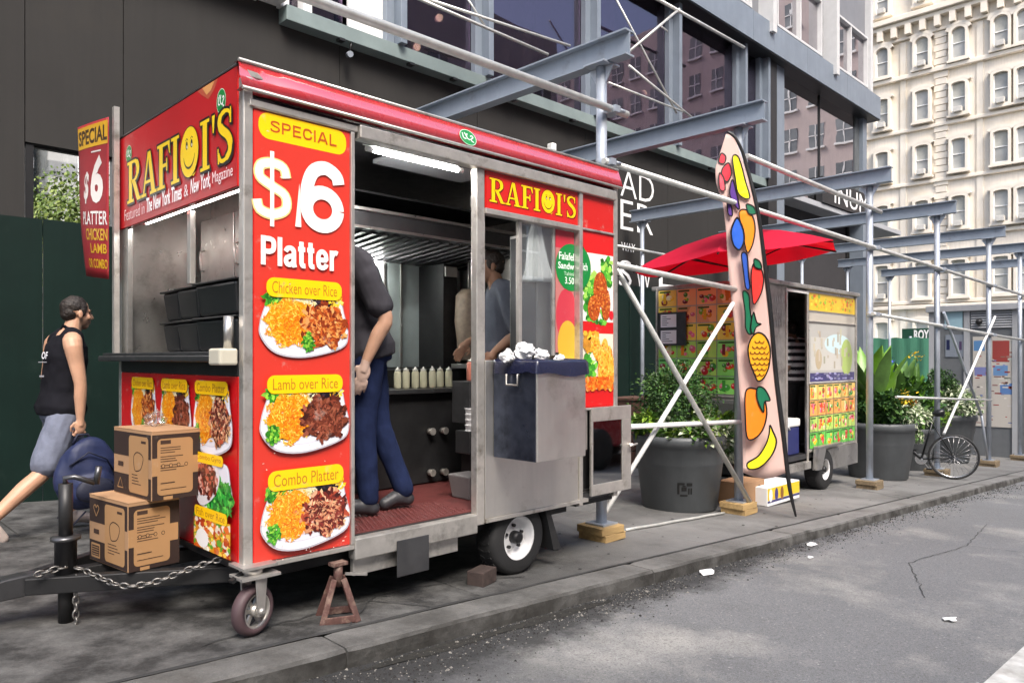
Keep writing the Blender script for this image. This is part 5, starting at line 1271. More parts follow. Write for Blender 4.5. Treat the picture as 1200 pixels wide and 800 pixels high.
for A, B in zip(lv, lv[1:]):
    for k in range(len(A)):
        bgm.bm.faces.new((A[k], A[(k+1) % len(A)], B[(k+1) % len(A)], B[k])).smooth = True
bgm.bm.faces.new(lv[0])
bgm.build('bin_bag', M['bluebag'], label='dark blue plastic bag lining the steel waste box', cat='bin bag')
def crumple(c, r, seed, name, label, m='paper', cat='paper', group=None):
    b = MB(); b.blob(c, r, 14, 10, .55, seed=seed); rn = random.Random(seed)
    for v in b.bm.verts: v.co += Vector((rn.uniform(-1,1), rn.uniform(-1,1), rn.uniform(-1,1)))*max(r if isinstance(r, (int,float)) else max(r)*.6, .01)*.22
    for f_ in b.bm.faces: f_.smooth = False
    return b.build(name, M[m], label=label, cat=cat, group=group)
for i, (px, py, r, l) in enumerate(((595, 417, .045, 'pointed scrap of white paper at the left of the waste box'), (615, 412, .065, 'large crumpled white napkin heaped in the waste box'), (634, 416, .045, 'crumpled white napkin beside the largest one in the waste box'), (655, 421, .035, 'small white paper scrap at the right rim of the waste box'))):
    p = onY(px, py, 3.0); p.z = max(p.z, f+.012); crumple(p, (r, r*.8, r*.75), i*3.1+1, 'paper_napkin', l, group='papers in the waste box')
# crates of cups: two printed cartons on the tow bar
def carton(near, z, rot, wr_, wl_, h, label, flip):
    t = empty('cardboard_box', (near[0], near[1], z), label, 'cardboard box', rz=0)
    dr = Vector((math.cos(rot), math.sin(rot), 0)); dl = Vector((-math.sin(rot), math.cos(rot), 0)); N0 = Vector((near[0], near[1], z))
    b = MB(); q = [N0, N0+dr*wr_, N0+dr*wr_+dl*wl_, N0+dl*wl_]; up = Vector((0,0,h))
    b.mesh(q+[x+up for x in q], ((0,3,2,1),(0,1,5,4),(1,2,6,5),(2,3,7,6),(3,0,4,7)))
    b.build('box_body', M['kraft'], t, bevel=.003)
    tp = up-Vector((0,0,.0))
    m0, m1 = (q[0]+q[3])/2, (q[1]+q[2])/2
    for A, B, C, D in ((q[0], q[1], m1, m0), (m0, m1, q[2], q[3])):
        fl = MB(); e_ = (C-B).normalized()*.001
        vs = [A+tp, B+tp, C+tp-e_, D+tp-e_] if B == q[1] else [A+tp+e_*0, B+tp, C+tp, D+tp]
        fl.mesh([v+Vector((0,0,.001)) for v in vs]+[v+Vector((0,0,.005)) for v in vs], ((0,3,2,1),(4,5,6,7),(0,1,5,4),(1,2,6,5),(2,3,7,6),(3,0,4,7))); fl.build('flap', M['kraft'], t)
    DB = H('#2b1a14'); KR = H('#a07a52'); rr = random.Random(int(h*1000)+flip)
    for (o, ax, wd, nrm, side) in ((N0, dr, wr_, -dl, 0), (N0+dl*wl_, -dl, wl_, -dr, 1)):
        pr = Print(lambda x, y, d, o=o, ax=ax, nrm=nrm: o+ax*x+Vector((0,0,y))+nrm*(d+.0004))
        m = .008
        if side == 0: pr.rect(.001, .001, wd-.002, h-.012, DB)
        else:
            pr.rect(.005, h*.60, wd-m, h-.012, DB); pr.rect(.005, .004, wd-m, h*.32, DB)
        pr.up()
        if side == 0: pr.rect(0, h*.36, wd-m, h*.62, KR) ; pr.rect(wd*.22, 0, wd*.40, h*.05, KR); pr.up(); pr.rrect(wd*.10, h*.07, wd*.80, h*.90, .02, KR)
        else: pr.rrect(wd*.42, h*.06, wd*.92, h*.92, .02, KR)
        pr.up()
        x0, x1 = (wd*.16, wd*.72) if side == 0 else (wd*.50, wd*.86)
        T = H('#3a251a')
        zz = h*.82
        if side == 0:
            pr.rect(x0, zz, x0+(x1-x0)*.36, zz+.018, T)
            for k in range(9):
                zz -= h*.035 if k % 3 else h*.06
                pr.rect(x0, zz, x0+(x1-x0)*rr.uniform(.5, 1), zz+.004, T)
            for k in range(4): pr.ell(x0+.012+k*(x1-x0)*.27, h*.50, .009, .010, T, 10)
            pr.up(); 
            for k in range(4): pr.ell(x0+.012+k*(x1-x0)*.27, h*.50, .006, .007, KR, 10)
            pr.rect(x0, h*.24, x0+(x1-x0)*.5, h*.255, T); pr.rect(x0, h*.15, x0+(x1-x0)*.9, h*.16, T)
        else:
            pr.text('Cups', x1-.06, zz, x1, zz+.02, T, 0) if False else pr.rect(x1-.05, zz, x1, zz+.012, T)
            pts = catmull([(x0+.03,h*.42),(x0+.02,h*.6),(x0+.06,h*.68),(x0+.12,h*.62),(x0+.10,h*.45),(x0+.06,h*.40)], 4); pr.ribbon(pts+[pts[0]], .005, T)
            for k in range(4): pr.rect(x0, h*.33-k*.014, x0+(x1-x0)*rr.uniform(.4,.9), h*.33-k*.014+.004, T)
            pr.rect(wd*.13, h*.43, wd*.27, h*.50, T); pr.up()
            pts = [(wd*.12, h*.10), (wd*.27, h*.10), (wd*.195, h*.25), (wd*.12, h*.10)] if not flip else catmull([(wd*.20,h*.70),(wd*.13,h*.82),(wd*.17,h*.87),(wd*.20,h*.83),(wd*.23,h*.87),(wd*.27,h*.82),(wd*.20,h*.70)], 3, False)
            pr.ribbon(pts, .006, KR)
            if flip: pr.rrect(wd*.07, h*.06, wd*.30, h*.28, .004, KR); pr.up(); pr.rect(wd*.09, h*.09, wd*.28, h*.25, DB); pr.up(); [pr.rect(wd*.10, h*(.11+.035*k), wd*.27, h*(.12+.035*k), KR) for k in range(4)]
        pr.build('box_print', printmat('carton_print', .75, .1, 0), t)
    return t
C1 = (1.14, 3.615); zb1 = TZ+.042
carton(C1, zb1, math.radians(7), .24, .405, .312, 'lower printed brown carton resting on the tow bar', 1)
carton((1.228, 3.575), zb1+.312+.006, math.radians(5), .24, .415, .315, 'upper printed brown carton stacked on the other carton beside the red cart', 0)
crumple(Vector((1.34, 3.86, zb1+.627+.045)), (.05,.04,.035), 5, 'plastic_wrap', 'clear crumpled plastic wrap on top of the upper carton', 'clearplastic', 'plastic wrap')
M['darkchain'] = mat('dull_chain', (.20,.19,.18), .4, metal=.8, var=.2)
# safety chain
chn = MB(); path = [Vector(p) for p in ((.80, 3.80, TZ+.06), (.90, 3.79, TZ+.075), (.985, 3.79, TZ+.06), (1.10, 3.60, TZ+.0), (1.22, 3.54, TZ+.0), (1.34, 3.48, TZ+.04), (1.44, 3.42, TZ+.075), (1.50, 3.38, TZ+.09))]
path = [Vector(p) for p in catmull([tuple(p) for p in path], 8, False)]
tail = [Vector((.97, 3.775, TZ+.05-.016*k)) for k in range(16)]
def links(P, step=.026):
    acc = 0; k = 0; last = P[0]
    for a_, b2 in zip(P, P[1:]):
        d_ = (b2-a_).length; acc += d_
        if acc < step: continue
        acc = 0; dd = (b2-a_).normalized(); s1 = dd.cross(Vector((0,0,1)) if abs(dd.z) < .9 else Vector((0,1,0))).normalized(); s2 = s1.cross(dd)
        s_ = s1 if k % 2 else s2; k += 1
        s_ = (s_+(s2 if k % 2 else s1)*.25).normalized()
        chn.path([b2+dd*(math.cos(t)*.021)+s_*(math.sin(t)*.0125) for t in [2*PI*i/9 for i in range(9)]], .0045, 5, True)
links(path); links(tail)
chn.build('safety_chain', M['darkchain'], label='steel safety chain draped along the tow bar', cat='chain')
# jack stand and brick
jx, jy = 1.93, 3.13; jz = gz(jx)
js = empty('jack_stand', (jx, jy, jz), 'rusty red axle stand under the front of the food cart', 'jack stand')
dx_ = Vector((.8, -.35, 0)).normalized(); dy_ = Vector((.35, .8, 0)).normalized(); J = Vector((jx, jy, jz))
for s1 in (-1, 1):
    f_ = MB(); o_ = J+dy_*.075*s1
    for s2 in (-1, 1):
        f_.bar(o_+dx_*.085*s2, J+dy_*.03*s1+dx_*.022*s2+Vector((0,0,.20)), .028, .010, dy_)
    f_.bar(o_-dx_*.07+Vector((0,0,.018)), o_+dx_*.07+Vector((0,0,.018)), .012, .034); f_.build('stand_frame', M['rust'], js, bevel=.003)
MB().tube(J+Vector((0,0,.16)), J+Vector((0,0,.26)), .022, 12).box(J+Vector((-.04,-.025,.26)), J+Vector((.04,.025,.275))).build('stand_post', M['rust'], js)
MB().bar(J+Vector((.02,-.03,.22)), J+Vector((.13,-.05,.20)), .012, .012).build('ratchet_lever', M['steeldull'], js)
p = ong(571, 684)
MB().box(p+Vector((-.09,-.02,0)), p+Vector((.07,.09,.085)), Matrix.Rotation(.3, 3, 'Z')).build('brick', mat('dark_brick', (.045,.03,.026), .85, var=.3, scale=14, bump=.3), bevel=.006, label='dark brick chocking the cart wheel on the pavement', cat='brick')
# pole with hanging price banner at the back corner
bp = empty('banner_sign', (1.44, 4.78, 1.24), 'red special price banner hanging from the pole at the cart\'s rear corner', 'banner')
MB().box((1.425, 4.765, 1.263), (1.455, 4.80, 2.72)).build('banner_pole', M['trim'], bp)
BY0, BY1 = 4.805, 5.42
def bfn(x, y, d):        # x 0..1 from pole to outer edge, y 0..1 up
    Y = BY0+(BY1-BY0)*x*(1-.36*(1-y)**1.2); z = 1.70+(2.66-1.70)*y+.07*x*y+.05*x*(1-y)
    return Vector((1.405-.04*math.sin(x*2.6)*(.6+.4*math.sin(y*5))-d, Y, z))
def bfl(x, y, d): return bfn(1-x, y, d)
b = MB(); rows = [[b.bm.verts.new(bfl(i/14, j/18, -.004)) for i in range(15)] for j in range(19)]
for A, B in zip(rows, rows[1:]):
    for i in range(14): b.bm.faces.new((A[i], A[i+1], B[i+1], B[i])).smooth = True
bo_ = b.build('banner_cloth', mat('banner_red', H('#8e1a22'), .5, var=.1), bp); so2 = bo_.modifiers.new('t', 'SOLIDIFY'); so2.thickness = .003
pr = Print(bfl, .08)
pr.rect(.02, .84, .985, .985, H('#d6a420')); pr.up(); pr.text('SPECIAL', .05, .862, .97, .962, '#3c2412', .03)
pr.text('$', .30, .47, .47, .68, '#d9d2cc', .03); pr.text('6', .54, .47, .88, .78, '#d9d2cc', .045); pr.rect(.50, .80, .80, .81, '#d9d2cc')
pr.text('PLATTER', .27, .335, .985, .42, '#d9d2cc', .02); pr.text('CHICKEN', .38, .235, .985, .31, '#caa01e', .02); pr.text('LAMB', .52, .155, .97, .215, '#caa01e', .02); pr.text('OR COMBO', .38, .06, .99, .12, '#caa01e', .02)
pr.build('banner_print', M['vinyl2'], bp)

# ------------------------------------------------------------------ people
def remeshed(mb, vox, smooth=4):
    me = bpy.data.meshes.new('tmp'); bmesh.ops.recalc_face_normals(mb.bm, faces=mb.bm.faces[:]); mb.bm.to_mesh(me); mb.bm.free()
    o = bpy.data.objects.new('tmp', me); COL.objects.link(o)
    r = o.modifiers.new('r', 'REMESH'); r.mode = 'VOXEL'; r.voxel_size = vox
    s = o.modifiers.new('s', 'SMOOTH'); s.iterations = smooth; s.factor = .5
    dg = bpy.context.evaluated_depsgraph_get(); dg.update(); e = o.evaluated_get(dg); t = bpy.data.meshes.new_from_object(e)
    out = MB(); out.bm.from_mesh(t); bpy.data.objects.remove(o); bpy.data.meshes.remove(me); bpy.data.meshes.remove(t)
    for f_ in out.bm.faces: f_.smooth = True; f_.material_index = 0
    return out
def skinmat(name, col): 
    m = mat(name, col, .5, var=.1, scale=9, bump=.04, bscale=60); p = m.node_tree.nodes['Principled BSDF']
    p.inputs['Subsurface Weight'].default_value = .08; p.inputs['Subsurface Radius'].default_value = (.02,.008,.004); return m
def person(label, base, f, J, skin, hair, top, bottom, shoe, sleeve=True, shorts=False, beard=False, glove=None, h=1.72, headyaw=0, fist=(False, False), stripes=None):
    """J: joints as (forward, left, up) in metres from the point between the feet"""
    f = Vector((f[0], f[1], 0)).normalized(); l = Vector((-f.y, f.x, 0)); B = Vector(base); up = Vector((0,0,1))
    P = lambda t: B+f*t[0]+l*t[1]+up*t[2]
    root = empty('person', B, label, 'person')
    pel, chest, neck, head = P(J['pelvis']), P(J['chest']), P(J['neck']), P(J['head'])
    spine = (chest-pel).normalized()
    def ell_ring(mb, c, rx, ry, n=20, ax=None):       # rx sideways, ry front-back
        ax = ax or spine; fx_ = (f-ax*f.dot(ax)).normalized(); lx = ax.cross(fx_)
        return [mb.bm.verts.new(c+lx*rx*math.cos(2*PI*k/n)+fx_*ry*math.sin(2*PI*k/n)) for k in range(n)]
    def torso(mb, g, lo=None):
        L = chest-pel
        prof = [(-.22,.155,.105),(-.05,.165,.12),(.25,.150,.112),(.6,.160,.115),(.95,.175,.118),(1.2,.165,.105),(1.38,.10,.075)]
        R_ = []
        for t, rx, ry in prof:
            if lo is not None and t < lo: continue
            k_ = .024*max(0, min(1, (.35-t)/.35)) if lo else 0
            R_.append(ell_ring(mb, pel+L*t, rx+g+k_, ry+g+k_))
        mb.skin(R_)
    def limb(mb, pts, rad, g=0):
        P_ = [Vector(p) for p in catmull([tuple(p) for p in pts], 4, False)]; m = len(pts)-1
        rr = []
        for i in range(len(P_)):
            t = min(m-1e-6, i/4); k = int(t); rr.append(rad[k]+(rad[k+1]-rad[k])*(t-k)+g)
        mb.path(P_, rr, 14); mb.blob(P_[0], rr[0], 12, 8); mb.blob(P_[-1], rr[-1], 12, 8)
    b = MB(); torso(b, 0)
    hf_ = (f*math.cos(headyaw)+l*math.sin(headyaw)).normalized(); hl = Vector((-hf_.y, hf_.x, 0)); HM = Matrix((hf_, hl, up)).transposed()
    HP = lambda x, y, z: head+HM @ Vector((x, y, z))
    limb(b, [chest+spine*.12, neck, head+up*-.05-hf_*.01], [.075,.060,.056])
    b.blob(HP(-.012,0,.030), (.094,.075,.088), 22, 16, rot=HM); b.blob(HP(.022,0,-.030), (.070,.060,.085), 20, 14, rot=HM); b.blob(HP(.045,0,-.092), (.038,.036,.026), 14, 10, rot=HM)
    b.blob(HP(.078,0,.018), (.018,.045,.012), 12, 8, rot=HM)
    b.path([HP(.084,0,.012), HP(.100,0,-.012), HP(.112,0,-.030), HP(.092,0,-.040)], [.009,.011,.013,.012], 10)
    b.blob(HP(.087,0,-.062), (.012,.024,.007), 10, 6, rot=HM); b.blob(HP(.084,0,-.074), (.012,.021,.007), 10, 6, rot=HM)
    for s in (-1, 1):
        b.blob(HP(-.005, s*.076, -.012), (.018,.009,.031), 10, 8, rot=HM); b.blob(HP(.060, s*.040, -.030), (.022,.020,.022), 10, 8, rot=HM)
    for i, sd in enumerate(('l', 'r')):
        s = 1 if sd == 'l' else -1
        sh, el, wr = P(J['sh_'+sd]), P(J['el_'+sd]), P(J['wr_'+sd])
        limb(b, [chest+spine*.12+l*s*.08, sh, (sh+el)/2, el, (el*.6+wr*.4), wr], [.06,.062,.050,.040,.040,.026])
        d = (wr-el).normalized(); d = (d*.8+Vector((0,0,-.6))).normalized() if J.get('hang', True) else d
        pn = l*s; side = d.cross(pn).normalized()
        palm = wr+d*.055
        Rm = Matrix((side, pn, d)).transposed()
        b.blob(palm, (.040,.017,.055), 12, 9, rot=Rm); b.tube(wr, palm, .026, 10)
        for k in range(4):
            o = wr+d*.095+side*(.030-.020*k); ln = (.030,.036,.033,.026)[k]
            if fist[i]: q = [o, o+d*ln*.9-pn*.012, o+d*ln*.6-pn*.042, o-d*.006-pn*.038]
            else: q = [o, o+d*ln-pn*.004, o+d*ln*1.8-pn*.014, o+d*ln*2.4-pn*.028]
            b.path(q, [.0092,.009,.0082,.007], 8); b.blob(q[-1], .0075, 8, 6)
        o = wr+d*.03+side*.034; q = [o, o+side*.020+d*.028-pn*.012, o+side*.016+d*.058-pn*.024]
        b.path(q, [.011,.010,.008], 8); b.blob(q[-1], .008, 8, 6)
        hp, kn, an, toe = P(J['hip_'+sd]), P(J['kn_'+sd]), P(J['an_'+sd]), P(J['toe_'+sd])
        limb(b, [hp, (hp+kn)/2, kn, kn*.62+an*.38, an], [.088,.076,.055,.056,.036])
    bm_ = remeshed(b, .0055, 3)
    if beard or glove:
        for f_ in bm_.bm.faces:
            c = f_.calc_center_median(); q = HM.transposed() @ (c-head)
            if beard and q.z < -.040 and q.x > -.005 and q.z > -.125 and q.length < .15: f_.material_index = 1
            if glove:
                for sd in 'lr':
                    wr, el = P(J['wr_'+sd]), P(J['el_'+sd])
                    if (c-wr).length < .22 and (c-wr).dot((wr-el).normalized()) > -.01: f_.material_index = 2
    bm_.build('body', [skin, skin if not beard else beard, glove or skin], root)
    e_ = MB()
    for s in (-1, 1):
        e_.blob(HP(.083, s*.033, .002), (.010,.014,.007), 8, 6, rot=HM)
    e_.build('eyes', mat('eye_dark', (.02,.012,.01), .2), root); e_ = MB()
    for s in (-1, 1): e_.path([HP(.088, s*.016, .020), HP(.087, s*.034, .026), HP(.074, s*.052, .019)], .0045, 6)
    e_.build('eyebrows', hair, root)
    # hair
    hb = MB(); hb.blob(HP(-.014,0,.040), (.094,.0785,.085), 22, 16, .08, rot=HM); hb.blob(HP(-.048,0,.0), (.056,.068,.064), 18, 12, .08, rot=HM)
    for s in (-1, 1): hb.blob(HP(.012, s*.062, .015), (.030,.018,.045), 10, 8, rot=HM)
    hm_ = remeshed(hb, .006, 2)
    rnh = random.Random(3)
    for v in hm_.bm.verts:
        v.co += v.normal*0+Vector((mnoise.noise(v.co*70), mnoise.noise(v.co*70+Vector((9,0,0))), mnoise.noise(v.co*70+Vector((0,9,0)))))*.0035
    dead = [v for v in hm_.bm.verts if (lambda q: (q.x > .055+.1*max(0, q.z-.06) and q.z < .078) or q.z < -.058)(HM.transposed() @ (v.co-head))]
    bmesh.ops.delete(hm_.bm, geom=dead, context='VERTS')
    hm_.build('hair', hair, root)
    # top
    tmb = MB(); torso(tmb, .012, -.3)
    for i, sd in enumerate(('l', 'r')):
        s = 1 if sd == 'l' else -1; sh, el = P(J['sh_'+sd]), P(J['el_'+sd]); c0 = chest+spine*.13+l*s*.07
        if sleeve: limb(tmb, [c0, sh, sh*.45+el*.55, sh*.22+el*.78], [.075,.080,.074,.072])
        else: limb(tmb, [c0, c0*.35+sh*.65], [.072,.066])
    tmb.path([chest+spine*.14, neck-spine*.02-f*.01], [.10,.062], 14)
    tm = remeshed(tmb, .008, 4)
    for v in tm.bm.verts:
        q = v.co; v.co += v.normal*(.006*mnoise.noise(Vector((q.x*9, q.y*9, q.z*13)))+.004*mnoise.noise(Vector((q.x*22, q.y*22, q.z*18))))
    if stripes:
        for f_ in tm.bm.faces:
            if int(f_.calc_center_median().z/.045) % 2: f_.material_index = 1
    tm.build('shirt' if sleeve else 'vest_top', [top, stripes or top], root)
    # bottoms
    pm = MB(); L = chest-pel
    pm.skin([ell_ring(pm, pel+L*t, rx, ry) for t, rx, ry in ((-.30,.15,.115),(-.05,.176,.130),(.16,.168,.124))])
    for sd in 'lr':
        hp, kn, an = P(J['hip_'+sd]), P(J['kn_'+sd]), P(J['an_'+sd])
        if shorts: limb(pm, [hp, (hp+kn)/2, hp*.12+kn*.88], [.108,.106,.104])
        else: limb(pm, [hp, (hp+kn)/2, kn, kn*.5+an*.5, an+up*.01], [.102,.086,.070,.063,.057])
    pmr = remeshed(pm, .008, 4)
    for v in pmr.bm.verts:
        q = v.co; v.co += v.normal*(.005*mnoise.noise(Vector((q.x*7, q.y*7, q.z*11)))+.003*mnoise.noise(Vector((q.x*30, q.y*30, q.z*16))))
    pmr.build('shorts' if shorts else 'trousers', bottom, root)
    for sd in 'lr':
        an, toe = P(J['an_'+sd]), P(J['toe_'+sd]); s_ = MB(); d = toe-an; dh = Vector((d.x, d.y, 0)).normalized()
        s_.path([an+up*.02, an-up*.03+dh*.01], [.046,.044], 12); s_.blob(an-up*.045-dh*.02, (.045,.045,.04), 12, 8)
        s_.path([an-up*.04-dh*.03, an*.5+toe*.5-up*.0, toe+up*.005], [.042,.042,.036], 12); s_.blob(toe+up*.005, .036, 12, 8)
        sr = remeshed(s_, .007, 3)
        sr.build('shoe', shoe, root)
    return root, P
sk1 = skinmat('skin_warm', (.50,.28,.18)); sk2 = skinmat('skin_tan', (.42,.24,.16)); hairm = mat('dark_hair', (.016,.010,.007), .55, var=.4, scale=60, bump=.5, bscale=160)
stub = skinmat('stubbled_skin', (.27,.16,.11))
navyv = mat('black_cotton', (.008,.008,.011), .9, spec=.12, var=.2, bump=.1, bscale=30); shortm = mat('grey_blue_denim', (.14,.155,.21), .85, var=.2, scale=14, bump=.1)
whshoe = mat('pale_trainer', (.5,.42,.38), .6, var=.1)
wb = Vector((1.45, 6.0, gz(1.45)))
J1 = dict(pelvis=(0,0,.90), chest=(.03,0,1.25), neck=(.065,0,1.415), head=(.10,0,1.555), sh_l=(.03,.19,1.335), sh_r=(-.01,-.19,1.33), el_l=(.0,.22,1.07), wr_l=(.08,.20,.84), el_r=(.02,-.235,1.055), wr_r=(.02,-.235,.815),
     hip_l=(.0,.085,.86), kn_l=(.13,.09,.49), an_l=(.095,.09,.10), toe_l=(.245,.09,.035), hip_r=(0,-.085,.86), kn_r=(-.15,-.09,.46), an_r=(-.48,-.09,.16), toe_r=(-.40,-.09,.035))
r1, P1_ = person('man in black sleeveless top and grey shorts walking with a navy backpack', wb, (.98, .17), J1, sk1, hairm, navyv, shortm, whshoe, sleeve=False, shorts=True, beard=stub, fist=(False, True))
pr = Print(lambda x, y, d: P1_((-.128-d+.10*((y-1.25)), -x, y))); pr.text('OF', .0, 1.225, .09, 1.275, '#d8d8dc', .02); pr.rect(-.04, 1.20, .09, 1.206, '#8a8a90'); pr.rect(.0, 1.10, .07, 1.112, '#8a8a90'); 
pr.build('vest_print', printmat('shirt_print', .8, coat=0), r1)
# backpack in his right hand
hb_ = P1_((.03, -.245, .70)); bk = empty('backpack', hb_-Vector((0,0,.42)), 'navy blue backpack hanging from the walking man\'s hand', 'backpack')
M['navy'] = mat('navy_nylon', (.010,.017,.062), .6, var=.2, bump=.08, bscale=50); M['navy2'] = mat('navy_nylon_dark', (.006,.008,.024), .65, var=.2, bump=.08, bscale=50)
bb = MB(); c0 = hb_+Vector((.02,-.03,-.27)); Rk = Matrix.Rotation(.12, 3, 'Y')
bb.blob(c0, (.195,.11,.245), 20, 14, .16, rot=Rk, seed=2); bb.blob(c0+Vector((.01,0,-.10)), (.195,.105,.14), 18, 12, .12, seed=5); bb.blob(c0+Vector((.03,-.075,-.09)), (.145,.07,.125), 16, 12, .12, seed=8)
remeshed(bb, .010, 3).build('bag_body', M['navy'], bk)
MB().path([hb_+Vector((-.06,0,-.06)), hb_+Vector((-.03,0,.0)), hb_+Vector((.03,0,.0)), hb_+Vector((.07,0,-.06))], .010, 6).build('carry_loop', M['navy2'], bk)
MB().blob(c0+Vector((.02,-.13,-.10)), (.125,.035,.09), 16, 10, .1, seed=3).build('front_pocket', M['navy2'], bk)
MB().path([c0+Vector((-.13,-.06,-.2)), c0+Vector((-.19,-.05,-.27)), c0+Vector((-.10,-.06,-.33)), c0+Vector((-.02,-.05,-.25))], .006, 5).path([c0+Vector((.12,-.06,-.2)), c0+Vector((.17,-.05,-.30)), c0+Vector((.08,-.06,-.32)), c0+Vector((.05,-.05,-.22))], .006, 5).build('strap', M['navy2'], bk)
MB().path([c0+Vector((-.13,-.085,.07)), c0+Vector((-.02,-.115,.16)), c0+Vector((.10,-.10,.10)), c0+Vector((.15,-.085,-.0))], .006, 5).build('zip', M['navy2'], bk)
# cook in the doorway
greyshirt = mat('charcoal_polo', (.036,.034,.041), .9, spec=.15, var=.15, bump=.08, bscale=40); jeans = mat('blue_jeans', (.012,.019,.055), .9, spec=.12, var=.25, scale=10, bump=.1, bscale=60); blackshoe = mat('black_trainer', (.03,.03,.035), .5, var=.2)
gl = mat('clear_glove', (.47,.33,.27), .35, var=.1)
cbase = Vector((2.40, 3.58, ZF+.02))
J2 = dict(pelvis=(0,0,.95), chest=(.10,0,1.30), neck=(.17,0,1.50), head=(.25,0,1.60), sh_l=(.06,.20,1.40), sh_r=(.10,-.20,1.40), el_l=(-.08,.25,1.10), wr_l=(.025,.24,.86), el_r=(.15,-.25,1.12), wr_r=(.3,-.2,1.0),
     hip_l=(.0,.09,.92), kn_l=(.03,.09,.50), an_l=(.0,.09,.09), toe_l=(.15,.12,.035), hip_r=(-.01,-.09,.92), kn_r=(-.07,-.09,.50), an_r=(-.215,-.09,.10), toe_r=(-.10,-.05,.035))
person('cook in charcoal polo shirt and blue jeans standing in the cart doorway', cbase, (-.85, .5), J2, sk2, hairm, greyshirt, jeans, blackshoe, glove=gl)
slate = mat('slate_tshirt', (.075,.085,.115), .85, var=.12, bump=.08, bscale=40); blk = mat('black_trousers', (.012,.012,.014), .85)
J3 = dict(pelvis=(0,0,.92), chest=(.03,0,1.25), neck=(.06,0,1.42), head=(.105,0,1.545), sh_l=(.02,.19,1.33), sh_r=(.03,-.19,1.33), el_l=(-.05,.22,1.06), wr_l=(.11,.18,.93), el_r=(.06,-.23,1.06), wr_r=(.25,-.12,1.0),
     hip_l=(.0,.09,.9), kn_l=(.02,.09,.48), an_l=(-.02,.09,.09), toe_l=(.13,.1,.035), hip_r=(0,-.09,.9), kn_r=(.02,-.09,.48), an_r=(-.02,-.09,.09), toe_r=(.13,-.1,.035))
person('dark haired cook in slate grey T-shirt seen in profile in the serving window', (3.76, 3.86, ZF+.02), (-.85, .52), J3, skinmat('skin_brown', (.33,.18,.115)), hairm, slate, blk, blackshoe)
# ------------------------------------------------------------------ second cart, selling fruit drinks
QX0, QX1, QY0, QY1, QB, QT = 7.92, 10.58, 3.92, 5.36, .0, 2.08
c2 = empty('smoothie_cart', (9.2, 4.6, gz(9.2)), 'steel fruit drink cart covered in small fruit pictures with a dark open doorway', 'food cart')
def qb(lo, hi, name, m='steel', bevel=.004, par=None): return MB().box(lo, hi).build(name, M[m] if isinstance(m, str) else m, par or c2, bevel=bevel)
qb((QX0, QY0, QB), (QX1, QY1, QB+.06), 'floor', 'darksteel'); qb((QX0-.06, QY0-.05, QT), (QX1+.04, QY1+.05, QT+.05), 'roof', 'steeldull', .01)
qb((QX0, QY0+.03, QB+.061), (QX0+.03, QY1, QT-.001), 'end_wall', 'steel'); qb((QX1-.03, QY0+.03, QB+.061), (QX1, QY1, QT-.001), 'end_wall', 'steel'); qb((QX0+.031, QY1-.03, QB+.061), (QX1-.031, QY1, QT-.001), 'rear_wall', 'soot')
qb((QX0, QY0, .10), (8.47, QY0+.029, QT-.001), 'side_panel', 'steeldull'); qb((9.02, QY0, QB+.061), (QX1, QY0+.029, QT-.001), 'side_panel', 'steel')
qb((8.43, QY0-.012, QB-.1), (8.47, QY0-.001, QT-.06), 'door_frame', 'trim'); qb((9.0, QY0-.012, QB-.1), (9.05, QY0-.001, QT-.06), 'door_frame', 'trim'); qb((8.43, QY0-.013, QT-.058), (9.05, QY0-.001, QT-.02), 'door_frame', 'white')
qb((8.40, QY0-.04, -.12), (9.05, QY0+.05, -.03), 'step', 'steeldull'); qb((8.2, QY0+.6, QB+.07), (10.4, QY1-.1, .98), 'counter', 'soot'); qb((8.3, QY0+.5, 1.5), (10.4, QY1-.1, 1.53), 'shelf', 'soot')
for k in range(7):
    for j in range(3):
        z = 1.64+j*.135; x = QX0+.05+k*.06
        MB().mesh([(x-.024, QY0-.003, z), (x, QY0-.008, z-.055), (x+.024, QY0-.003, z), (x, QY0-.003, z+.055)], ((0,1,3),(1,2,3))).build('diamond_stud', M['steel'], c2) if k < 7 else None
FR = [H('#e2431e'), H('#f08a1a'), H('#f5c022'), H('#7fbf2a'), H('#c81e28'), H('#f2dfa8'), H('#e86a8a'), H('#3f9a34'), H('#8a1a2a')]
def fruit_cell(pr, x0, z0, x1, z1, bgc, r):
    l = pr.l; pr.rect(x0, z0, x1, z1, bgc, l)
    w, h = x1-x0, z1-z0
    pr.poly([(x0, z0), (x0+w*r.uniform(.2,.8), z0), (x0+w*r.uniform(.2,.8), z1), (x0, z1)], sh(bgc, r, .3), l+.2)
    for k in range(r.randint(5, 9)):
        s = r.uniform(.10, .24)*min(w, h); cx, cz = x0+r.uniform(.2,.85)*w, z0+r.uniform(.2,.75)*h; cx = min(x1-s, max(x0+s, cx)); cz = min(z1-s, max(z0+s, cz)); c = r.choice(FR)
        pr.ell(cx, cz, s, s*r.uniform(.7,1), sh(c, r, .2), 10, l+.4+k*.05); pr.ell(cx-s*.3, cz+s*.3, s*.35, s*.3, mixc(c, (1,1,1), .4), 7, l+.42+k*.05)
    if r.random() < .6: x = x0+r.uniform(.1,.6)*w; pr.rect(x, z0+h*.15, x+w*.16, z0+h*.8, sh(r.choice(FR), r, .2), l+1)
    pr.rect(x0+.06*w, z1-.16*h, x0+w*r.uniform(.5,.9), z1-.06*h, H('#2d5a20'), l+1.1)
fx_r = random.Random(17)
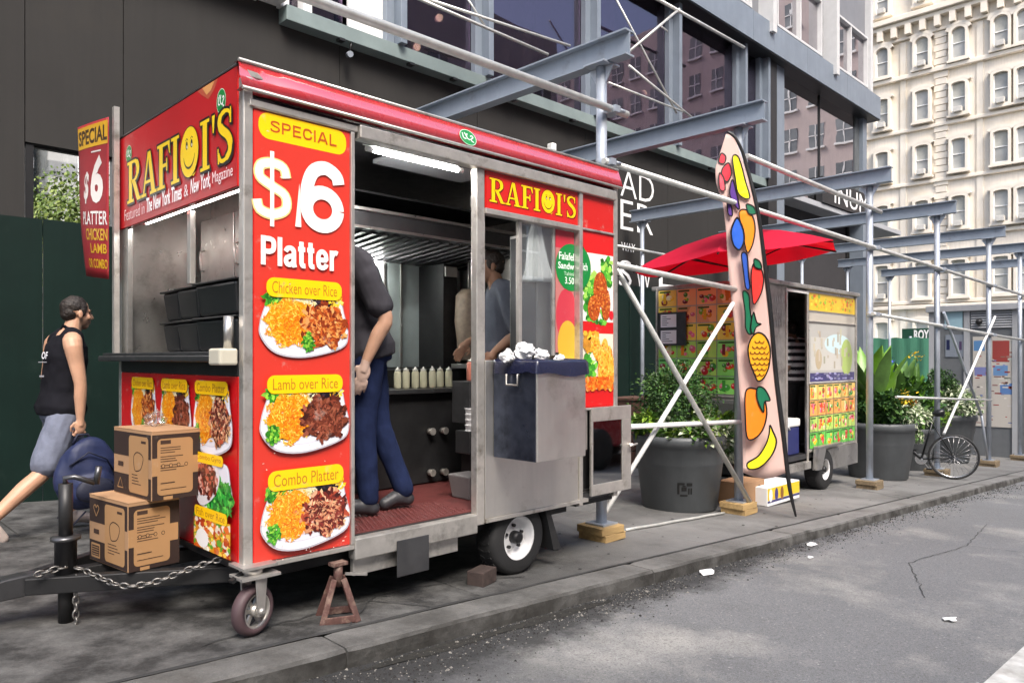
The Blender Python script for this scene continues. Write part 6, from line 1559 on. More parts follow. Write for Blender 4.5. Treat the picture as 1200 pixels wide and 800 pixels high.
# end facing down the pavement: framed board of fruit pictures
pA, pB = onX(769, 330, QX0-.05), onX(862, 470, QX0-.05)
zT, zBm = 2.10, .80
qb((QX0-.05, QY0+.02, zBm), (QX0-.002, QY1-.02, zT), 'picture_board', 'steel'); qb((QX0-.16, QY0-.0, zBm-.09), (QX0-.002, QY1+.04, zBm-.04), 'counter_shelf', 'steel')
qb((QX0-.07, QY0+.02, zBm-.02), (QX0-.051, QY1-.02, zBm), 'board_frame', 'trim'); qb((QX0-.07, QY1-.04, zBm+.001), (QX0-.051, QY1-.02, zT), 'board_frame', 'trim')
pr = Print(plane_left(QX0-.053))
rows_, cols_ = 6, 5; ya, yb = -(QY1-.05), -(QY0+.03); zs = [zBm+.01+(zT-.03-zBm)*k/rows_ for k in range(rows_+1)]
bgs = [H('#7ed46c'), H('#8ee06a'), H('#b9ea6a'), H('#ffe25a'), H('#ffd35c'), H('#ffc486')]
for j in range(rows_):
    for i in range(cols_):
        fruit_cell(pr, ya+(yb-ya)*i/cols_+.006, zs[j]+.006, ya+(yb-ya)*(i+1)/cols_-.006, zs[j+1]-.006, fx_r.choice(bgs[max(0,j-1):j+2]), fx_r)
pr.build('fruit_pictures', M['vinyl2'], c2)
nt = empty('notice_board', (QX0-.1, 5.1, 1.36), 'dark notice board with white price sheets on the fruit picture panel', 'notice board')
a, c = onX(771, 405, QX0-.09), onX(804, 365, QX0-.09)
MB().box((QX0-.10, c.y, a.z), (QX0-.075, a.y, c.z+.0)).build('board', M['darksteel'], nt)
pr = Print(plane_left(QX0-.101)); ym = (a.y+c.y)/2; w_ = a.y-c.y; hh_ = c.z-a.z
for z0, z1 in ((a.z+.06*hh_, a.z+.46*hh_), (a.z+.55*hh_, a.z+.94*hh_)):
    pr.rect(-a.y+.12*w_, z0, -c.y-.32*w_, z1, H('#e8e8e8')); pr.up()
    for k in range(5): pr.rect(-a.y+.18*w_, z0+(z1-z0)*(.15+.16*k), -a.y+(.3+.25*fx_r.random())*w_, z0+(z1-z0)*(.2+.16*k), H('#5a5a60'))
    pr.up()
pr.build('price_sheet', M['vinyl2'], nt)
# front: banner, picture, fruit grid
pr = Print(plane_front(QY0-.002)); px0, px1 = 9.08, 10.54
pr.rect(px0, 1.83, px1, 2.05, H('#e6bf2a')); pr.rect(px0, 1.70, px1, 1.80, H('#b9b2a6')); pr.rect(px0, .93, px1, 1.68, H('#b4b3ae')); pr.up()
for k in range(70):
    x, z = fx_r.uniform(px0+.05, px1-.06), fx_r.uniform(1.86, 2.02); s = fx_r.uniform(.015, .04); pr.ell(x, z, s, s*.7, sh(fx_r.choice([H('#f0ce3c'), H('#e0a018'), H('#d86a1c'), H('#9ab82c')]), fx_r, .2), 8, pr.l+fx_r.random())
pr.up(2); pr.rect(px0+.02, .94, px1-.02, 1.05, H('#3c3a6e')); pr.rect(px0+.05, 1.08, px1-.3, 1.5, H('#c4c2bb')); pr.up(); pr.ell(9.95, 1.42, .42, .13, H('#c4dbe0'), 20); pr.up(); pr.ell(10.25, 1.25, .20, .24, H('#a9c06a'), 18); pr.ell(9.35, 1.22, .10, .13, H('#b9a98c'), 14); pr.up()
for k in range(26): x, z = fx_r.uniform(px0+.1, px1-.15), fx_r.uniform(1.06, 1.55); pr.rect(x, z, x+.05, z+fx_r.uniform(.03,.14), sh(H('#b8b09c'), fx_r, .25), pr.l+fx_r.random())
pr.up(2)
for k in range(40): x, z = fx_r.uniform(px0+.03, px1-.1), fx_r.uniform(.95, 1.04); pr.rect(x, z, x+.07, z+.02, sh(H('#8a88b0'), fx_r, .4), pr.l+fx_r.random())
pr.up(2)
bg2 = [H('#6ac052'), H('#b8d66a'), H('#e8a85a'), H('#f2cc70')]
for j in range(4):
    for i in range(6): fruit_cell(pr, px0+(px1-px0)*i/6+.008, .11+.20*j+.006, px0+(px1-px0)*(i+1)/6-.008, .11+.20*(j+1)-.006, bg2[j], fx_r)
pr.build('fruit_pictures', M['vinyl2'], c2)
for lo, hi in (((9.05, QY0-.02, 1.685), (QX1, QY0-.001, 1.70)), ((QX1-.03, QY0-.021, .0), (QX1+.005, QY0-.001, QT-.002)), ((9.05, QY0-.019, .075), (QX1-.031, QY0-.001, .105)), ((9.05, QY0-.02, .915), (QX1-.031, QY0-.001, .93))): qb(lo, hi, 'panel_frame', 'trim')
qb((9.5, QY0-.03, -.20), (QX1, QY0+.02, .07), 'skirt', 'steel'); qb((8.0, QY0+.1, -.14), (QX1-.1, QY1-.1, -.02), 'chassis', 'soot')
fw = onY(964, 556, QY0); wr2 = .26; w2x = fw.x
wheel((w2x, QY0+.05, gz(w2x)+wr2-.003), wr2, .19, 'wheel', c2, .135); wheel((w2x, QY1-.1, gz(w2x)+wr2-.003), wr2, .19, 'wheel', c2, .135, 1)
fd = MB(); fz = gz(w2x)+wr2*2+.03
fd.box((w2x-.36, QY0-.10, fz), (w2x+.40, QY0+.0-.031, fz+.03)); fd.build('fender', M['steel'], c2, bevel=.008)
MB().mesh([(w2x-.36, QY0-.10, fz-.001), (w2x-.36, QY0-.04, fz-.001), (w2x-.40, QY0-.04, fz-.26), (w2x-.40, QY0-.10, fz-.26), (w2x-.12, QY0-.10, fz-.001), (w2x-.12, QY0-.04, fz-.001), (w2x-.26, QY0-.04, fz-.26), (w2x-.26, QY0-.10, fz-.26)], ((0,1,2,3),(7,6,5,4),(0,4,5,1),(1,5,6,2),(2,6,7,3),(3,7,4,0))).build('fender_stay', M['steel'], c2)
J4 = dict(J3); 
person('person in black and white striped shirt working inside the fruit drink cart', (9.50, 4.27, QB+.06), (.3, 1), J4, skinmat('skin_deep', (.2,.11,.07)), hairm, mat('black_stripe', (.015,.015,.02), .8), blk, blackshoe, stripes=mat('white_stripe', (.7,.7,.72), .8))
# cool box on the doorway floor
q = onY(934, 548, 4.0)
cool = empty('cool_box', q, 'dark blue cool box with white lid in the fruit cart doorway', 'cool box')
MB().box((8.50, 3.97, QB+.062), (8.92, 4.25, .40)).build('box_body', mat('cooler_blue', (.018,.024,.12), .4), cool, bevel=.02)
MB().box((8.49, 3.96, .402), (8.93, 4.26, .50)).build('lid', M['white'], cool, bevel=.02)
MB().tube((8.55, 3.955, .43), (8.62, 3.955, .38), .012, 6).build('handle', M['white'], cool)
# things on the pavement by the flag
def small_box(px0, px1, pyb, pyt, Y, name, label, m, cat, dep=.3, deco=None):
    a, c = onY(px0, pyb, Y), onY(px1, pyt, Y); z = gz(a.x)+.002; h = c.z-a.z
    t = empty(name, (a.x, Y, z), label, cat)
    MB().box((a.x, Y, z), (c.x, Y+dep, z+h)).build('box_body', m, t, bevel=.006)
    if deco: deco(t, a.x, c.x, z, h, Y)
    return t
small_box(872, 896, 585, 552, 3.75, 'cardboard_box', 'plain brown cardboard box on the pavement behind the fruit flag', M['kraft'], 'cardboard box', deco=lambda t, x0, x1, z, h, Y: Print(plane_front(Y-.001)).ell((x0+x1)/2+.1, z+h*.6, .03, .05, H('#3a2416')).build('hand_hole', M['vinyl2'], t))
def deco2(t, x0, x1, z, h, Y):
    pr = Print(plane_front(Y-.001)); pr.rect(x0+.01, z+.02, x1-.01, z+h*.28, H('#2b2a6a')); pr.rect(x0+.01, z+h*.3, x1-.01, z+h*.95, H('#e9c524')); pr.up()
    for k in range(3): pr.ell(x0+.08+k*.13, z+h*.55, .04, .07, [H('#f2f2f2'), H('#3a2f7a'), H('#8a5a1c')][k], 12)
    pr.rect(x0+.01, z+.0, x1-.01, z+.03, H('#eeeeee')); pr.build('box_print', M['vinyl2'], t)
small_box(899, 937, 583, 552, 3.62, 'drinks_carton', 'yellow white and blue printed fruit carton under the fruit cart step', M['paper'], 'carton', .3, deco2)
small_box(841, 858, 590, 562, 4.1, 'black_bag_box', 'small dark bin standing behind the scaffold post by the planter', M['pan'], 'bin', .25)
# brown crate against the hoarding
p = ong(760, 520)
cr = empty('wooden_crate', (p.x, 6.6, gz(p.x)), 'brown wooden crate box standing against the green hoarding', 'crate')
a, c = onY(741, 540, 6.6), onY(774, 467, 6.6); m = mat('brown_crate', (.10,.05,.035), .7, var=.2)
for k in range(4): MB().box((a.x, 6.6, gz(a.x)+.02+k*(c.z-gz(a.x)-.02)/4), (c.x, 6.63, gz(a.x)+(k+1)*(c.z-gz(a.x)-.02)/4)).build('slat', m, cr, bevel=.004)
for x in (a.x, c.x-.03): MB().box((x, 6.632, gz(x)), (x+.03, 7.1, c.z)).build('side_board', m, cr)
MB().box((a.x-.02, 6.58, c.z), (c.x+.02, 7.1, c.z+.03)).build('lid', m, cr)

# ------------------------------------------------------------------ feather flag painted with fruit
FD = 7.12
def fpt(px, py, d=0):
    r = ray(px, py); v = Vector((0,0,ZC))+r*FD
    wv = .008*math.sin(px*.16+py*.03)+.02*math.sin(py*.018)
    return v+FW*(wv-d)
fl = empty('feather_flag', fpt(927, 604), 'pale pink feather flag painted with fruit, standing on a bent black pole', 'flag')
left = [(851,157),(845,176),(838,198),(839,216),(846,238),(850,270),(853,310),(857,350),(863,400),(867,450),(870,500),(870,553)]
right = [(853,156),(861,163),(871,190),(880,222),(887,262),(893,305),(898,345),(903,390),(908,430),(913,475),(917,515),(921,553)]
b = MB(); rows = []
def at_py(L, y):
    for (x0, y0), (x1, y1) in zip(L, L[1:]):
        if y <= y1: return x0+(x1-x0)*(y-y0)/(y1-y0) if y1 > y0 else x1
    return L[-1][0]
for j in range(70):
    y = 157+396*j/69; xa, xb = at_py(left, y), at_py(right, y)
    rows.append([b.bm.verts.new(fpt(xa+(xb-xa)*i/12, y+(7*math.sin(PI*i/12) if j == 69 else 0))) for i in range(13)])
for A, B in zip(rows, rows[1:]):
    for i in range(12): b.bm.faces.new((A[i], A[i+1], B[i+1], B[i])).smooth = True
M['flagcloth'] = mat('pink_flag_cloth', (.84,.63,.57), .8, var=.04)
_t = M['flagcloth'].node_tree; _tr = _t.nodes.new('ShaderNodeBsdfTranslucent'); _tr.inputs[0].default_value = (.84,.63,.57,1); _mx = _t.nodes.new('ShaderNodeMixShader'); _mx.inputs[0].default_value = .4
_t.links.new(_t.nodes['Principled BSDF'].outputs[0], _mx.inputs[1]); _t.links.new(_tr.outputs[0], _mx.inputs[2]); _t.links.new(_mx.outputs[0], _t.nodes['Material Output'].inputs[0])
fo = b.build('flag_cloth', M['flagcloth'], fl); sm = fo.modifiers.new('t', 'SOLIDIFY'); sm.thickness = .003; sm.offset = 0
pole = catmull([(930,604),(922,560),(909,440),(899,345),(887,258),(873,192),(861,163),(851,154)], 6, False)
MB().path([fpt(x+1.5, y) for x, y in pole], [.010+.014*min(1, i/7)-.012*max(0, i-14)/(len(pole)-15) for i in range(len(pole))], 8).build('flag_pole', M['black'], fl)
pr = Print(lambda x, y, d: fpt(x, y, d*6+.004), 12)
def fshape(pts, col, k=5, ow=1.5, closed=True):
    q = catmull(pts, k); pr.poly(q, col); pr.up(); pr.ribbon(q+[q[0]], ow, BLK); pr.up()
GRF = H('#1f6b4c')
fshape([(845,180),(850,184),(848,192),(842,190)], H('#d82a3c')); fshape([(846,198),(853,192),(856,204),(851,214),(845,208)], H('#cf2236')); fshape([(842,204),(847,210),(848,224),(842,222)], H('#e04a5a'))
fshape([(857,186),(863,184),(868,196),(872,212),(877,232),(870,233),(863,226),(860,210)], H('#e2e01c'))
fshape([(856,212),(860,222),(865,246),(858,240),(853,228)], H('#5a3a86')); fshape([(850,236),(855,244),(856,254),(851,252)], H('#5a3a86'))
fshape([(864,250),(871,247),(879,255),(882,270),(879,288),(873,297),(869,280),(866,264)], H('#ee8a1c')); fshape([(872,241),(880,244),(883,252),(875,252)], GRF, 4)
fshape([(862,257),(868,270),(869,284),(864,294),(857,288),(854,274),(857,263)], H('#2f62c8'), 5, 2)
fshape([(866,299),(872,300),(874,322),(876,338),(871,338),(868,318)], H('#2f55b0')); fshape([(880,310),(888,314),(892,328),(889,345),(881,357),(878,340),(877,322)], H('#e23a34')); fshape([(880,305),(887,308),(889,316),(881,314)], GRF, 4)
fshape([(867,343),(874,346),(876,362),(879,378),(882,388),(876,392),(871,384),(870,366)], GRF, 4); fshape([(880,366),(884,378),(889,380),(883,384),(880,392),(877,384)], GRF, 3)
fshape([(885,390),(893,394),(899,408),(898,428),(892,442),(885,446),(881,438),(876,424),(874,408),(878,396)], H('#eba420'), 6, 1.8)
for j in range(7):
    for i in range(4):
        x, y = 879+i*5.2+(2.6 if j % 2 else 0), 399+j*6.3
        if ((x-887)/10.5)**2+((y-418)/25)**2 < .95: q = [(x+2.7*math.cos(t), y+3.2*math.sin(t)) for t in [PI*.05+PI*.9*k/6 for k in range(7)]]; pr.ribbon(q, 1.0, H('#5a2c10'))
pr.up()
fshape([(871,458),(882,455),(891,463),(895,482),(891,500),(882,511),(872,512),(870,490)], H('#ee7f1e'), 6, 1.8); fshape([(884,453),(892,455),(899,468),(892,470),(891,482),(886,474),(883,464)], GRF, 4)
fshape([(898,497),(901,503),(905,516),(899,532),(886,545),(873,547),(871,540),(884,532),(893,519),(897,507)], H('#f0dc22'), 5, 1.8)
pr.build('fruit_print', M['vinyl2'], fl)

# ------------------------------------------------------------------ red parasol over the fruit cart
uc = Vector((0,0,ZC))+ray(858, 270)*8.15
um = empty('parasol', (uc.x, uc.y, gz(uc.x)), 'bright red parasol with dark ribs beside the fruit cart', 'parasol')
M['parasol'] = mat('red_canvas', (.68,.012,.06), .75, var=.06)
_t = M['parasol'].node_tree; _tr = _t.nodes.new('ShaderNodeBsdfTranslucent'); _tr.inputs[0].default_value = (.85,.02,.09,1); _mx = _t.nodes.new('ShaderNodeMixShader'); _mx.inputs[0].default_value = .55
_t.links.new(_t.nodes['Principled BSDF'].outputs[0], _mx.inputs[1]); _t.links.new(_tr.outputs[0], _mx.inputs[2]); _t.links.new(_mx.outputs[0], _t.nodes['Material Output'].inputs[0])
tilt = Matrix.Rotation(-.11, 3, FW)
rimp = []
for k in range(6):
    a = 2*PI*k/6+.35; rimp.append(uc+tilt @ Vector((1.16*math.cos(a), 1.16*math.sin(a), -.33)))
b = MB(); n = 6; apex = b.bm.verts.new(uc); prev = None
grid = []
for k in range(6):
    for s in range(5):
        t = s/5; e = rimp[k].lerp(rimp[(k+1) % 6], t); grid.append(e)
ringsU = []
for q in (.2, .5, .8, 1.0):
    ringsU.append([b.bm.verts.new(uc.lerp(e, q)+Vector((0,0,.05*math.sin(q*PI)-.03*q*math.sin(PI*(i % 5)/5)))) for i, e in enumerate(grid)])
for i in range(30): b.bm.faces.new((apex, ringsU[0][i], ringsU[0][(i+1) % 30]))
for A, B in zip(ringsU, ringsU[1:]):
    for i in range(30): b.bm.faces.new((A[i], A[(i+1) % 30], B[(i+1) % 30], B[i]))
uo = b.build('canopy', M['parasol'], um, smooth=False); ss = uo.modifiers.new('t', 'SOLIDIFY'); ss.thickness = .004
ax = tilt @ Vector((0,0,-1))
for k in range(6):
    MB().bar(uc+ax*.035, rimp[k]+ax*.02, .014, .018).build('rib', M['black'], um); MB().bar(uc+ax*.42, uc.lerp(rimp[k], .55)+ax*.03, .012, .014).build('strut', M['black'], um)
MB().tube((uc+ax*.8), uc+ax*-.03, .022, 10).tube(Vector((uc.x, uc.y, gz(uc.x)+.05)), uc+ax*.8, .024, 10).build('pole', M['black'], um)
MB().lathe((uc.x, uc.y, gz(uc.x)), [(.26,0),(.26,.05),(.05,.08),(.04,.25)], 20).build('base', M['darksteel'], um); MB().tube(uc+ax*.38, uc+ax*.47, .045, 10).build('hub', M['black'], um)

# ------------------------------------------------------------------ planters
M['tub'] = mat('grey_planter', (.085,.092,.098), .5, var=.12, scale=5, streak=.15, dirt='#565a5c', dirtamt=.15, dscale=5)
M['soil'] = mat('soil', (.03,.022,.016), .95)
G1 = mat('leaf_dark', (.034,.088,.022), .5, var=.4, scale=6); G2 = mat('leaf_mid', (.075,.165,.03), .5, var=.35, scale=6); G3 = mat('leaf_bright', (.20,.32,.03), .5, var=.3, scale=6); G4 = mat('leaf_variegated', (.50,.55,.38), .55, var=.25, scale=9); CAN = mat('canna_leaf', (.13,.30,.02), .38, var=.3, scale=3)
for g_ in (G1, G2, G3, CAN): g_.node_tree.nodes['Principled BSDF'].inputs['Transmission Weight'].default_value = 0
YFL = mat('yellow_flower', (.75,.50,.02), .6, var=.2); OFL = mat('orange_flower', (.60,.22,.02), .6, var=.2); BFL = mat('blue_flower', (.05,.08,.45), .6)
def leaf(b, p, d, nrm, ln, wd, mi, droop=.0):
    d = Vector(d).normalized(); s = d.cross(Vector(nrm)).normalized()*wd; n_ = s.cross(d).normalized()
    m1 = p+d*ln*.4+n_*ln*.06; tip = p+d*ln-n_*ln*droop
    b.mi = mi; b.mesh([p, m1+s, tip, m1-s, m1-n_*wd*.35], ((0,1,4),(1,2,4),(2,3,4),(3,0,4)))
def bush(par, name, c, rad, n, ms, ln, seed, low=0.0, droop=.1, shape=None):
    r = random.Random(seed); b = MB(); C_ = Vector(c); cl = []
    for k in range(max(6, n//70)):
        d = Vector((r.gauss(0,1), r.gauss(0,1), r.gauss(.2,.8))).normalized(); cl.append((Vector((d.x*rad[0], d.y*rad[1], d.z*rad[2]))*r.uniform(.45,.85), r.uniform(.22,.42)*max(rad)))
    for k in range(n):
        q, s = r.choice(cl); d = Vector((r.gauss(0,1), r.gauss(0,1), r.gauss(.15,1))).normalized(); p = C_+q+d*s*r.random()**.35
        if p.z < low: continue
        out = (p-C_).normalized(); dr = (out+Vector((r.gauss(0,.6), r.gauss(0,.6), r.gauss(-.1,.6)))).normalized()
        leaf(b, p, dr, Vector((r.gauss(0,.5), r.gauss(0,.5), 1)), ln*r.uniform(.6,1.3), ln*r.uniform(.22,.36), r.randrange(len(ms)), droop)
    return b.build(name, ms, par, kind='stuff')
def tub(par, c, r0, r1, h):
    n = 40; x, y = c; z = gz(x)+.002
    MB().lathe((x, y, z), [(r0-.02,0),(r0,.02),(r0+(r1-r0)*.62,h*.62),(r0+(r1-r0)*.63+.012,h*.64),(r1-.03,h*.86),(r1,h*.88),(r1+.008,h*.95),(r1,h),(r1-.035,h),(r1-.05,h*.93)], n).build('tub', M['tub'], par)
    MB().lathe((x, y, z+h*.90), [(r1-.055,0),(.02,.01)], 24).build('soil', M['soil'], par)
# planter beside the first cart
c1 = (6.51, 4.14); z1_ = gz(6.51)
pA_ = empty('planter', (*c1, z1_), 'big dark grey tub with a clipped round bush and trailing variegated leaves', 'planter', 'street planters')
tub(pA_, c1, .37, .46, .74)
bush(pA_, 'bush', (c1[0]+.02, c1[1]+.05, z1_+1.10), (.44,.40,.38), 5200, [G1, G1, G2], .042, 2)
bush(pA_, 'leafy_plants', (c1[0]-.02, c1[1]-.20, z1_+.80), (.40,.26,.14), 900, [G2, G2, G3, G4], .085, 3, low=z1_+.66)
bush(pA_, 'bright_leaves', (c1[0]-.36, c1[1]+.12, z1_+.88), (.14,.2,.12), 260, [G3, G2], .09, 4)
bush(pA_, 'trailing_leaves', (c1[0]+.30, c1[1]-.34, z1_+.66), (.18,.12,.26), 620, [G4, G2, G4], .07, 5, droop=.4)
bush(pA_, 'bright_leaves', (c1[0]+.36, c1[1]-.25, z1_+.86), (.16,.14,.13), 320, [G3, G3, G2], .075, 6)
# faded black print on the tub
ang0 = math.atan2(-c1[1], -c1[0]); rr_ = .37+.09*.33
def onTub(x, y, d):
    a = ang0+.12+x/.42; k = .37+(.46-.37)*(y/.74)+.004+d; return Vector((c1[0]+k*math.cos(a), c1[1]+k*math.sin(a), z1_+y))
pr = Print(onTub, .03)
for q in ((-.07,.20,-.05,.29),(-.07,.29,.0,.31),(.02,.28,.075,.31),(-.03,.23,.02,.27),(.035,.20,.05,.26),(-.045,.18,.03,.195),(.06,.20,.075,.26),(-.02,.275,.01,.285)): pr.rect(*q, H('#101010'))
pr.build('tub_print', M['vinyl2'], pA_)
# two indents in the tub wall
# planter in front of the kiosk: cannas and flowers
def canna(par, c, n, seed, h0, h1):
    r = random.Random(seed)
    for k in range(n):
        a = r.random()*6.28; p = Vector((c[0]+r.uniform(-.12,.12), c[1]+r.uniform(-.12,.12), c[2])); L = r.uniform(h0, h1); out = Vector((math.cos(a), math.sin(a), 0)); b = MB(); rows = []
        wd = r.uniform(.10,.15); s = Vector((-out.y, out.x, 0))
        for j in range(9):
            t = j/8; q = p+Vector((0,0,1))*L*(t-.18*t*t)+out*(.05+.30*L*t*t); w = wd*max(0.02, math.sin(PI*min(1, max(0, (t-.25)/.75))**.8)) if t > .25 else .012
            nn = Vector((0,0,1))*.4-out
            rows.append([b.bm.verts.new(q-s*w), b.bm.verts.new(q+out*w*.35-Vector((0,0,1))*w*.1), b.bm.verts.new(q+s*w)])
        for A, B in zip(rows, rows[1:]):
            for i in range(2): b.bm.faces.new((A[i], A[i+1], B[i+1], B[i])).smooth = True
        b.build('canna_leaf', [CAN, G2][r.random() < .35], par)
def flower(par, name, c, m, n, s, seed):
    r = random.Random(seed); b = MB()
    for k in range(n):
        p = Vector(c)+Vector((r.gauss(0,1), r.gauss(0,1), r.gauss(0,1)))*s; leaf(b, p, (r.gauss(0,1), r.gauss(0,1), r.gauss(.3,1)), (0,0,1), s*.9, s*.4, 0)
    b.build(name, m, par, kind='stuff')
cc = (11.77, 4.03); zc = gz(cc[0])
pB_ = empty('planter', (*cc, zc), 'big grey tub with tall canna leaves, yellow flowers and pale trailing ivy', 'planter', 'street planters')
tub(pB_, cc, .40, .52, .84)
canna(pB_, (cc[0]-.10, cc[1]+.08, zc+.82), 18, 5, .9, 1.45)
bush(pB_, 'leafy_plants', (cc[0]+.0, cc[1]+.0, zc+1.0), (.54,.48,.36), 2400, [G1, G2, G1], .11, 7)
bush(pB_, 'trailing_ivy', (cc[0]+.22, cc[1]-.32, zc+.92), (.42,.28,.20), 1800, [G4, G4, G2], .065, 8, droop=.3); bush(pB_, 'trailing_ivy', (cc[0]+.46, cc[1]-.34, zc+.68), (.20,.14,.28), 700, [G4, G2], .065, 9, droop=.5)
flower(pB_, 'yellow_flowers', (cc[0]+.16, cc[1]-.30, zc+1.18), YFL, 45, .06, 3); flower(pB_, 'orange_flowers', (cc[0]+.24, cc[1]-.32, zc+1.12), OFL, 45, .06, 4)
cd = (13.9, 4.35); zd = gz(cd[0])
pC_ = empty('planter', (*cd, zd), 'dark tub of tall green cannas and lime leaves behind the bicycle', 'planter', 'street planters')
tub(pC_, cd, .40, .52, .72)
canna(pC_, (cd[0]-.15, cd[1]+.0, zd+.7), 20, 11, 1.0, 1.6); bush(pC_, 'leafy_plants', (cd[0]+.05, cd[1], zd+1.0), (.72,.52,.50), 3000, [G1, G1, G2, CAN], .13, 12)
bush(pC_, 'lime_leaves', (cd[0]+.38, cd[1]-.36, zd+.80), (.30,.2,.16), 520, [G3, G3, G2], .09, 13); flower(pC_, 'yellow_flowers', (cd[0]+.05, cd[1]-.2, zd+1.95), YFL, 26, .05, 14); flower(pC_, 'blue_flowers', (cd[0]-.75, cd[1], zd+1.78), BFL, 30, .05, 15)
for fx2, fy2, fz2 in ((cd[0]+.05, cd[1]-.2, 1.93), (cd[0]-.75, cd[1], 1.76)): MB().path([(cd[0]+(fx2-cd[0])*.3, fy2, zd+.7), (cd[0]+(fx2-cd[0])*.75, fy2, zd+1.3), (fx2, fy2, zd+fz2)], .010, 5).build('flower_stem', G2, pC_)
ce = (16.55, 4.35); ze = gz(ce[0])
pD_ = empty('planter', (*ce, ze), 'tapered grey tub with pale variegated foliage near the kiosk, farthest planter', 'planter', 'street planters')
tub(pD_, ce, .36, .50, .95); bush(pD_, 'pale_foliage', (ce[0]+.0, ce[1]-.15, ze+1.15), (.58,.42,.30), 2000, [G4, G4, G2], .085, 16); bush(pD_, 'dark_bush', (ce[0]-.15, ce[1]+.1, ze+1.62), (.34,.30,.34), 1300, [G1, G1, G2], .06, 17)

# ------------------------------------------------------------------ bicycle leaning by the post
hub = Vector((12.72, 3.27, 0)); WR = .345; hub.z = gz(hub.x)+WR
fd_ = Vector((-.36, .93, 0)).normalized(); lat = Vector((fd_.y, -fd_.x, 0)); UP = Vector((0,0,1)); lean = .06
Bk = lambda f, h, s=0: hub+fd_*f+(UP+lat*-lean)*h+lat*s
bi = empty('bicycle', (hub.x, hub.y, gz(hub.x)), 'dark framed bicycle leaning on the scaffold post among the planters', 'bicycle')
M['bike'] = mat('bike_frame', (.012,.013,.015), .3, metal=.3); M['chrome'] = mat('bike_alloy', (.55,.55,.56), .25, metal=1.0)
def bwheel(f0):
    c = Bk(f0, 0); t = MB(); t.path([c+fd_*math.cos(a)*(WR-.014)+(UP-lat*lean)*math.sin(a)*(WR-.014) for a in [2*PI*k/48 for k in range(48)]], .016, 8, True)
    w = t.build('wheel', M['rubber'], bi); r_ = MB(); r_.path([c+fd_*math.cos(a)*(WR-.036)+(UP-lat*lean)*math.sin(a)*(WR-.036) for a in [2*PI*k/48 for k in range(48)]], .009, 6, True); r_.build('rim', M['chrome'], w)
    for k in range(24):
        a = 2*PI*k/24; a2 = a+(.5 if k % 2 else -.5); s = .025 if k % 4 < 2 else -.025
        MB().tube(c+lat*s+fd_*math.cos(a2)*.02+UP*math.sin(a2)*.02, c+fd_*math.cos(a)*(WR-.04)+(UP-lat*lean)*math.sin(a)*(WR-.04), .0022, 4).build('spoke', M['chrome'], w)
    MB().tube(c-lat*.05, c+lat*.05, .022, 10).build('hub', M['chrome'], w)
bwheel(0); bwheel(1.02)
bb_, st_p, hd_t, hd_b = Bk(.43, -.06), Bk(.29, .50), Bk(.86, .48), Bk(.90, .34)
fr = MB()
for a, c, r in ((bb_, st_p, .015), (st_p, hd_t, .014), (bb_, hd_b, .017), (hd_t, hd_b, .017), (Bk(0,0,.055), st_p, .008), (Bk(0,0,-.055), st_p, .008), (Bk(0,0,.055), bb_, .009), (Bk(0,0,-.055), bb_, .009), (hd_b, Bk(1.02,0,.05), .010), (hd_b, Bk(1.02,0,-.05), .010)): fr.tube(a, c, r, 8)
fr.build('frame', M['bike'], bi); MB().tube(st_p, Bk(.25, .64), .012, 8).build('seat_post', M['chrome'], bi)
sd2 = MB(); sd2.skin([sd2.ring(Bk(.25+x, .66+z), fd_, w, 10) for x, z, w in ((-.13,.01,.02),(-.11,.012,.065),(-.03,.0,.055),(.05,-.005,.026),(.13,-.01,.018),(.14,-.012,.008))]); sd2.build('saddle', M['bike'], bi)
MB().path([hd_t, Bk(.85,.60), Bk(.87,.62,.22)], .012, 8).path([Bk(.85,.60), Bk(.87,.62,-.22)], .012, 8).build('handlebar', M['bike'], bi)
MB().tube(bb_-lat*.07, bb_+lat*.07, .02, 10).lathe(bb_+lat*.045, [(.085,0),(.085,.005)], 24, lat).build('chainring', M['chrome'], bi)
for s, k in ((1,1), (-1,-1)): MB().bar(bb_+lat*.06*s, Bk(.43+.10*k, -.06+.13*k, .07*s), .018, .012).build('crank', M['chrome'], bi); MB().box(Bk(.43+.10*k, -.06+.13*k, .07*s)-Vector((.045,.045,.01)), Bk(.43+.10*k, -.06+.13*k, .11*s)+Vector((.045,.045,.01))).build('pedal', M['bike'], bi)
MB().path([Bk(.43, .025, .05), Bk(0, .04, .05)], .005, 5).path([Bk(.43, -.145, .05), Bk(0, -.04, .05)], .005, 5).lathe(Bk(0,0,.04), [(.045,0),(.03,.02)], 16, lat).build('chain', M['darksteel'], bi)
MB().path([Bk(.02,-.0,.06), Bk(.03,-.07,.06), Bk(.05,-.13,.06)], .014, 6).build('derailleur', M['chrome'], bi)

# ------------------------------------------------------------------ kiosk, mesh fence, sign beyond
KX = 19.5; kz = gz(KX+.7)
ki = empty('kiosk', (KX+.7, 4.2, kz), 'grey metal street kiosk with louvres, screens and posters at the far right', 'kiosk')
KY0, KY1, KT = 2.98, 5.52, 2.50
M['kgrey'] = mat('kiosk_grey', (.15,.16,.17), .5, metal=.2, var=.08)
MB().box((KX+.02, KY0, kz-.1), (KX+1.5, KY1, KT-.18)).build('kiosk_body', M['kgrey'], ki); MB().box((KX-.10, KY0-.1, KT-.18), (KX+1.6, KY1+.06, KT-.04)).build('roof', M['grey'], ki, bevel=.01)
for px in (1092, 1133, 1190):
    p = onX(px, 400, KX); MB().box((KX-.02, p.y-.06, kz), (KX+.019, p.y+.06, KT-.181)).build('pillar', M['grey'], ki)
kp = lambda px0, py0, px1, py1: (onX((px0), (py0+py1)/2, KX).y, onX((px0+px1)/2, py1, KX).z, onX(px1, (py0+py1)/2, KX).y, onX((px0+px1)/2, py0, KX).z)
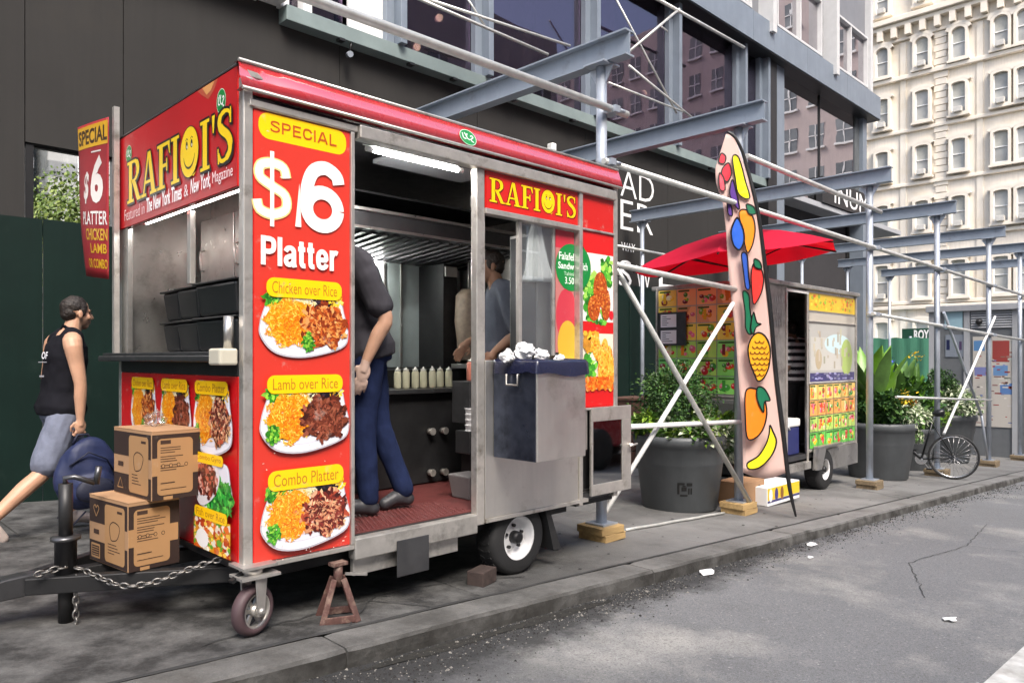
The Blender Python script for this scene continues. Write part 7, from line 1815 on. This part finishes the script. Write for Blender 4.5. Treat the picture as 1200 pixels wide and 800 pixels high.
for k in range(9):
    y0, z0, y1, z1 = kp(1138, 358, 1190, 384); z = z0+(z1-z0)*k/9
    MB().box((KX-.01, y1, z), (KX+.018, y0, z+(z1-z0)/9*.6), Matrix.Rotation(.3, 3, 'Y')).build('louvre', M['grey'], ki)
pr = Print(plane_left(KX-.001))
def kr(px0, py0, px1, py1, col): y0, z0, y1, z1 = kp(px0, py0, px1, py1); pr.rect(-y0, z0, -y1, z1, H(col) if isinstance(col, str) else col)
kr(1107, 364, 1128, 385, '#9fc0cc'); kr(1108, 392, 1130, 418, '#7d8590'); kr(1140, 394, 1190, 500, '#bdb8b0'); pr.up()
kr(1109, 398, 1113, 410, '#20264a'); kr(1124, 400, 1127, 410, '#4a3a5a'); kr(1141, 399, 1154, 411, '#5a86b4'); kr(1163, 399, 1183, 424, '#94403c'); kr(1142, 430, 1158, 440, '#7a80b0'); kr(1164, 428, 1181, 440, '#6a90bc'); kr(1172, 449, 1190, 462, '#5a7cb0'); pr.up()
rk = random.Random(8)
for k in range(60):
    px, py = rk.uniform(1142, 1184), rk.uniform(412, 495); kr(px, py, px+rk.uniform(2,9), py+rk.uniform(1,2.4), sh(rk.choice([H('#c8c4bc'), H('#8a6a64'), H('#7a84b0'), H('#d8d4cc'), H('#9a3a36')]), rk, .25))
pr.build('kiosk_posters', M['vinyl2'], ki)
y0, z0, y1, z1 = kp(1145, 374, 1151, 380); MB().blob((KX-.06, (y0+y1)/2, (z0+z1)/2), .07, 12, 8).build('dome_camera', M['black'], ki)
GX = 25.0
gf = empty('mesh_fence', (GX, 9, gz(GX)), 'green mesh covered site fence beyond the planters', 'fence')
M['gmesh'] = mat('green_mesh', (.06,.22,.14), .8, var=.2, scale=1.5, stretch=(1,3,.4), bump=.2, bscale=6)
a, c = onX(1000, 397, GX), onX(1089, 452, GX)
b = MB(); rows = []
for j in range(2):
    rows.append([b.bm.verts.new((GX+.012*math.sin(k*1.1), a.y+(c.y-.3-a.y)*k/40, (gz(GX)-.1, a.z)[j]+(.02*math.sin(k*.7) if j else 0))) for k in range(41)])
for k in range(40): b.bm.faces.new((rows[0][k], rows[0][k+1], rows[1][k+1], rows[1][k]))
go = b.build('mesh_sheet', M['gmesh'], gf); sg = go.modifiers.new('t', 'SOLIDIFY'); sg.thickness = .02
for k in range(5): y = a.y+(c.y-a.y)*k/4; MB().tube((GX+.1, y, gz(GX)), (GX+.1, y, a.z+.05), .04, 8).build('fence_post', M['galv'], gf)
sgX = 30; a, c = onX(1057, 402, sgX), onX(1100, 384, sgX)
sg_ = empty('shop_sign', (sgX, (a.y+c.y)/2, gz(sgX)), 'dark green shop sign with white letters ROY above the mesh fence', 'sign')
MB().box((sgX, c.y, a.z), (sgX+.2, a.y, c.z)).build('sign_board', mat('sign_green', (.01,.06,.035), .5), sg_)
MB().box((sgX+.05, a.y-.3, gz(sgX)-.3), (sgX+.15, a.y-.2, a.z)).build('sign_post', M['black'], sg_)
pr = Print(plane_left(sgX-.005)); q0, q1 = onX(1071, 398, sgX), onX(1089, 386, sgX); pr.text('ROY', -q0.y, q0.z+.0, -q1.y, q1.z, '#eeeeee', .04); pr.build('lettering', M['vinyl2'], sg_)

# ------------------------------------------------------------------ litter
def scrap(px, py, s, seed, label):
    p = ong(px, py); k = (ZC-(gz(p.x)-RD))/(ZC-gz(p.x)); P_ = Vector((p.x*k, p.y*k, 0)); z = gz(P_.x)-RD+.006; r = random.Random(seed); b = MB()
    n = 10; ctr = b.bm.verts.new((P_.x, P_.y, z+s*.35)); rg = [b.bm.verts.new((P_.x+s*(1+.4*r.uniform(-1,1))*math.cos(2*PI*i/n), P_.y+s*.6*(1+.4*r.uniform(-1,1))*math.sin(2*PI*i/n), z+r.random()*s*.3)) for i in range(n)]
    for i in range(n): b.bm.faces.new((ctr, rg[i], rg[(i+1) % n]))
    o = b.build('paper_scrap', M['paper'], label=label, cat='litter', group='paper litter in the gutter'); m_ = o.modifiers.new('t', 'SOLIDIFY'); m_.thickness = .003
scrap(829, 669, .075, 1, 'white crumpled napkin in the gutter near the kerb joint'); scrap(951, 636, .06, 2, 'small white paper scrap in the gutter beyond the napkin'); scrap(1114, 724, .05, 3, 'thin strip of white paper lying out on the road'); scrap(950, 651, .035, 4, 'tiny white fleck of paper on the asphalt below the kerb')

# ------------------------------------------------------------------ red car parked over the road, mirrored in the cart's hatch
cx0, cy0 = 8.2, -1.0; cz0 = gz(cx0)-RD
car = empty('parked_car', (cx0, cy0, cz0), 'red saloon car parked across the street and mirrored in the cart hatch', 'car')
side = [(0,.35),(.1,.62),(.9,.78),(1.35,.92),(1.95,1.32),(3.0,1.36),(3.75,.98),(4.4,.92),(4.5,.6),(4.45,.32)]
slp = lambda x, y, d: Vector((cx0+x, cy0-d, cz0+y-SLOPE*x))
MB().prism(side, slp, 1.7).build('body', mat('red_car_paint', (.35,.02,.03), .25, coat=.8), car, bevel=.05)
MB().prism([(1.5,.95),(2.0,1.26),(2.95,1.29),(3.5,.98)], lambda x, y, d: slp(x, y, d-.005), 1.71).build('side_window', M['winglass'], car)
for x in (.85, 3.6):
    for s in (.05, -1.75): 
        w = MB(); w.lathe((cx0+x, cy0+s-.1, cz0+.32-SLOPE*x), [(.2,0),(.32,0),(.32,.2),(.2,.2)], 24, (0,1,0)); w.build('wheel', M['rubber'], car)
for y in (-.25, -1.45): MB().box((cx0-.03, cy0+y-.15, cz0+.55), (cx0+.06, cy0+y+.15, cz0+.66)).build('headlight', M['white'], car)
